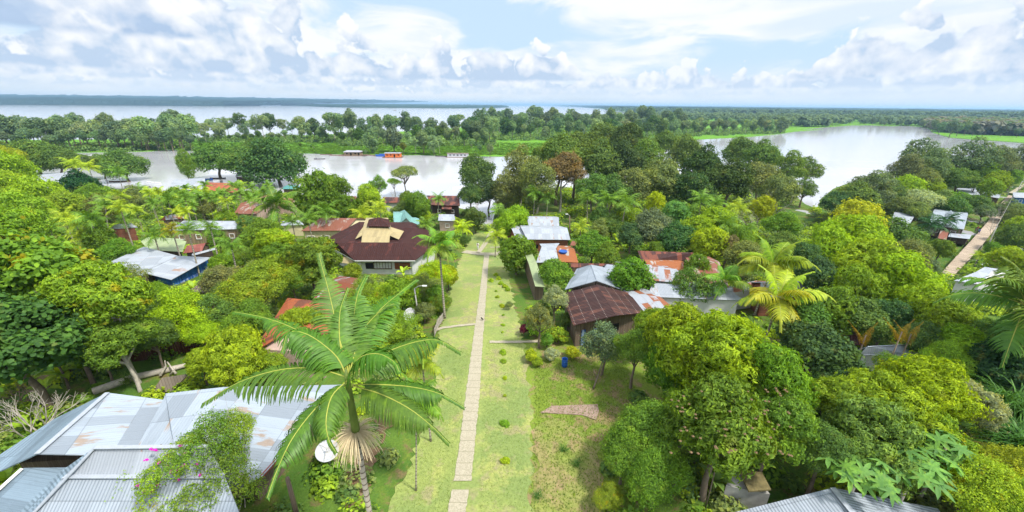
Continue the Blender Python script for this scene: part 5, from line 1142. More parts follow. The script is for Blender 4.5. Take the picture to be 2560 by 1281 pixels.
def fence(pix, h, label, mat, name='wooden_fence', step=.2, lean=0.):
    pts = [T(u, v) for u, v in pix]; e = empty(name, pts[0], label, 'fence'); rg = random.Random(4); mb = MB(); rl = MB()
    for a, b in zip(pts[:-1], pts[1:]):
        a, b = np.array(a), np.array(b); L = np.linalg.norm(b-a); n = int(L/step); d = (b-a)/L; rz = math.atan2(d[1], d[0])
        for k in range(n):
            p = a+d*(k+.5)*step; z = g(p[0], p[1]); hh = h*rg.uniform(.82, 1.08); mb.box((p[0], p[1], z+hh/2-.1), (step*.88, .03, hh+.2), rz)
            mb.add([(p[0]-d[0]*step*.42, p[1]-d[1]*step*.42, z+hh), (p[0]+d[0]*step*.42, p[1]+d[1]*step*.42, z+hh), (p[0], p[1], z+hh+.15)], [(0, 1, 2)])
        for zz2 in (.3*h, .8*h): rl.bar((a[0]+.05, a[1]+.06, g(a[0], a[1])+zz2), (b[0]+.05, b[1]+.06, g(b[0], b[1])+zz2), .05, .08)
    mb.build('palings', mat, e); rl.build('rail', mat, e)
REDWOOD = M_planks('red_brown_palings', (.115, .048, .030), wdt=.2)
fence([(145, 948), (240, 922), (330, 905), (420, 893), (505, 872)], 1.7, 'red-brown paling fence curving under the trees above the big metal roof', REDWOOD)
fence([(1086, 842), (1096, 818), (1108, 800)], 1.1, 'short weathered grey fence at the foot of the slim palm by the lawn', M_planks('grey_palings', (.38, .34, .28)), step=.28)
lg = [T(232, 980, .25), T(330, 945, .3), T(420, 925, .3), T(470, 912, .3)]; e = tag(MB().tube(lg, [.34, .32, .28, .2], 9).build('fallen_log', PALEBARK, None, True), 'long pale fallen log on the grass above the metal roof', 'log')
tag(MB().tube([T(400, 940, .3), T(415, 915, .9), T(412, 902, 1.6)], [.14, .10, .05], 6).tube([T(440, 935, .3), T(418, 905, 1.2)], [.12, .05], 6).tube([T(425, 938, .2), T(440, 918, .9)], [.10, .04], 6).build('broken_branch', PALEBARK, None, True), 'tangle of broken pale branches sticking up by the fallen log', 'branch')
tag(MB().slab([T(375, 985, .3), T(432, 978, .3), T(470, 935, 1.5), T(405, 945, 1.4)], .15).build('thatch_pile', THATCH), 'slumped grey thatch panel lying by the fallen log', 'thatch')
# ---- cables over the walkway and behind the lamp post
def cable(pts, label, r=.03):
    out = []
    for a, b in zip(pts[:-1], pts[1:]):
        a, b = Vector(a), Vector(b)
        for k in range(8): t_ = k/8; q = a.lerp(b, t_); q.z -= 1.2*4*t_*(1-t_)*.5; out.append(q)
    out.append(Vector(pts[-1])); tag(MB().tube(out, r, 5).build('power_cable', GREYW), label, 'cable')
cp = [Vector(P(u, v, .2)) for u, v in ((2458, 640), (2500, 560), (2532, 505), (2552, 470))]
for k, p in enumerate(cp[:3]):
    e = empty('utility_pole', p, ['nearest', 'middle', 'farthest'][k]+' of three thin pale poles along the right side of the raised walkway', 'utility pole'); MB().tube([(0, 0, -.5), (0, 0, 8)], [.13, .09], 8).build('post', GREYW, e, True, world=False); MB().box((0, 0, 7.6), (1.6, .1, .1)).build('crossarm', WOOD, e, world=False)
cable([p+Vector((0, 0, 7.7)) for p in cp], 'overhead cable strung along the poles beside the raised walkway')
for k, (u, v, L, rz, l) in enumerate([(352, 470, 7, .3, 'dark canoe moored right of the tall waterfront palm'), (385, 458, 8, -.2, 'pale canoe floating off the left waterfront'), (545, 447, 7, .1, 'small canoe under the left one of the big round dark trees'), (640, 452, 7, -.3, 'thin canoe moored beside the largest round dark tree'), (1150, 470, 7, .5, 'brown canoe at the bank near the dark riverside house'), (300, 455, 9, .1, 'long brown canoe behind the tall waterfront palm')]):
    canoe(P(u, v, 0), L, .95, rz, l, [HULLD, HULLW, HULLBR][k % 3], 3)
# black bird walking on the path
b = Vector(T(1205, 803)); b.z += .1; e = empty('bird', b, 'small black bird walking on the concrete path', 'bird', None, .8)
me = bpy.data.meshes.new('body'); J = [(0, -.16, .22), (0, 0, .24), (0, .11, .29), (0, .15, .38), (0, .21, .385), (0, -.30, .19)]; me.from_pydata(J, [(0, 1), (1, 2), (2, 3), (3, 4), (0, 5)], []); o = link('body', me, DARK, e); o.modifiers.new('skin', 'SKIN')
for q, r_ in zip(me.skin_vertices[0].data, (.07, .095, .06, .042, .012, .035)): q.radius = (r_, r_)
me.skin_vertices[0].data[1].use_root = True; o.modifiers.new('sub', 'SUBSURF').render_levels = 2
for s in (-1, 1): MB().tube([(s*.04, 0, .18), (s*.045, .02, .09), (s*.045, 0, .0), (s*.045, .05, .0)], [.012, .008, .007, .006], 5).build('leg', BARK, e, world=False)
# ------------------------------------------------------------------ the tall foreground palm
G = 9.0
D0 = 14.0
crown = PD(868, 948, D0); foot = np.array([crown[0], crown[1], g(crown[0], crown[1])])
fp_ = empty('tall_palm_tree', foot, 'tall foreground palm with long drooping green fronds and a pale dry flower spray', 'palm tree'); lc = crown-foot
shb = PD(901, 1083, D0*1.085) ; zs = shb[2]-foot[2]
zsh = PY(901, 1083, crown[1])[2]-foot[2]
MB().tube([(0, 0, -.2), (0, 0, 1), (0, 0, zsh*.5), (0, 0, zsh)], [.17, .13, .11, .105], 14).build('trunk', PALMBARK, fp_, True, world=False)
MB().tube([(0, 0, zsh), (0, 0, zsh+.25), (0, 0, zsh+.9), (0, 0, lc[2]), (0, 0, lc[2]+.4)], [.13, .16, .135, .09, .04], 14).build('crownshaft', GREENSHAFT, fp_, True, world=False)
FR = [  # pixel control points with depth offsets: from the shaft to the tip
 ([(872, 945, 0), (790, 922, .2), (700, 925, .1), (600, 955, -.2), (508, 1008, -.5)], 1.45),
 ([(868, 940, 0), (800, 860, 1.2), (720, 815, 1.6), (650, 792, 1.8), (586, 780, 1.9)], 1.1),
 ([(866, 940, 0), (838, 888, .4), (772, 838, .5), (722, 832, .3), (706, 880, .0)], 1.15),
 ([(872, 935, .2), (845, 830, 1.2), (822, 730, 2.0), (803, 660, 2.6), (797, 634, 2.8)], 1.0),
 ([(874, 930, .3), (895, 850, 1.4), (945, 780, 2.4), (1005, 728, 3.1), (1040, 700, 3.5)], 1.1),
 ([(872, 930, .3), (880, 830, 1.5), (893, 740, 2.6), (915, 690, 3.2)], 1.0),
 ([(876, 940, .2), (940, 895, 1.0), (1015, 862, 1.3), (1090, 850, 1.3), (1150, 880, 1.1)], 1.2),
 ([(874, 940, -.1), (900, 895, -.5), (945, 885, -.8), (985, 905, -1.1), (998, 930, -1.3)], 1.0),
 ([(880, 962, .1), (950, 962, .4), (1030, 968, .6), (1100, 985, .6), (1160, 1018, .5)], 1.0),
 ([(880, 965, -.1), (950, 985, -.3), (1020, 1020, -.6), (1075, 1062, -.9), (1122, 1108, -1.2)], 1.0),
 ([(868, 952, -.2), (830, 990, -.9), (815, 1050, -1.5), (822, 1100, -1.9), (840, 1132, -2.2)], .75),
 ([(868, 958, -.1), (800, 1010, -.7), (735, 1090, -1.4), (695, 1170, -2.1), (668, 1245, -2.7)], .95),
 ([(874, 930, .2), (905, 830, 1.6), (960, 770, 2.2), (985, 760, 2.4)], .60),
 ([(866, 935, .2), (850, 860, .9), (850, 780, 1.6), (870, 720, 2.3)], .55)]
for i, (pp, ll) in enumerate(FR):
    pts = [PD(u, v, D0+dz)-foot for u, v, dz in pp]
    upf = i in (3, 4, 5, 12, 13)
    V, Fq = frond_arrays(pts, 84, ll, .060, seed=i+20, sag=.35 if upf else .95, fwd=.22 if upf else .42, rw=.030, segs=4, v_up=.12)
    o = link('frond', rib_mat(mesh_np('frond_tall_palm', V, [Fq]), TALLLEAF), None, fp_); o.color = (*[q*random.uniform(.85, 1.15) for q in (.085, .20, .014)], 1)
# dry flower spray
rg = np.random.default_rng(3); V, Fq, o_ = [], [], 0; sp0 = np.array([0, 0, zsh+.05])
for i in range(230):
    a = rg.uniform(0, 6.283); L = rg.uniform(.9, 1.5); el_ = rg.uniform(-.35, .55); p = sp0.copy(); d = np.array([math.cos(a)*math.cos(el_), math.sin(a)*math.cos(el_), math.sin(el_)]); prev = None
    for k in range(6):
        s_ = unit(np.cross(d, [0, 0, 1.])); w = .022*(1-k/7); V += [p-s_*w, p+s_*w]; p = p+d*L/5; d = unit(d+[0, 0, -.42])
    for k in range(5): Fq.append([o_+k*2, o_+k*2+1, o_+k*2+3, o_+k*2+2])
    o_ += 12
link('flower_spray', mesh_np('flower_spray', V, [np.array(Fq)]), M_plain('pale_straw', (.62, .50, .30), .9, .2, 6), fp_)
# ------------------------------------------------------------------ other palms
palm(1098, 612, 72, (1112, 797), 'slim palm with a brown fruit ring on its pale trunk beside the hall', near=True, dry=True, thick=.14, nfr=14, seed=3)
palm(690, 512, 72, 9.5, 'big-leaved palm with wide arching fronds in front of the salmon roof', near=True, nfr=12, thick=.14, seed=4, col=(.10, .22, .02))
palm(1040, 1000, 95, (1040, 1228), 'small slender palm on the lawn, half behind the tall foreground palm', near=True, nfr=9, thick=.055, seed=5, col=(.12, .25, .02))
palm(1055, 905, 80, 7.5, 'yellowish palm behind the right fronds of the tall foreground palm', near=True, nfr=9, thick=.07, seed=6, col=(.24, .32, .02))
palm(1932, 662, 112, (1885, 790), 'upper one of two palms with yellow and green fronds right of the long pale roofs', near=True, nfr=11, thick=.12, seed=7, col=(.24, .36, .02))
palm(1945, 748, 122, 8.0, 'yellowing palm with golden hanging fronds, the lower one of two right of the pale roofs', near=True, nfr=12, thick=.13, seed=8, col=(.38, .46, .03))
palm(1812, 705, 75, (1800, 790), 'green palm between the pale roofs and the yellowing palms', near=True, nfr=10, thick=.11, seed=9)
palm(2565, 765, 185, 10.0, 'large dark green palm at the right edge with long fronds arching left', near=True, nfr=14, thick=.2, seed=10, col=(.11, .23, .03))
palm(2590, 860, 130, (2505, 975), 'leaning pale-trunked palm at the right edge with brown dead fronds', near=True, nfr=11, thick=.14, seed=12, col=(.13, .25, .03))
for (u, v, h_, l_) in [(2165, 838, 6, 'left'), (2255, 830, 7, 'middle'), (2278, 836, 6, 'right')]:
    c = T(u, v, h_); b = np.array([c[0], c[1], g(c[0], c[1])]); e = empty('dead_frond_palm', b, l_+' one of three upright golden dead fronds above the leaf-strewn white roof', 'palm', 'upright golden dead fronds above the white roof'); q = c-b; R = 30*depth(c)/F
    MB().tube([(0, 0, -.1), (0, 0, q[2])], [.09, .05], 6).build('stem', BARK, e, True, world=False)
    for k in range(2):
        V, Fq = frond_arrays([(0, 0, 0), (.1+k*.4, 0, R*.9), (.35+k*.9, 0, R*1.7), (.6+k*1.2, 0, R*2.2)], 26, R*.55, .05, seed=k, sag=1.7, rw=.02, spread=.35, fwd=-.2); o = link('frond', mesh_np('dead_frond', V, [Fq]), PALMLEAF, e); o.location = (0, 0, q[2]-R); o.color = (.40, .26, .03, 1); o.rotation_euler.z = k*3.0
LP = 'palms scattered through the left side of the village'
def PA(u, v, r, b, l, col='palm', gr=None, **k): palm(u, v, r, b, l, col, group=gr, **k)
PA(225, 548, 52, 8, 'palm with a pair of thin leaning trunks above the left clearing'); PA(205, 590, 50, (215, 650), 'low green palm with yellow lower fronds beside the tiny blue hut', 'palmy')
PA(125, 570, 48, (143, 640), 'dark green palm left of the tiny blue hut'); PA(262, 512, 46, (275, 615), 'tall slim palm leaning left with a bright pale trunk')
PA(300, 520, 45, 10, 'bright green palm just right of the leaning slim palm', 'palmy'); PA(318, 548, 40, (338, 605), 'palm in front of the red balcony house')
PA(190, 560, 42, 7, 'palm whose yellow-tipped fronds spread over the left bushes', 'palmy'); PA(385, 590, 44, 6, 'small palm standing in front of the pale green roof')
PA(470, 575, 46, 8, 'palm standing in front of the long grey roof, left one'); PA(525, 568, 42, 8, 'palm standing in front of the long grey roof, right one')
PA(430, 575, 40, 7, 'palm with golden hanging fronds by the left end of the long grey roof', (.30, .30, .02)); PA(578, 615, 50, (605, 745), 'palm with a broad drooping crown right of the blue-walled building', near=False)
PA(295, 432, 36, (308, 478), 'tall palm at the left waterfront in front of the small round tree'); PA(185, 412, 38, 10, 'ragged palm with orange-tinged fronds above the waterfront warehouse', 'palmy'); PA(222, 418, 34, 9, 'second ragged palm just right of the orange-tinged one', 'palmy')
PA(300, 492, 34, 7, 'short palm with spreading light fronds among the left bushes', 'palmy'); PA(420, 500, 36, 8, 'palm with spiky crown left of the bright white waterside roof'); PA(462, 495, 34, 8, 'palm right beside the spiky-crowned one by the white waterside roof')
PA(160, 545, 44, 6, 'shaggy palm behind the tiny blue hut', 'palmy'); PA(240, 570, 40, 6, 'palm low among the bushes right of the tiny blue hut')
PA(730, 555, 36, 6, 'feathery palm left of the rust-red streaked roof'); PA(815, 530, 46, 7, 'palm standing in front of the rust-red streaked roof'); PA(770, 545, 38, 7, 'second palm in front of the rust-red streaked roof, left one')
PA(905, 535, 46, 5, 'low broad palm behind the hall, left of the teal gable', 'palmy'); PA(950, 520, 40, 6, 'bright palm right behind the hall cupola', 'palmy'); PA(1065, 560, 36, 6, 'palm right of the light teal roofs')
PA(1156, 570, 42, (1160, 610), 'yellow-green coconut palm beside the white shop', 'yel'); PA(1096, 498, 30, (1096, 545), 'palm in front of the dark riverside house'); PA(1240, 590, 44, 4.5, 'banana-like palm with a yellow leaf at the landing path', 'palmy'); PA(1246, 530, 38, 7, 'palm by the water just right of the landing')
PA(1338, 482, 40, (1333, 545), 'left one of two slim palms over the bright green field'); PA(1370, 492, 34, (1366, 545), 'right one of two slim palms over the bright green field')
PA(1468, 495, 40, (1468, 560), 'palm with a brown trunk right of the green field'); PA(1520, 500, 48, (1508, 600), 'tallest pale-trunked palm in the middle right, left of a leaning one'); PA(1566, 505, 52, (1543, 618), 'leaning pale-trunked palm with a swollen top in the middle right')
PA(1452, 568, 36, (1450, 615), 'short bushy coconut palm by the weathered floodlight post', 'palmy'); PA(1754, 500, 48, 10, 'dark palm with arching fronds against the big round trees, left one'); PA(1790, 510, 40, 9, 'dark palm with arching fronds against the big round trees, right one'); PA(1725, 525, 38, 7, 'dark low palm left of the two arching dark palms')
PA(1815, 560, 50, 6, 'feathery palm in the middle of the right thicket'); PA(1865, 575, 46, 6, 'feathery palm right of the thicket, over the bare branches'); PA(1850, 520, 38, 7, 'pale feathery palm behind the bare white branches', 'palmy')
PA(2330, 562, 48, 8, 'dark palm over the cross-gabled roof, left one', (.03, .10, .03)); PA(2368, 555, 44, (2340, 600), 'dark palm over the cross-gabled roof, right one', (.03, .10, .03)); PA(2450, 640, 26, 3, 'small yellow-green palm beside the raised walkway', 'palmy')
rs_ = random.Random(21)
for k in range(26):
    u = 500+k*7.6+rs_.uniform(-5, 5); v = 470+rs_.uniform(-8, 34)
    PA(u, v, rs_.uniform(20, 27), rs_.uniform(6.5, 8.5), 'slender many-trunked palm in the dense grove between the waterfront and the salmon roof', rs_.choice(['palm', 'palm', 'palmy']), 'slender palms in the grove below the two round trees', far=True, thick=.06, shaft=False)
for k in range(16):
    u = rs_.uniform(330, 500); v = rs_.uniform(472, 540)
    PA(u, v, rs_.uniform(22, 30), rs_.uniform(6, 8), 'slim palm of the loose grove left of the grey-roofed long house', rs_.choice(['palm', 'palmy']), 'slim palms of the loose grove above the long grey roof', far=True, thick=.07, shaft=False)
# ------------------------------------------------------------------ near trees, left
t_ = tree
t_('broad_near', 62, 690, 150, 10, 'green', 'big round-leaved tree filling the left edge, upper crown', var=0, mat=LEAFP)
t_('broad_near', 40, 850, 150, 7.0, (.10, .22, .035), 'dark round-leaved tree at the left edge with a thick leaning trunk', var=1)
t_('broad_near', 150, 770, 90, 8, 'green', 'round-leaved tree just right of the big left-edge crown', var=0)
t_('droop_near', 262, 745, 105, 9, 'bright', 'slender tree with yellow-tinged leaves and pale trunks, right of the big left-edge tree', mat=LEAFP, bark=PALEBARK)
t_('droop_near', 300, 850, 75, 5.5, 'green', 'lower leafy bough tree hanging in front of the red-brown fence', bark=PALEBARK)
t_('airy_near', 322, 712, 60, 5, 'olive', 'reddish-olive tree in front of the striped gable wall', mat=LEAFP)
t_('fine_near', 448, 800, 88, 3.6, 'yel', 'golden-green bushy tree in front of the blue-walled building')
t_('fine_near', 505, 830, 52, 2.6, 'yel', 'smaller golden-green bush right of the larger one')
t_('mango_near', 588, 895, 85, 3.4, 'lime', 'lime-green mango tree left of the orange-roofed house')
t_('mango_near', 500, 905, 42, 2.6, 'lime', 'small lime-green tree at the end of the red-brown fence')
t_('fine_near', 640, 720, 85, 5, 'bright', 'orange-berried green tree between the orange roof and the hall', mat=LEAFP)
t_('mango_near', 745, 808, 50, 4.2, 'lime', 'rounded lime bush in front of the orange roof')
t_('bush_near', 785, 815, 50, 3.2, 'bright', 'bright bush in front of the orange roof, behind the left fronds')
t_('bush_near', 680, 905, 34, 2.6, 'bright', 'small green tree at the corner of the dark red shed roof')
t_('droop_near', 770, 650, 72, 6.0, 'green', 'yellow-spotted dark tree at the left corner of the hall', mat=LEAFP)
t_('droop_near', 690, 610, 60, 6.0, 'lime', 'yellow-flushed tree left of the hall, in front of the cream walls', mat=LEAFP)
t_('round_mid', 660, 580, 42, 5.5, 'green', 'low green tree left of the cream-walled building')
t_('fine_near', 620, 800, 60, 3, 'green', 'dense green bush left of the orange roof')
t_('round_mid', 560, 700, 50, 4, 'olive', 'olive bush in front of the weathered grey thatch roof')
t_('open_mid', 530, 780, 55, 4, 'mid', 'thin open bush between the golden bushes and the orange roof')
t_('airy_near', 530, 1120, 110, 5.6, 'green', 'leafy tree with a pale thin trunk over the metal roofs at the bottom left', bark=PALEBARK, var=0)
t_('airy_near', 430, 1215, 112, 4.2, 'bright', 'bush with small yellow leaves and magenta blossoms at the bottom left', var=1, mat=LEAFP)
t_('airy_near', 560, 1225, 100, 3.8, 'green', 'dark green shrub below the pale-trunked leafy tree at the bottom left')
t_('airy_near', 590, 1080, 62, 5.8, 'bright', 'light leafy top beside the left fronds of the tall palm', bark=PALEBARK)
t_('airy_near', 365, 1240, 85, 3.0, 'bright', 'lowest leafy bush over the metal roof in the bottom left corner', var=0)
t_('airy_near', 470, 1150, 80, 4.6, 'lime', 'light yellow-green sprays above the magenta blossoms at the bottom left', var=1, mat=LEAFP)
fl = MB(); rr_ = random.Random(5); bp = T(440, 1190, 5)
for k in range(26):
    q = bp+np.array([rr_.uniform(-1.3, 1.6), rr_.uniform(-1.2, 1.), rr_.uniform(-.3, 1.6)])
    for a in range(4): fl.box(q+np.array([rr_.uniform(-.07, .07), rr_.uniform(-.07, .07), rr_.uniform(-.05, .05)]), (.10, .10, .02), rr_.uniform(0, 3))
fe = empty('bougainvillea', (bp[0], bp[1], 9.), 'magenta flowering climber growing through the bottom-left bush', 'flowering climber'); fl.build('blossoms', M_plain('magenta_petals', (.55, .02, .38), .7, .1), fe)
MB().tube([(bp[0], bp[1], 8.9), (bp[0]+.2, bp[1], 11.), (bp[0]-.1, bp[1]+.2, 14.)], [.05, .04, .02], 6).build('stem', BARK, fe, True)
for u, v, h_, n_, r_, l_ in [(165, 962, 2.6, 9, 62, 'larger banana plant above the dark roof hip'), (215, 945, 2.6, 9, 60, 'banana plant with long light leaves left of the fallen log'), (120, 1000, 2.0, 7, 50, 'low banana plant left of the dark roof hip'),
                         (30, 1225, 2.0, 6, 80, 'banana leaves at the bottom left edge beside the lean-to'), (75, 1085, 1.6, 5, 44, 'small banana plant beside the pale bare branches'), (1545, 622, 2.4, 8, 26, 'left one of the banana plants behind the tree among the roofs'), (1572, 628, 2.4, 8, 24, 'right one of the banana plants behind the tree among the roofs'), (545, 840, 2.2, 8, 34, 'small banana plant above the lime mango at the left')]:
    banana(u, v, h_, l_, n_, r_, seed=u)
grass_tuft(320, 960, 34, .3, 'tuft of long pale grass beside the fallen log', 60, (.16, .26, .04), name='grass_clump', cat='grass clump')
for k, (u, v, r_) in enumerate([(215, 740, 30), (300, 655, 22), (490, 745, 26), (590, 770, 28), (640, 650, 22), (930, 770, 30), (1030, 800, 28), (1010, 700, 22), (560, 600, 18), (420, 560, 16), (985, 860, 34), (905, 795, 26)]):
    banana(u, v, 2.4+.3*(k % 3), 'light green banana plant poking out of the greenery left of the path', 8, r_*1.25, ['bright', 'lime'][k % 2], 200+k, 'banana plants in the greenery left of the path')
bare_tree(95, 1100, 150, 'cluster of pale leaning bare stems at the left edge', n=6, seed=4, r0=.13, spreadf=.35, tips=4)
bare_tree(60, 1010, 75, 'leafless pinkish shrub above the pale bare stems', name='bare_shrub', mat=M_plain('pink_twigs', (.30, .17, .14)), n=9, seed=6, r0=.05, spreadf=.7)
bare_tree(600, 1281, 95, 'small white bare stump with twisted branches at the bottom left', name='bare_stump', n=3, seed=9, r0=.07, spreadf=.6, tips=4)
# ------------------------------------------------------------------ garden and right of the path
t_('mango_mid', 1292, 632, 58, 4.0, 'green', 'dense rounded tree at the right of the path junction')
t_('mango_mid', 1262, 560, 32, 4.5, 'lime', 'lime-topped tree at the left end of the white roofs')
t_('mango_mid', 1288, 545, 34, 5, 'lime', 'brightest lime tree beside the far white roof')
t_('round_mid', 1388, 685, 46, 3.8, 'green', 'round green tree left of the open-ended shelter')
t_('round_mid', 1480, 617, 46, 4.5, 'green', 'round green tree right of the blue water tank')
t_('mango_mid', 1572, 690, 52, 4.8, 'green', 'leafy tree growing between the grey gable and the rust-blotched roof')
t_('mango_mid', 1600, 700, 36, 4.2, 'green', 'smaller leafy tree touching the rust-blotched roof')
t_('open_mid', 1350, 800, 44, 3.6, 'olive', 'twiggy olive bush left of the brown nail-dotted roof', mat=LEAFP)
t_('open_mid', 1388, 745, 34, 4.2, 'pale', 'cream-flowered small tree at the left end of the brown nail-dotted roof')
t_('bush', 1340, 815, 30, 1.4, 'bright', 'bright bush by the stepping-stone path'); t_('bush', 1355, 780, 32, 1.6, 'mid', 'dark bush behind the bright one by the stepping stones')
t_('bush', 1398, 835, 26, 1.2, 'bright', 'red-tipped garden bush left of the concrete outhouse', cat='bush', mat=LEAFP); t_('bush', 1368, 850, 22, 1.0, 'green', 'low green garden bush behind the blue barrel', cat='bush')
t_('bush', 1328, 888, 20, .8, 'yel', 'golden variegated bush at the left edge of the garden', cat='bush'); t_('bush', 1378, 886, 19, .8, 'pale', 'pale variegated bush left of the blue barrel', cat='bush'); t_('bush', 1430, 880, 20, .8, 'yel', 'yellow-flowering bush right of the blue barrel', cat='bush', mat=LEAFP)
t_('bush', 1310, 822, 15, .9, (.16, .02, .04), 'dark red shrub by the stepping-stone path', cat='bush'); t_('bush', 1420, 800, 24, 1.4, 'mid', 'dark bush against the wall of the brown nail-dotted house', cat='bush'); t_('bush', 1345, 905, 14, .6, 'bright', 'small low bush at the garden corner', cat='bush')
t_('open_mid', 1512, 862, 62, 3.6, 'grey', 'thin grey-green tree with a leaning bare trunk in the garden', var=1, bark=BARK)
tb = empty('leaning_trunk', T(1482, 975), 'small bare leaning trunk rooted in the garden grass under the thin grey-green tree', 'tree trunk'); b_ = T(1482, 975); q = T(1510, 890, 2.6)-b_
MB().tube([(0, 0, -.1), tuple(q*.4+[.05, 0, 0]), tuple(q)], [.10, .07, .04], 7).tube([tuple(q*.35), tuple(q*.5+np.array([-.5, 0, .4]))], [.05, .02], 5).build('trunk', BARK, tb, True, world=False)
for u, v, r_ in [(1208, 802, 3)]: pass
for k, (u, v) in enumerate([(1256, 833), (1257, 884), (1258, 906), (1262, 948), (1262, 992), (1263, 1063), (1264, 1155), (1258, 815), (1258, 790), (1256, 768), (1244, 745), (1240, 730)]):
    p = T(u, v); e = tree_at('bush', p[0], p[1], g(p[0], p[1]), .20+.09*((k*7) % 4), .14, ['yel', 'lime', 'bright'][k % 3], 'knee-high sapling in the row planted on the lawn right of the path', 'saplings planted in a row right of the path', 'sapling', 'sapling', zs=.8)
for k, (u, v, l_) in enumerate([(1408, 1128, 'spiky dark grass clump in the middle of the bare garden patch'), (1440, 1165, 'spiky grass clump nearest the lower right bushes'), (1345, 1245, 'leafy weed clump at the bottom of the lawn edge')]):
    grass_tuft(u, v, 24, .1, l_, 50, (.06, .17, .02), seed=k, name='grass_clump', cat='grass clump')
for k, (u, v) in enumerate([(1246, 700), (1252, 712), (1262, 720), (1270, 728), (1240, 690), (1228, 705)]):
    p = T(u, v); tree_at('mound', p[0], p[1], g(p[0], p[1]), .5, .25, ['yel', 'lime'][k % 2], 'low yellow bush in the hedge right of the path', 'yellow hedge bushes right of the path', 'bush', 'hedge_bush')
t_('bush', 1273, 762, 12, .8, 'olive', 'dark round bush beside the yellow hedge', cat='bush')
# big lime mango cluster
t_('mango_near', 1700, 842, 108, 6.8, 'lime', 'big bright lime mango tree right of the garden, upper left crown', var=0)
t_('mango_near', 1800, 893, 140, 7.0, 'lime', 'largest bright lime mango tree in the middle right', var=1)
t_('mango_near', 1900, 950, 120, 6.5, (.23, .44, .025), 'bright green mango tree below the largest lime one', var=2)
t_('mango_near', 1690, 920, 85, 5.0, (.19, .36, .03), 'green mango bough hanging over the shaded garden grass', var=0)
t_('mango_near', 1628, 812, 54, 4.6, 'bright', 'mango tree at the right end of the brown nail-dotted roof', var=2)
t_('fine_near', 1590, 870, 60, 4.5, 'green', 'feathery green tree between the garden and the lime mango trees')
t_('droop_near', 1800, 1070, 148, 6.2, (.20, .36, .035), 'wide tree with hanging leaves and brown seed clusters at the lower right', var=0)
t_('droop_near', 1935, 1060, 100, 6.0, (.19, .34, .04), 'right-hand crown beside the tree with brown seed clusters', var=1)
t_('fine_near', 1620, 1090, 105, 3.4, 'green', 'round green bushy tree at the right edge of the garden', var=0)
t_('fine_near', 1560, 1140, 75, 2.6, 'green', 'low bushy tree spilling onto the bare garden patch', var=1)
t_('fine_near', 1640, 1190, 85, 2.8, 'green', 'dark bushy tree left of the concrete cistern', var=2)
t_('fine_near', 1520, 1240, 40, 1.2, 'bright', 'bright leafy shrub at the bottom centre right', mat=LEAFP)
t_('fine_near', 1720, 1020, 60, 4.2, 'bright', 'light bushy crown between the lime mangoes and the hanging-leaf tree')
seed_cl = MB(); rr_ = random.Random(9)
for k in range(95):
    q = T(1800+rr_.uniform(-125, 180), 1050+rr_.uniform(-80, 90), rr_.uniform(7.6, 8.8)); seed_cl.lathe([(.001, -.06), (.085, 0), (.001, .07)], q, 6)
bs = T(1810, 1090, 6.2); sc = empty('seed_clusters', (bs[0], bs[1], g(bs[0], bs[1])), 'brown dried seed clusters sprinkled over the lower right tree', 'seed clusters'); tag(seed_cl.build('seed_heads', M_plain('brown_seeds', (.17, .11, .055), .9, .3, 8), sc), kind='stuff')
MB().tube([(bs[0], bs[1], 7.5), (bs[0], bs[1], 14.5)], [.05, .03], 5).build('stalk', BARK, sc, True)
t_('broad_near', 2010, 800, 70, 6, (.15, .30, .04), 'rounded-leaf tree right below the golden hanging fronds', var=1)
t_('broad_near', 2045, 880, 90, 5.5, (.09, .19, .045), 'dark broad-leaved tree left of the leaf-strewn white roof', var=0)
t_('broad_near', 2100, 940, 70, 4.5, (.09, .18, .045), 'dark broad-leaved tree below the leaf-strewn white roof', var=1)
t_('mango_near', 2200, 1022, 115, 4.8, 'lime', 'yellow-lime spreading tree in the lower right centre', var=1)
t_('mango_near', 2090, 1000, 80, 5, 'bright', 'bright green mango left of the yellow-lime spreading tree', var=0)
t_('mango_near', 2310, 975, 95, 5.2, (.43, .62, .02), 'yellowest spreading tree in the lower right', var=2)
t_('mango_near', 2400, 1000, 80, 4.8, 'pale', 'pale-leaved tree right of the yellowest spreading tree', var=0)
t_('fine_near', 2255, 932, 58, 3.6, 'green', 'green bush with orange tips in front of the leaf-strewn white roof', mat=LEAFP)
t_('fine_near', 2370, 900, 60, 4.5, 'bright', 'bright leafy bush right of the leaf-strewn white roof')
t_('broad_near', 2500, 920, 85, 5, (.035, .11, .035), 'dark big-leaved tree under the brown dead fronds at the right edge', var=1)
t_('droop_near', 2190, 1110, 125, 4.8, (.25, .40, .07), 'tree with long glossy leaves above the papaya plants at the lower right', var=1)
t_('fine_near', 2060, 1120, 85, 4.6, 'mid', 'dark tree between the seed-cluster tree and the papaya plants')
t_('droop_near', 2330, 1090, 80, 4.2, 'bright', 'leafy tree left of the tall grass at the right edge', mat=LEAFP)
lobed(2150, 1180, 80, 4.6, 'left papaya plant with big lobed leaves above the bottom right roof'); lobed(2290, 1170, 88, 4.8, 'right papaya plant with big lobed leaves above the bottom right roof', seed=8); lobed(2365, 1120, 62, 4.9, 'papaya plant right behind the other two', seed=11)
t_('fine_near', 2440, 1215, 110, 3.4, 'lime', 'yellow-green bush in the bottom right corner', var=0, mat=LEAFP)
t_('fine_near', 2540, 1180, 85, 3.4, 'lime', 'yellow-green bush at the right edge above the corner', var=1)
t_('fine_near', 2540, 1270, 90, 2.6, 'bright', 'bright bush cut by the bottom right corner', var=2)
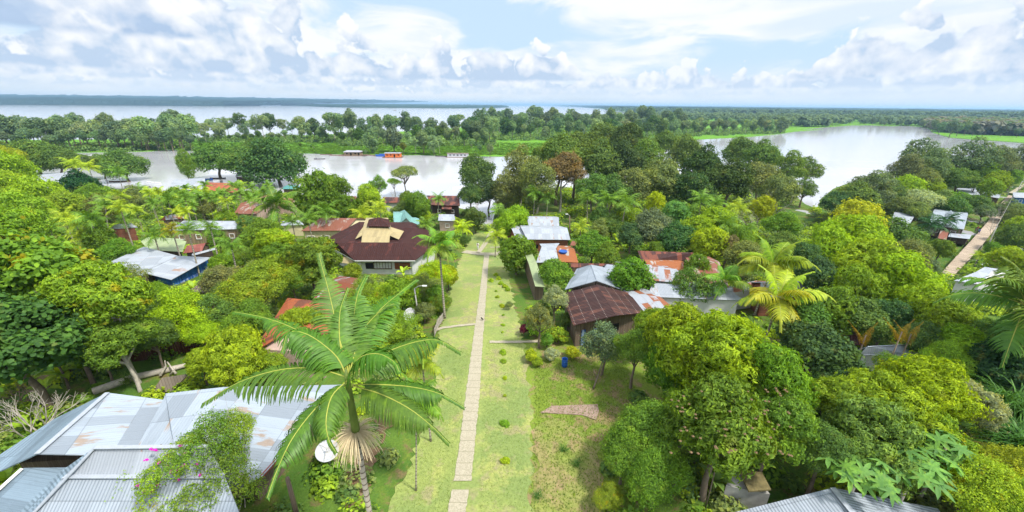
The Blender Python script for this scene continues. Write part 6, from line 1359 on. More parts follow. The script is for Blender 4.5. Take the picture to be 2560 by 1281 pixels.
grass_tuft(2530, 1030, 115, 3.2, 'tall arching dark grass at the right edge, upper clump', 260, seed=1, hb=3.2); grass_tuft(2550, 1130, 115, 2.6, 'tall arching dark grass at the right edge, lower clump', 260, seed=2, hb=2.6); grass_tuft(2400, 1110, 60, 2.4, 'browning arching grass left of the tall dark grass', 90, (.26, .26, .05), seed=4, hb=2.4)
banana(1780, 1235, 2.2, 'dark ribbed-leaf plant beside the concrete cistern', 9, 62, 'mid', 77)
bare_tree(2150, 1060, 60, 'small bare pinkish twigs between the lower right trees', name='bare_shrub', n=5, seed=16, r0=.04, spreadf=.7)
# ------------------------------------------------------------------ right middle: thicket between the village and the wetland
R_ = [('mango_mid', 2145, 560, 78, 7, 'gold', 'golden-topped mango tree, the most orange-yellow crown in the view'), ('mango_mid', 2150, 600, 80, 5.5, 'lime', 'lime crown right under the golden-topped mango tree'),
 ('mango_mid', 2070, 610, 60, 6, 'lime', 'lime crown left of the golden-topped tree'), ('round_mid', 2235, 590, 62, 6, 'mid', 'dark green crown right of the golden-topped tree'), ('round_mid', 2250, 650, 60, 5, 'olive', 'olive crown with yellow tips right of the lime cluster'),
 ('mango_mid', 2180, 665, 80, 7, 'lime', 'large lime mango crown in the centre of the right cluster'), ('mango_mid', 2260, 700, 78, 6.5, 'lime', 'lime mango crown at the right side of the right cluster'), ('mango_mid', 2140, 720, 62, 6, 'bright', 'bright crown at the lower left of the right cluster'),
 ('mango_mid', 2310, 760, 60, 5.5, 'lime', 'lime crown left of the right-edge palm fronds'), ('mango_mid', 2360, 800, 62, 5.5, 'bright', 'bright crown right under the right-edge palm fronds'), ('round_mid', 2040, 690, 62, 5.5, 'blue', 'very dark green tree left of the right lime cluster'),
 ('round_mid', 2010, 640, 50, 6, 'blue', 'dark bluish crown behind the upper yellow-green palm'), ('mango_mid', 2075, 775, 66, 5, 'green', 'green crown between the white brick house and the lime cluster'), ('round_mid', 2150, 800, 66, 4.5, 'mid', 'shaded dark tree above the leaf-strewn white roof'),
 ('round_mid', 2220, 790, 55, 4.5, 'blue', 'darkest hollow tree behind the golden dead fronds'), ('round_mid', 2310, 850, 55, 4.5, 'mid', 'dark tree right of the golden dead fronds'), ('mango_mid', 2400, 860, 55, 5, 'bright', 'feathery bright tree below the right-edge palm'),
 ('round_mid', 2470, 850, 60, 5, 'mid', 'shadowy tree behind the right-edge palm fronds'), ('mango_mid', 2530, 655, 48, 5, 'lime', 'lime crown at the right edge beside the white lower roof'), ('round_mid', 2540, 600, 44, 4.5, 'mid', 'dark green tree right of the raised walkway'), ('mango_mid', 2555, 575, 40, 5, 'bright', 'bright flat crown at the right edge'),
 ('round_mid', 2486, 622, 20, 3.0, 'green', 'small round tree beside the walkway below the three people'), ('round_mid', 2352, 622, 28, 3.5, 'green', 'flat green tree left of the walkway'), ('round_mid', 2290, 640, 44, 4.5, 'olive', 'grey-olive tree left of the near end of the walkway'), ('open_mid', 2322, 668, 28, 3.5, 'grey', 'pale thin tree at the near end of the walkway'),
 ('round_mid', 1950, 560, 40, 5, 'green', 'green tree behind the yellow-green palm tops'), ('mango_mid', 1905, 520, 34, 6, 'yel', 'yellow-leaved small tree by the bare white branches'), ('mango_mid', 1790, 558, 50, 5.5, 'lime', 'lime tree right of the dark arching palms'), ('mango_mid', 1740, 575, 45, 5.5, 'lime', 'lime tree right of the smoky dark tree'), ('mango_mid', 1775, 610, 46, 5, 'lime', 'lime bushy tree above the long maroon roof'),
 ('round_mid', 1635, 570, 62, 6.5, 'grey', 'wide smoky dark tree above the long maroon roof'), ('round_mid', 1690, 600, 48, 5, 'blue', 'very dark tree right behind the long maroon roof'), ('round_mid', 1580, 590, 45, 5, 'blue', 'dark shaded tree left of the smoky dark tree'), ('mango_mid', 1580, 545, 34, 6, 'bright', 'bright tree behind the leaning pale palm'), ('mango_mid', 1690, 535, 40, 7, 'jade', 'bluish-green tree right of the leaning pale palm'), ('mango_mid', 1640, 510, 32, 7, 'yel', 'small yellow-flowered tree under the big round trees'),
 ('open_mid', 1820, 620, 44, 4.5, 'brown', 'brownish twiggy tree above the yellowing palms'), ('round_mid', 1870, 640, 46, 4.5, 'olive', 'olive tree behind the green palm'), ('mango_mid', 1745, 670, 36, 4, 'green', 'green tree between the rust lean-to and the rusty corner house'), ('open_mid', 1720, 722, 60, 3.5, 'mid', 'loose dark-leaved tree in front of the long plain roof'),
 ('round_mid', 1950, 610, 45, 5, 'mid', 'mid-green tree in the thicket behind the upper palm'), ('mango_mid', 1850, 600, 36, 5, 'green', 'round green crown above the twiggy brown tree'), ('mango_mid', 1640, 625, 24, 3.5, 'green', 'small tree at the left end of the long maroon roof'), ('round_mid', 1530, 565, 36, 5, 'mid', 'dark tree behind the tallest pale-trunked palm'), ('round_mid', 1500, 545, 34, 5.5, 'mid', 'dark tree left of the tallest pale-trunked palm'), ('open_mid', 1495, 580, 32, 4.5, 'olive', 'brown-tinged open tree by the pale-trunked palms'), ('round_mid', 1520, 640, 40, 3.5, 'green', 'leafy tree over the long low maroon roof')]
for r_ in R_: t_(*r_[:6], r_[6])
# big rounded trees at the near shore in the centre right
big = [(1300, 440, 58, 11, 'olive', 'tall grey-olive tree with pale limbs right of the water inlet', 'tall_mid'), (1345, 455, 50, 10, 'olive', 'grey-olive tree right of the first tall one by the inlet', 'tall_mid'), (1395, 400, 68, 15, 'mid', 'big dark round tree behind the orange-brown tree', 'round_mid'), (1440, 380, 60, 17, 'mid', 'dark domed crown, highest of the left half of the shore trees', 'round_mid'),
 (1500, 410, 62, 14, 'mid', 'domed tree right of the orange-brown tree', 'round_mid'), (1520, 350, 52, 18, 'mid', 'crown against the green marsh, left peak of the shore trees', 'round_mid'), (1570, 355, 52, 18, (.10, .17, .035), 'yellow-tinged peak crown of the shore trees', 'round_mid'), (1560, 410, 60, 14, (.10, .17, .05), 'pale olive crown in the middle of the shore trees', 'round_mid'),
 (1620, 400, 50, 13, 'mid', 'narrow dark crown left of a gap of water', 'tall_mid'), (1662, 360, 40, 15, 'mid', 'small high crown right of the water gap', 'round_mid'), (1715, 385, 52, 13, 'mid', 'low dark dome against the lake', 'round_mid'), (1650, 450, 62, 11, 'olive', 'broad olive dome below the small high crown', 'round_mid'), (1760, 425, 66, 12, (.09, .16, .035), 'large rounded crown at the centre of the lake side', 'round_mid'),
 (1820, 455, 66, 11, (.08, .15, .035), 'large olive crown below the centre of the lake side', 'round_mid'), (1720, 475, 62, 9, (.09, .16, .04), 'wide low crown above the dark arching palms', 'round_mid'), (1590, 470, 56, 9, 'olive', 'round crown above the pale-trunked palms', 'round_mid'), (1480, 470, 42, 9, 'mid', 'green crown above the brown-trunked palm', 'round_mid'), (1530, 480, 46, 8, 'mid', 'leafy crown left of the round one above the pale-trunked palms', 'round_mid'),
 (1850, 380, 50, 14, 'mid', 'dark crown jutting over the lake, left one', 'round_mid'), (1910, 395, 52, 13, 'mid', 'dark crown jutting over the lake, right one', 'round_mid'), (1900, 450, 60, 10, 'olive', 'rounded crown at the right end of the shore trees', 'round_mid'), (1975, 425, 52, 10, 'mid', 'open-edged crown over the lake at the right end of the shore trees', 'open_mid'), (2020, 425, 40, 9, 'mid', 'outermost branch crown over the lake', 'open_mid'), (1950, 480, 50, 8, 'olive', 'low crown by the small flooded clearing', 'round_mid'), (2010, 475, 34, 6.5, 'mid', 'dark leafy tree at the corner of the lake inlet', 'open_mid'),
 (1192, 432, 52, 11, (.15, .23, .06), 'tall tree standing at the left of the water inlet', 'round_mid'), (1222, 482, 44, 8, (.10, .17, .05), 'dark tree hanging over the inlet', 'round_mid'), (1175, 488, 36, 8, (.12, .20, .05), 'leafy tree between the dark riverside house and the inlet', 'round_mid'), (1265, 480, 40, 8, 'olive', 'broad tree at the right bank of the inlet', 'tall_mid')]
for u, v, r_, h_, c_, l_, k_ in big: t_(k_, u, v, r_, h_, c_, l_, bark=PALEBARK if c_ == 'olive' else BARK)
t_('round_mid', 1405, 425, 50, 13, 'brown', 'orange-brown tree with bare pale limbs below its crown', bark=PALEBARK)
rs_ = random.Random(33)
# right bank of the lake: open crowned trees
rb_ = [(2300, 400, 60, 13, 'grey', 'open grey-green spreading tree standing against the lake, left one'), (2320, 430, 56, 10, 'grey', 'fuller crown below the open spreading tree'), (2430, 400, 54, 13, 'grey', 'open grey-green spreading tree against the lake, middle one'), (2500, 410, 46, 11, 'grey', 'smaller open spreading tree right of the middle one'), (2555, 400, 50, 12, 'grey', 'open spreading tree at the right edge by the lake'), (2265, 425, 40, 11, 'grey', 'thin-leaved tree leaning over the lake from the right bank'),
 (2140, 500, 56, 8, 'mid', 'dark tree at the right of the lake inlet'), (2180, 480, 55, 9, 'grey', 'grey-green spreading tree above the golden-topped mango'), (2095, 510, 44, 7, 'blue', 'dark low tree at the mouth of the lake inlet'), (2230, 490, 44, 7, 'mid', 'green tree right of the grey-green spreading one'), (2120, 540, 40, 5, 'blue', 'dark tree left of the golden-topped mango')]
for u, v, r_, h_, c_, l_ in rb_: t_('open_mid' if c_ == 'grey' else 'round_mid', u, v, r_, h_, c_, l_)
k_ = 0
for u, v, r_, h_, c_, key in [(2270, 470, 34, 7, 'lime', 'mango_mid'), (2330, 475, 34, 6, 'bright', 'mango_mid'), (2290, 500, 34, 6, 'mid', 'round_mid'), (2350, 500, 34, 6, 'olive', 'round_mid'), (2400, 450, 40, 8, 'mid', 'round_mid'), (2450, 430, 34, 8, 'green', 'mango_mid'), (2390, 500, 30, 5, 'green', 'round_mid'), (2430, 510, 34, 5, 'mid', 'round_mid'), (2380, 520, 34, 5, 'mid', 'round_mid'),
                             (2490, 455, 26, 7, 'bright', 'mango_mid'), (2530, 445, 28, 6, 'green', 'round_mid'), (2320, 450, 30, 9, 'olive', 'round_mid'), (2250, 520, 34, 5, 'olive', 'round_mid'), (2290, 530, 30, 5, 'olive', 'round_mid'), (2475, 470, 26, 7, 'bright', 'mango_mid'), (2360, 440, 30, 8, 'green', 'round_mid'), (2440, 460, 22, 7, 'mid', 'round_mid'), (2555, 540, 34, 4, 'olive', 'open_mid'), (2520, 530, 34, 4, 'grey', 'open_mid'), (2460, 530, 26, 4, 'grey', 'open_mid')]:
    t_(key, u, v, r_, h_, c_, 'middle-sized leafy tree in the mixed wood around the stilt houses of the right bank', 'mixed trees around the stilt houses of the right bank'); k_ += 1
t_('umbrella_mid', 2305, 505, 50, 6, 'pale', 'tree with creamy yellow blossom layers on the right bank')
bare_tree(1905, 560, 95, 'bare white-limbed tree in the thicket left of the small flooded clearing', n=4, seed=11, r0=.16, spreadf=.55); bare_tree(1870, 590, 70, 'second bare white-limbed tree, lower left of the first', n=3, seed=12, r0=.13, spreadf=.6); bare_tree(2475, 610, 90, 'thin white bare tree beside the walkway', n=2, seed=13, r0=.12, spreadf=.4); bare_tree(2350, 455, 55, 'white-branched thin tree against the lake shore trees', n=2, seed=14, r0=.16, spreadf=.5)
bare_tree(1500, 500, 34, 'small bare grey bush under the big shore trees', n=6, seed=15, r0=.08)
# ------------------------------------------------------------------ left shore
L_ = [('round_mid', 85, 395, 58, 9, 'mid', 'big dark domed tree standing at the left waterfront'), ('round_mid', 140, 400, 44, 9, 'mid', 'domed tree joined to the right of the big left waterfront dome'), ('round_mid', 178, 405, 36, 9, 'mid', 'low dome at the right of the left waterfront trees'), ('mango_mid', 20, 430, 52, 9, 'lime', 'bright lime tree cut by the left edge at the waterfront'), ('mango_mid', 5, 395, 40, 12, 'lime', 'smaller lime crown at the left edge above the water'),
 ('round_mid', 310, 415, 48, 7, 'mid', 'round dark tree at the water right of the ragged palms'), ('round_mid', 250, 410, 30, 7, 'mid', 'small dark tree between the ragged palms and the round one'), ('round_mid', 540, 400, 58, 9, 'mid', 'left one of the two big round dark trees at the water'), ('round_mid', 600, 405, 55, 9, 'mid', 'middle crown joining the two big round dark trees'), ('round_mid', 692, 415, 72, 8.5, 'dark', 'largest round dark tree at the water, the right one of the pair'),
 ('round_mid', 640, 385, 40, 10, 'mid', 'peak crown between the two big round dark trees'), ('mango_mid', 790, 490, 62, 8, 'green', 'dense dark tree above the rust-red streaked roof'), ('mango_mid', 840, 470, 36, 8, 'green', 'upper right crown of the dense dark tree by the water'), ('round_mid', 195, 472, 52, 6, (.03, .12, .035), 'dark green tree in front of the waterfront warehouse'),
 ('umbrella_mid', 1012, 435, 38, 9, 'olive', 'airy umbrella-shaped tree with a pale trunk standing at the near waterfront'), ('open_mid', 945, 462, 26, 6, 'green', 'small airy tree left of the umbrella-shaped one'), ('round_mid', 920, 490, 36, 6, 'lime', 'lime-green bush tree right of the bare pale shrub'), ('mango_mid', 1020, 500, 26, 5, 'green', 'small green tree at the brown riverside roofs'), ('mango_mid', 1045, 515, 38, 5, 'green', 'round bright green tree left of the dark riverside house'),
 ('umbrella_mid', 985, 455, 20, 6, 'lime', 'small flat lime-topped tree beside the umbrella-shaped one'), ('bush', 905, 520, 36, 2.5, 'bright', 'bright bushes behind the hall'), ('mango_mid', 860, 520, 36, 5, 'green', 'green tree right of the rust-red streaked roof'), ('round_mid', 1010, 525, 30, 3.5, 'mid', 'low tree behind the steep teal gable')]
for r_ in L_: t_(*r_[:6], r_[6])
t_('tall_mid', 462, 410, 22, 9, 'green', 'lone column-like tree wrapped in leaves at the waterside', zs=1.6)
bare_tree(880, 500, 50, 'bare pale shrub at the waterfront', n=7, seed=21, r0=.09, spreadf=.5); bare_tree(985, 500, 36, 'thin bare bush under the umbrella-shaped tree', n=5, seed=22, r0=.06)
L2 = [(40, 480, 60, 6, 'lime'), (110, 495, 55, 5.5, 'lime'), (60, 540, 70, 6, 'bright'), (170, 515, 50, 5, 'bright'), (15, 590, 80, 7, 'bright'), (235, 490, 38, 5, 'green'), (260, 520, 36, 5, 'olive'), (330, 500, 38, 5, 'olive'), (70, 640, 50, 4.5, 'mid'), (250, 600, 36, 4, 'green'), (290, 625, 38, 4, 'green'), (232, 682, 40, 3.6, 'olive'), (150, 712, 44, 4, 'green'),
      (220, 700, 50, 5, 'green'), (440, 500, 34, 4.5, 'green'), (510, 520, 30, 4, 'olive'), (565, 548, 26, 3.5, 'bright'), (545, 600, 34, 4, 'green'), (600, 640, 44, 4.5, 'green'), (640, 600, 34, 4.5, 'green'), (620, 560, 32, 4, 'mid'), (560, 660, 38, 3.8, 'bright'), (545, 690, 26, 3.0, 'bright'), (330, 632, 22, 2.2, 'bright'), (395, 742, 40, 3, 'bright'),
      (340, 770, 60, 4.5, 'mid'), (200, 830, 60, 5, 'dark'), (130, 880, 50, 4, 'dark'), (250, 880, 50, 3.5, 'dark'), (380, 840, 50, 4, 'mid'), (480, 760, 40, 3.5, 'mid'), (680, 680, 55, 4, 'bright'), (730, 700, 40, 4, 'green'), (700, 640, 44, 5, 'green'), (560, 745, 40, 3.2, 'mid'), (905, 722, 36, 2.6, 'olive'), (970, 742, 42, 2.8, 'lime'), (1000, 740, 50, 3.4, 'bright'), (900, 740, 45, 3.2, 'bright'), (940, 790, 60, 3.4, 'bright'), (1080, 690, 48, 3.4, 'yel'),
      (1120, 690, 34, 2.4, 'yel'), (1060, 720, 44, 3, 'olive'), (1080, 740, 36, 2, 'green'), (1100, 760, 30, 1.4, 'green'), (1060, 780, 30, 1.6, 'olive'), (1010, 820, 50, 2.6, 'bright'), (960, 850, 50, 2.8, 'bright'), (1075, 600, 26, 3, 'green'), (880, 680, 26, 2.8, 'bright'), (1165, 600, 16, 1.6, 'mid'), (1188, 545, 26, 4, 'mid'), (1145, 560, 18, 2.5, 'palmy'), (1060, 535, 20, 3, 'yel')]
for k, (u, v, r_, h_, c_) in enumerate(L2):
    near_ = depth(T(u, v, h_)) < 62
    t_((['fine_near', 'mango_near', 'airy_near', 'droop_near'][k % 4]) if near_ else ['round_mid', 'mango_mid', 'open_mid', 'round_mid', 'mango_mid'][k % 5], u, v, r_, h_, c_, 'leafy garden tree in the thick greenery between the houses left of the path', 'garden trees between the houses left of the path', mat=LEAFP if k % 4 == 0 else None)
# ------------------------------------------------------------------ the wooded strip and the far right forest
from mathutils.geometry import tessellate_polygon
def inside(x, y, poly): return seg_dist(np.array([x]), np.array([y]), poly)[0]
n_ = 0; rs_ = random.Random(77)
def strip_tree(u, vb, hpx, key, col, zone, zs=1.):
    """trunk foot at (u, vb) on the marsh, top hpx pixels higher"""
    global n_
    b = P(u, vb, .35); d = depth(b); H = hpx*d/F*1.04; R = {'round_far': .36, 'tall_far': .42, 'umbrella_far': .44}[key]*H*rs_.uniform(.85, 1.15)
    hc = H-R*{'round_far': .72, 'tall_far': .95, 'umbrella_far': .42}[key]*zs
    Z_ = {'a': ('leafy tree in the dark row of the wooded strip at the far left', 'dark row of strip trees at the far left'), 'b': ('tall pale-trunked umbrella tree in the strip behind the left marsh', 'umbrella trees of the strip behind the left marsh'),
          'c': ('leafy tree in the strip behind the floating houses', 'strip trees behind the floating houses'), 'd': ('tree of the wide wooded strip right of the houseboat', 'trees of the wide wooded strip right of the houseboat'),
          'e': ('grey-green tree of the wood beyond the lake', 'trees of the wood beyond the lake'), 'f': ('waterside tree of the right far bank of the lake', 'trees on the right far bank of the lake'), 'g': ('low shrubby tree on the bright marsh grass', 'shrubby trees on the bright marsh grass')}[zone]
    tree_at(key, b[0], b[1], .3, R, hc, col, Z_[0], Z_[1], 'tree', 'flooded_forest_tree', zs=zs, bark=PALEBARK if key == 'umbrella_far' else BARK); n_ += 1
F1, F2, F3 = (.23, .35, .14), (.33, .46, .18), (.18, .28, .13)
for u in range(-30, 480, 24):
    strip_tree(u+rs_.uniform(-8, 8), 372+rs_.uniform(-4, 4), rs_.uniform(60, 76), 'round_far', rs_.choice([F1, F3, F2]), 'a'); strip_tree(u+12+rs_.uniform(-8, 8), 377, rs_.uniform(34, 50), 'round_far', rs_.choice([F3, F1]), 'a', .8)
for u in range(350, 850, 21):
    strip_tree(u+rs_.uniform(-8, 8), 353+rs_.uniform(-7, 6), rs_.uniform(34, 66), 'umbrella_far' if rs_.random() < .7 else 'round_far', rs_.choice([F2, (.11, .20, .06), F2, F1]), 'b'); strip_tree(u+10+rs_.uniform(-8, 8), 355, rs_.uniform(14, 28), 'round_far', rs_.choice([F2, (.12, .22, .03)]), 'b', .8)
for u in range(850, 1240, 20):
    strip_tree(u+rs_.uniform(-8, 8), 352+rs_.uniform(-7, 7), rs_.uniform(44, 62), rs_.choice(['round_far', 'tall_far', 'umbrella_far']), rs_.choice([F1, F3, F3]), 'c'); strip_tree(u+9+rs_.uniform(-8, 8), 362+rs_.uniform(-4, 4), rs_.uniform(26, 38), 'round_far', rs_.choice([F2, F1, (.11, .22, .03)]), 'c')
for u, vb, h_, k_, c_ in [(932, 384, 50, 'tall_far', F1), (986, 382, 62, 'tall_far', F3), (1010, 390, 30, 'round_far', (.20, .26, .03)), (1040, 386, 40, 'umbrella_far', F2), (1060, 386, 50, 'round_far', F1), (1085, 388, 42, 'tall_far', F2), (1100, 386, 40, 'umbrella_far', F2), (1078, 375, 52, 'round_far', F1), (1225, 394, 30, 'round_far', F1), (915, 390, 14, 'round_far', F1), (1180, 372, 22, 'umbrella_far', F2), (1200, 380, 16, 'round_far', F1)]: strip_tree(u, vb, h_, k_, c_, 'c')
for u in range(1190, 1700, 17):
    strip_tree(u+rs_.uniform(-8, 8), 325+rs_.uniform(-8, 8), rs_.uniform(34, 48), rs_.choice(['round_far', 'round_far', 'tall_far']), rs_.choice([F1, F3]), 'd')
    strip_tree(u+rs_.uniform(-8, 8), 345+rs_.uniform(-6, 6), rs_.uniform(28, 44), rs_.choice(['round_far', 'tall_far', 'umbrella_far']), rs_.choice([F2, F1, (.10, .20, .05)]), 'd')
for u, vb, h_ in [(1395, 350, 46), (1420, 348, 40), (1690, 322, 42), (1705, 326, 36)]: strip_tree(u, vb, h_, 'round_far', F3, 'd')
for u in range(1640, 1960, 15):
    strip_tree(u+rs_.uniform(-6, 6), 337+(1800-u)*.035+rs_.uniform(-4, 2), rs_.uniform(26, 38), rs_.choice(['round_far', 'tall_far', 'umbrella_far']), rs_.choice([F1, F2, F3]), 'e')
for u, vb, h_, c_ in [(2330, 331, 26, F3), (2345, 339, 30, F3), (2372, 345, 36, F3), (2390, 342, 30, F3), (2410, 338, 30, F1), (2430, 340, 26, (.10, .13, .07)), (2460, 340, 26, (.12, .13, .08)), (2500, 342, 24, (.11, .13, .07)), (2540, 345, 22, F3), (2200, 317, 16, F3), (2180, 314, 18, F3), (2210, 316, 14, F1), (2250, 318, 16, F1), (2300, 322, 18, F3)]: strip_tree(u, vb, h_, 'round_far', c_, 'f')
for k in range(22): strip_tree(rs_.uniform(430, 1330), 374+rs_.uniform(-6, 4), rs_.uniform(6, 12), 'round_far', rs_.choice([F2, (.13, .25, .03)]), 'g')
# far forest that reads as one mass: joined low crowns
def mass_forest(name, pts, Rr_, col, nlf=46, seed=1, hmul=1.):
    rng = np.random.default_rng(seed); pts = np.array(pts); n = len(pts); nl = nlf
    d = unit(rng.normal(size=(n, nl, 3))+[0, 0, .6]); R = Rr_*rng.uniform(.7, 1.4, (n, 1, 1)); hc = (np.array([10.0])*rng.uniform(.75, 1.35, (n, 1, 1)))*hmul
    pos = np.concatenate([np.repeat(pts[:, None, :], nl, 1), np.zeros((n, nl, 1))], 2)+d*R*[1, 1, .8]*rng.uniform(.75, 1.05, (n, nl, 1)); pos[..., 2] += hc[..., 0]; pos = pos.reshape(-1, 3); d = d.reshape(-1, 3)
    t1 = unit(np.cross(d, rng.normal(size=d.shape))); L = np.repeat(R[:, 0, 0], nl)*rng.uniform(.55, .9, len(pos)); V, Fc = leaves(pos, unit(d+[0, 0, .5]), t1, L, L*.42, 0, 'diamond', .2)
    # dark stems and understorey between ground and crowns
    o = tag(link(name, mesh_np(name, V, [Fc]), LEAF), kind='stuff'); o.color = (*col, 1); return o
def scatter(poly_px, n, z=.35, seed=1, jitter=None):
    rng = random.Random(seed); out = []; pts = np.array(poly_px)
    u0, v0 = pts.min(0); u1, v1 = pts.max(0)
    U_ = np.array([rng.uniform(u0, u1) for _ in range(n*6)]); Vv = np.array([rng.uniform(v0, v1) for _ in range(n*6)]); s = seg_dist(U_, Vv, pts) > 0
    for u, v in list(zip(U_[s], Vv[s]))[:n]: out.append(P(u, v, z)[:2])
    return out
mass_forest('distant_forest', scatter([(1620, 297), (1690, 300), (1760, 306), (1960, 318), (2060, 318), (2130, 311), (2300, 316), (2340, 330), (2420, 336), (2620, 344), (2620, 312), (2200, 300), (1800, 290), (1640, 290)], 1500, seed=3), 6.5, (.19, .28, .13), 60)
mass_forest('distant_forest', scatter([(2340, 332), (2420, 337), (2700, 346), (2700, 318), (2300, 310)], 420, seed=5), 7, (.28, .28, .19), 60, seed=4)
mass_forest('distant_forest', scatter([(1500, 275.8), (1620, 288), (1800, 292), (2200, 301), (2700, 312), (2700, 292), (2200, 287), (1800, 281.5), (1560, 277.5)], 2600, seed=4), 11, (.13, .21, .12), 40, seed=5, hmul=1.3)
mass_forest('distant_forest', scatter([(1240, 316), (1500, 304), (1600, 303), (1700, 302), (1700, 318), (1500, 322), (1300, 324)], 260, seed=6), 6.5, (.18, .27, .12), 70, seed=6)
# very far wooded banks: uneven canopy sheets
def canopy(name, rowsA, rowsB, h0, h1, col, nu=400, nv=7, seed=1, bump=6., cell=60.):
    """a wooded bank between two base lines (world xy), h0 high at the front and h1 at the back"""
    rng = np.random.default_rng(seed); A = np.array(rowsA, float); B_ = np.array(rowsB, float)
    def samp(L, n):
        s = np.concatenate([[0], np.cumsum(np.linalg.norm(np.diff(L, axis=0), axis=1))]); t = np.linspace(0, s[-1], n); return np.stack([np.interp(t, s, L[:, 0]), np.interp(t, s, L[:, 1])], 1)
    a, b = samp(A, nu), samp(B_, nu); V = []
    fr = np.linspace(0, 1, nv)
    for j, f in enumerate(fr):
        p = a+(b-a)*f; z = h0+(h1-h0)*f+rng.uniform(-.5, .5, nu)*bump+np.convolve(rng.uniform(-1, 1, nu+6), np.ones(7)/7, 'valid')*bump*1.6
        if j == 0: V.append(np.c_[p, np.zeros(nu)])
        V.append(np.c_[p, z])
    V = np.vstack(V); nr = nv+1; i, j = np.meshgrid(np.arange(nu-1), np.arange(nr-1)); k = (j*nu+i).ravel()
    o = tag(link(name, mesh_np(name, V, [np.stack([k, k+1, k+1+nu, k+nu], 1)], False), LEAF), kind='stuff'); o.color = (*col, 1); return o
def line(pix, z=1.5): return [P(u, v, z)[:2] for u, v in pix]
fa = line([(-600, 257), (-200, 260), (0, 262), (300, 263.6), (420, 264.6), (560, 265.4), (650, 264.6)])
fbk = [(-9000, 5200), (-6500, 6000), (-4500, 6500), (-3600, 7800), (-3000, 9000), (-2500, 10500), (-2400, 12000)]
canopy('far_bank_forest', fa, fbk, 26, 95, (.022, .060, .045), 1500, 9, 1, 16)
fa = line([(702, 263.4), (760, 265.3), (830, 268), (900, 269), (1000, 269.7), (1150, 270.6), (1240, 269.8), (1272, 268.4)])
fbk = [(-3400, 9000), (-3000, 9000), (-2400, 9000), (-2000, 9000), (-1400, 8500), (-900, 8000), (-500, 7500), (-200, 7000)]
canopy('far_island_forest', fa, fbk, 10, 26, (.035, .085, .045), 900, 7, 2, 7)
canopy('horizon_forest', [(-3500, 26000), (3000, 26000), (9500, 26000)], [(-3500, 33000), (3000, 33000), (9500, 33000)], 30, 60, (.03, .07, .05), 400, 4, 3, 14)
fa = line([(1456, 268.6), (1500, 271.5), (1560, 277), (1700, 279.5), (1900, 282), (2200, 287), (2600, 291), (2900, 294)], .35)
fbk = [(1500, 16000), (2500, 16000), (5000, 16000), (7500, 15000), (9500, 13500), (13000, 12000), (15000, 10500), (17000, 9500)]
canopy('right_horizon_forest', fa, fbk, 18, 46, (.028, .070, .045), 1800, 12, 4, 12)
# ------------------------------------------------------------------ undergrowth filling the gaps between houses and trees (nobody could count it)
def under(name, n, region, cols, rr, hz, nl, L, seed, lawn=True):
    rng = random.Random(seed); pts = []
    lawnp = np.array([T(*q)[:2] for q in [(860, 1420), (930, 1300), (1010, 1150), (1075, 1000), (1080, 870), (1105, 780), (1120, 700), (1140, 650), (1160, 610), (1180, 582), (1240, 582), (1262, 610), (1275, 660), (1290, 700), (1300, 780), (1320, 850), (1460, 880), (1560, 880), (1580, 960), (1560, 1050), (1500, 1120), (1490, 1200), (1470, 1420)]])
    X_ = np.array([rng.uniform(region[0], region[2]) for _ in range(n*3)]); Y_ = np.array([rng.uniform(region[1], region[3]) for _ in range(n*3)])
    ok = seg_dist(X_, Y_, NEAR) > 1.5
    ok &= seg_dist(X_, Y_, lawnp) < -.6
    field = np.array([T(*q)[:2] for q in [(1330, 545), (1405, 545), (1410, 570), (1425, 590), (1440, 560), (1410, 515), (1335, 512)]]); ok &= seg_dist(X_, Y_, field) < 0
    clr = np.array([P(u, v, .3)[:2] for u, v in [(1955, 512), (2025, 512), (2030, 560), (1960, 556)]]); ok &= seg_dist(X_, Y_, clr) < 0
    log_ = np.array([T(*q)[:2] for q in [(200, 1010), (330, 915), (480, 880), (520, 960), (380, 985), (290, 975)]]); ok &= seg_dist(X_, Y_, log_) < 0
    hut = np.array([T(*q)[:2] for q in [(120, 632), (195, 628), (210, 655), (140, 664)]]); ok &= seg_dist(X_, Y_, hut) < -.5
    for B_ in BUILT: ok &= seg_dist(X_, Y_, np.array([[p.x, p.y] for p in B_])) < -1.2
    X_, Y_ = X_[ok][:n], Y_[ok][:n]; m = len(X_); gz = gfun(X_, Y_); wet = (X_ > 80) & (gz < .1); sel = ~wet; X_, Y_, gz = X_[sel], Y_[sel], gz[sel]; m = len(X_)
    r = np.random.default_rng(seed); R = r.uniform(rr[0], rr[1], (m, 1, 1)); c = np.stack([X_, Y_, gz], 1)[:, None, :]
    d = unit(r.normal(size=(m, nl, 3))+[0, 0, .7]); d[..., 2] = abs(d[..., 2]); pos = (c+d*R*[1, 1, hz]*r.uniform(.6, 1.1, (m, nl, 1))).reshape(-1, 3); d = d.reshape(-1, 3)
    Ls = L*r.uniform(.6, 1.4, len(pos)); grp = np.repeat(r.integers(0, len(cols), m), nl)
    for k, col in enumerate(cols):
        s = grp == k
        V, Fc = leaves(pos[s], unit(d[s]+[0, 0, .6]+r.normal(size=d[s].shape)*.3), unit(np.cross(d[s], r.normal(size=d[s].shape)))+d[s]*.4, Ls[s], Ls[s]*.36, 0, 'diamond', .25)
        o = tag(link(name, mesh_np(name, V, [Fc]), LEAF), kind='stuff'); o.color = (*col, 1)
cols = [C['green'], C['mid'], C['bright'], C['olive'], C['lime']]
under('undergrowth', 1500, (-75, 14, 75, 75), cols, (.5, 1.5), .85, 190, .30, 5)
under('undergrowth', 2900, (-190, 70, 110, 190), cols, (.8, 2.3), .9, 80, .58, 6)
under('wetland_growth', 1100, (60, 75, 330, 260), [C['green'], C['olive'], C['grey'], C['mid']], (.9, 2.4), .7, 70, .7, 7)
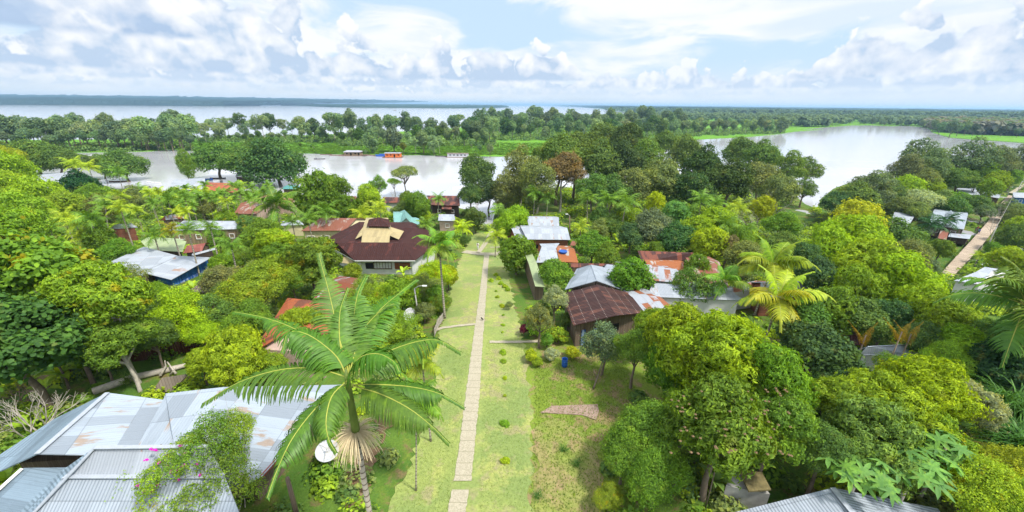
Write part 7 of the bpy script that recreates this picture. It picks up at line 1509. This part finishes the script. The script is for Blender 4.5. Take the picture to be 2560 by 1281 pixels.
# reeds and tufts along the marsh edges
def strip_brush():
    r = np.random.default_rng(18); q = []
    for u0, u1, v0, v1, n in ((-80, 480, 366, 381, 520), (340, 850, 342, 358, 420), (850, 1240, 340, 366, 620), (1180, 1700, 318, 352, 1100), (1640, 1960, 322, 340, 500)):
        q += [P(u, v+(1800-u)*.03*(u > 1640), .35) for u, v in zip(r.uniform(u0, u1, n), r.uniform(v0, v1, n))]
    q = np.array(q); s = seg_dist(q[:, 0], q[:, 1], LAND2) > 2.; q = q[s]; m = len(q); nl = 46; R = r.uniform(1.6, 4.2, (m, 1, 1))
    d = unit(r.normal(size=(m, nl, 3))+[0, 0, .6]); d[..., 2] = abs(d[..., 2]); pos = (q[:, None, :]+d*R*[1, 1, 1.15]*r.uniform(.6, 1.1, (m, nl, 1))).reshape(-1, 3); d = d.reshape(-1, 3); Ls = r.uniform(.9, 1.7, len(pos)); grp = np.repeat(r.integers(0, 3, m), nl)
    for k, col in enumerate([(.19, .32, .08), (.25, .40, .09), (.13, .24, .08)]):
        s = grp == k; V, Fc = leaves(pos[s], unit(d[s]+[0, 0, .5]+r.normal(size=d[s].shape)*.3), unit(np.cross(d[s], r.normal(size=d[s].shape))), Ls[s], Ls[s]*.4, 0, 'diamond', .2)
        o = tag(link('strip_undergrowth', mesh_np('strip_undergrowth', V, [Fc]), LEAF), kind='stuff'); o.color = (*col, 1)
strip_brush()
def marsh_fringe():
    r = np.random.default_rng(8); pts = []
    n = 5200; U_ = r.uniform(380, 1380, n); Vv = r.uniform(358, 388, n); 
    q = np.array([P(u, v, .35) for u, v in zip(U_, Vv)]); s = seg_dist(q[:, 0], q[:, 1], LAND2) > .5; q = q[s]; nl = 14; m = len(q)
    d = unit(r.normal(size=(m, nl, 3))+[0, 0, 1.]); d[..., 2] = abs(d[..., 2]); pos = (q[:, None, :]+d*r.uniform(.5, 1.4, (m, 1, 1))*[1.6, 1.2, .5]).reshape(-1, 3); d = d.reshape(-1, 3); Ls = r.uniform(.8, 1.5, len(pos))
    V, Fc = leaves(pos, unit(d*.4+[0, 0, 1.]), unit(r.normal(size=d.shape)), Ls, Ls*.35); o = tag(link('marsh_plants', mesh_np('marsh_plants', V, [Fc]), LEAF), kind='stuff'); o.color = (.13, .27, .02, 1)
marsh_fringe()
# short grass blades on the lawn and the garden
def turf(name, poly, n, hgt, col, seed):
    r = np.random.default_rng(seed); pl = np.array([T(*q)[:2] for q in poly]); x0, y0 = pl.min(0); x1, y1 = pl.max(0); X_ = r.uniform(x0, x1, n*2); Y_ = r.uniform(y0, y1, n*2); s = seg_dist(X_, Y_, pl) > .1
    X_, Y_ = X_[s][:n], Y_[s][:n]; pos = np.stack([X_, Y_, gfun(X_, Y_)+.04], 1); a = r.uniform(0, 6.28, len(pos)); hd = np.stack([np.cos(a), np.sin(a), np.zeros(len(pos))], 1)
    ld = unit(hd*.6+[0, 0, 1.]); nr = unit(np.cross(ld, np.stack([-np.sin(a), np.cos(a), np.zeros(len(pos))], 1))); L = hgt*r.uniform(.5, 1.4, len(pos)); V, Fc = leaves(pos, nr, ld, L, L*.16+.008)
    o = tag(link(name, mesh_np(name, V, [Fc]), LEAF), kind='stuff'); o.color = (*col, 1)
turf('garden_grass_blades', [(1335, 900), (1560, 890), (1600, 1000), (1520, 1200), (1520, 1400), (1320, 1400), (1330, 1100)], 12000, .13, (.20, .30, .04), 3)
turf('lawn_grass_blades', [(900, 1400), (1040, 1130), (1090, 1000), (1100, 870), (1180, 870), (1160, 1000), (1135, 1200), (1110, 1400)], 9000, .06, (.22, .32, .05), 4)
turf('lawn_grass_blades', [(1185, 1400), (1205, 1000), (1215, 850), (1305, 850), (1322, 1000), (1325, 1400)], 9000, .06, (.22, .32, .05), 5)
# ------------------------------------------------------------------ haze: one closed box of thin pale air
m, t, out = newmat('haze'); pv = t.new('ShaderNodeVolumePrincipled')
pv.inputs['Color'].default_value = (.45, .72, 1.0, 1); pv.inputs['Density'].default_value = 1.1e-4; pv.inputs['Anisotropy'].default_value = .2
t.l.new(pv.outputs[0], out.inputs['Volume'])
hb = MB().box((0, 28000, 46.5), (100000, 57000, 100)).build('haze', m); tag(hb, kind='stuff')
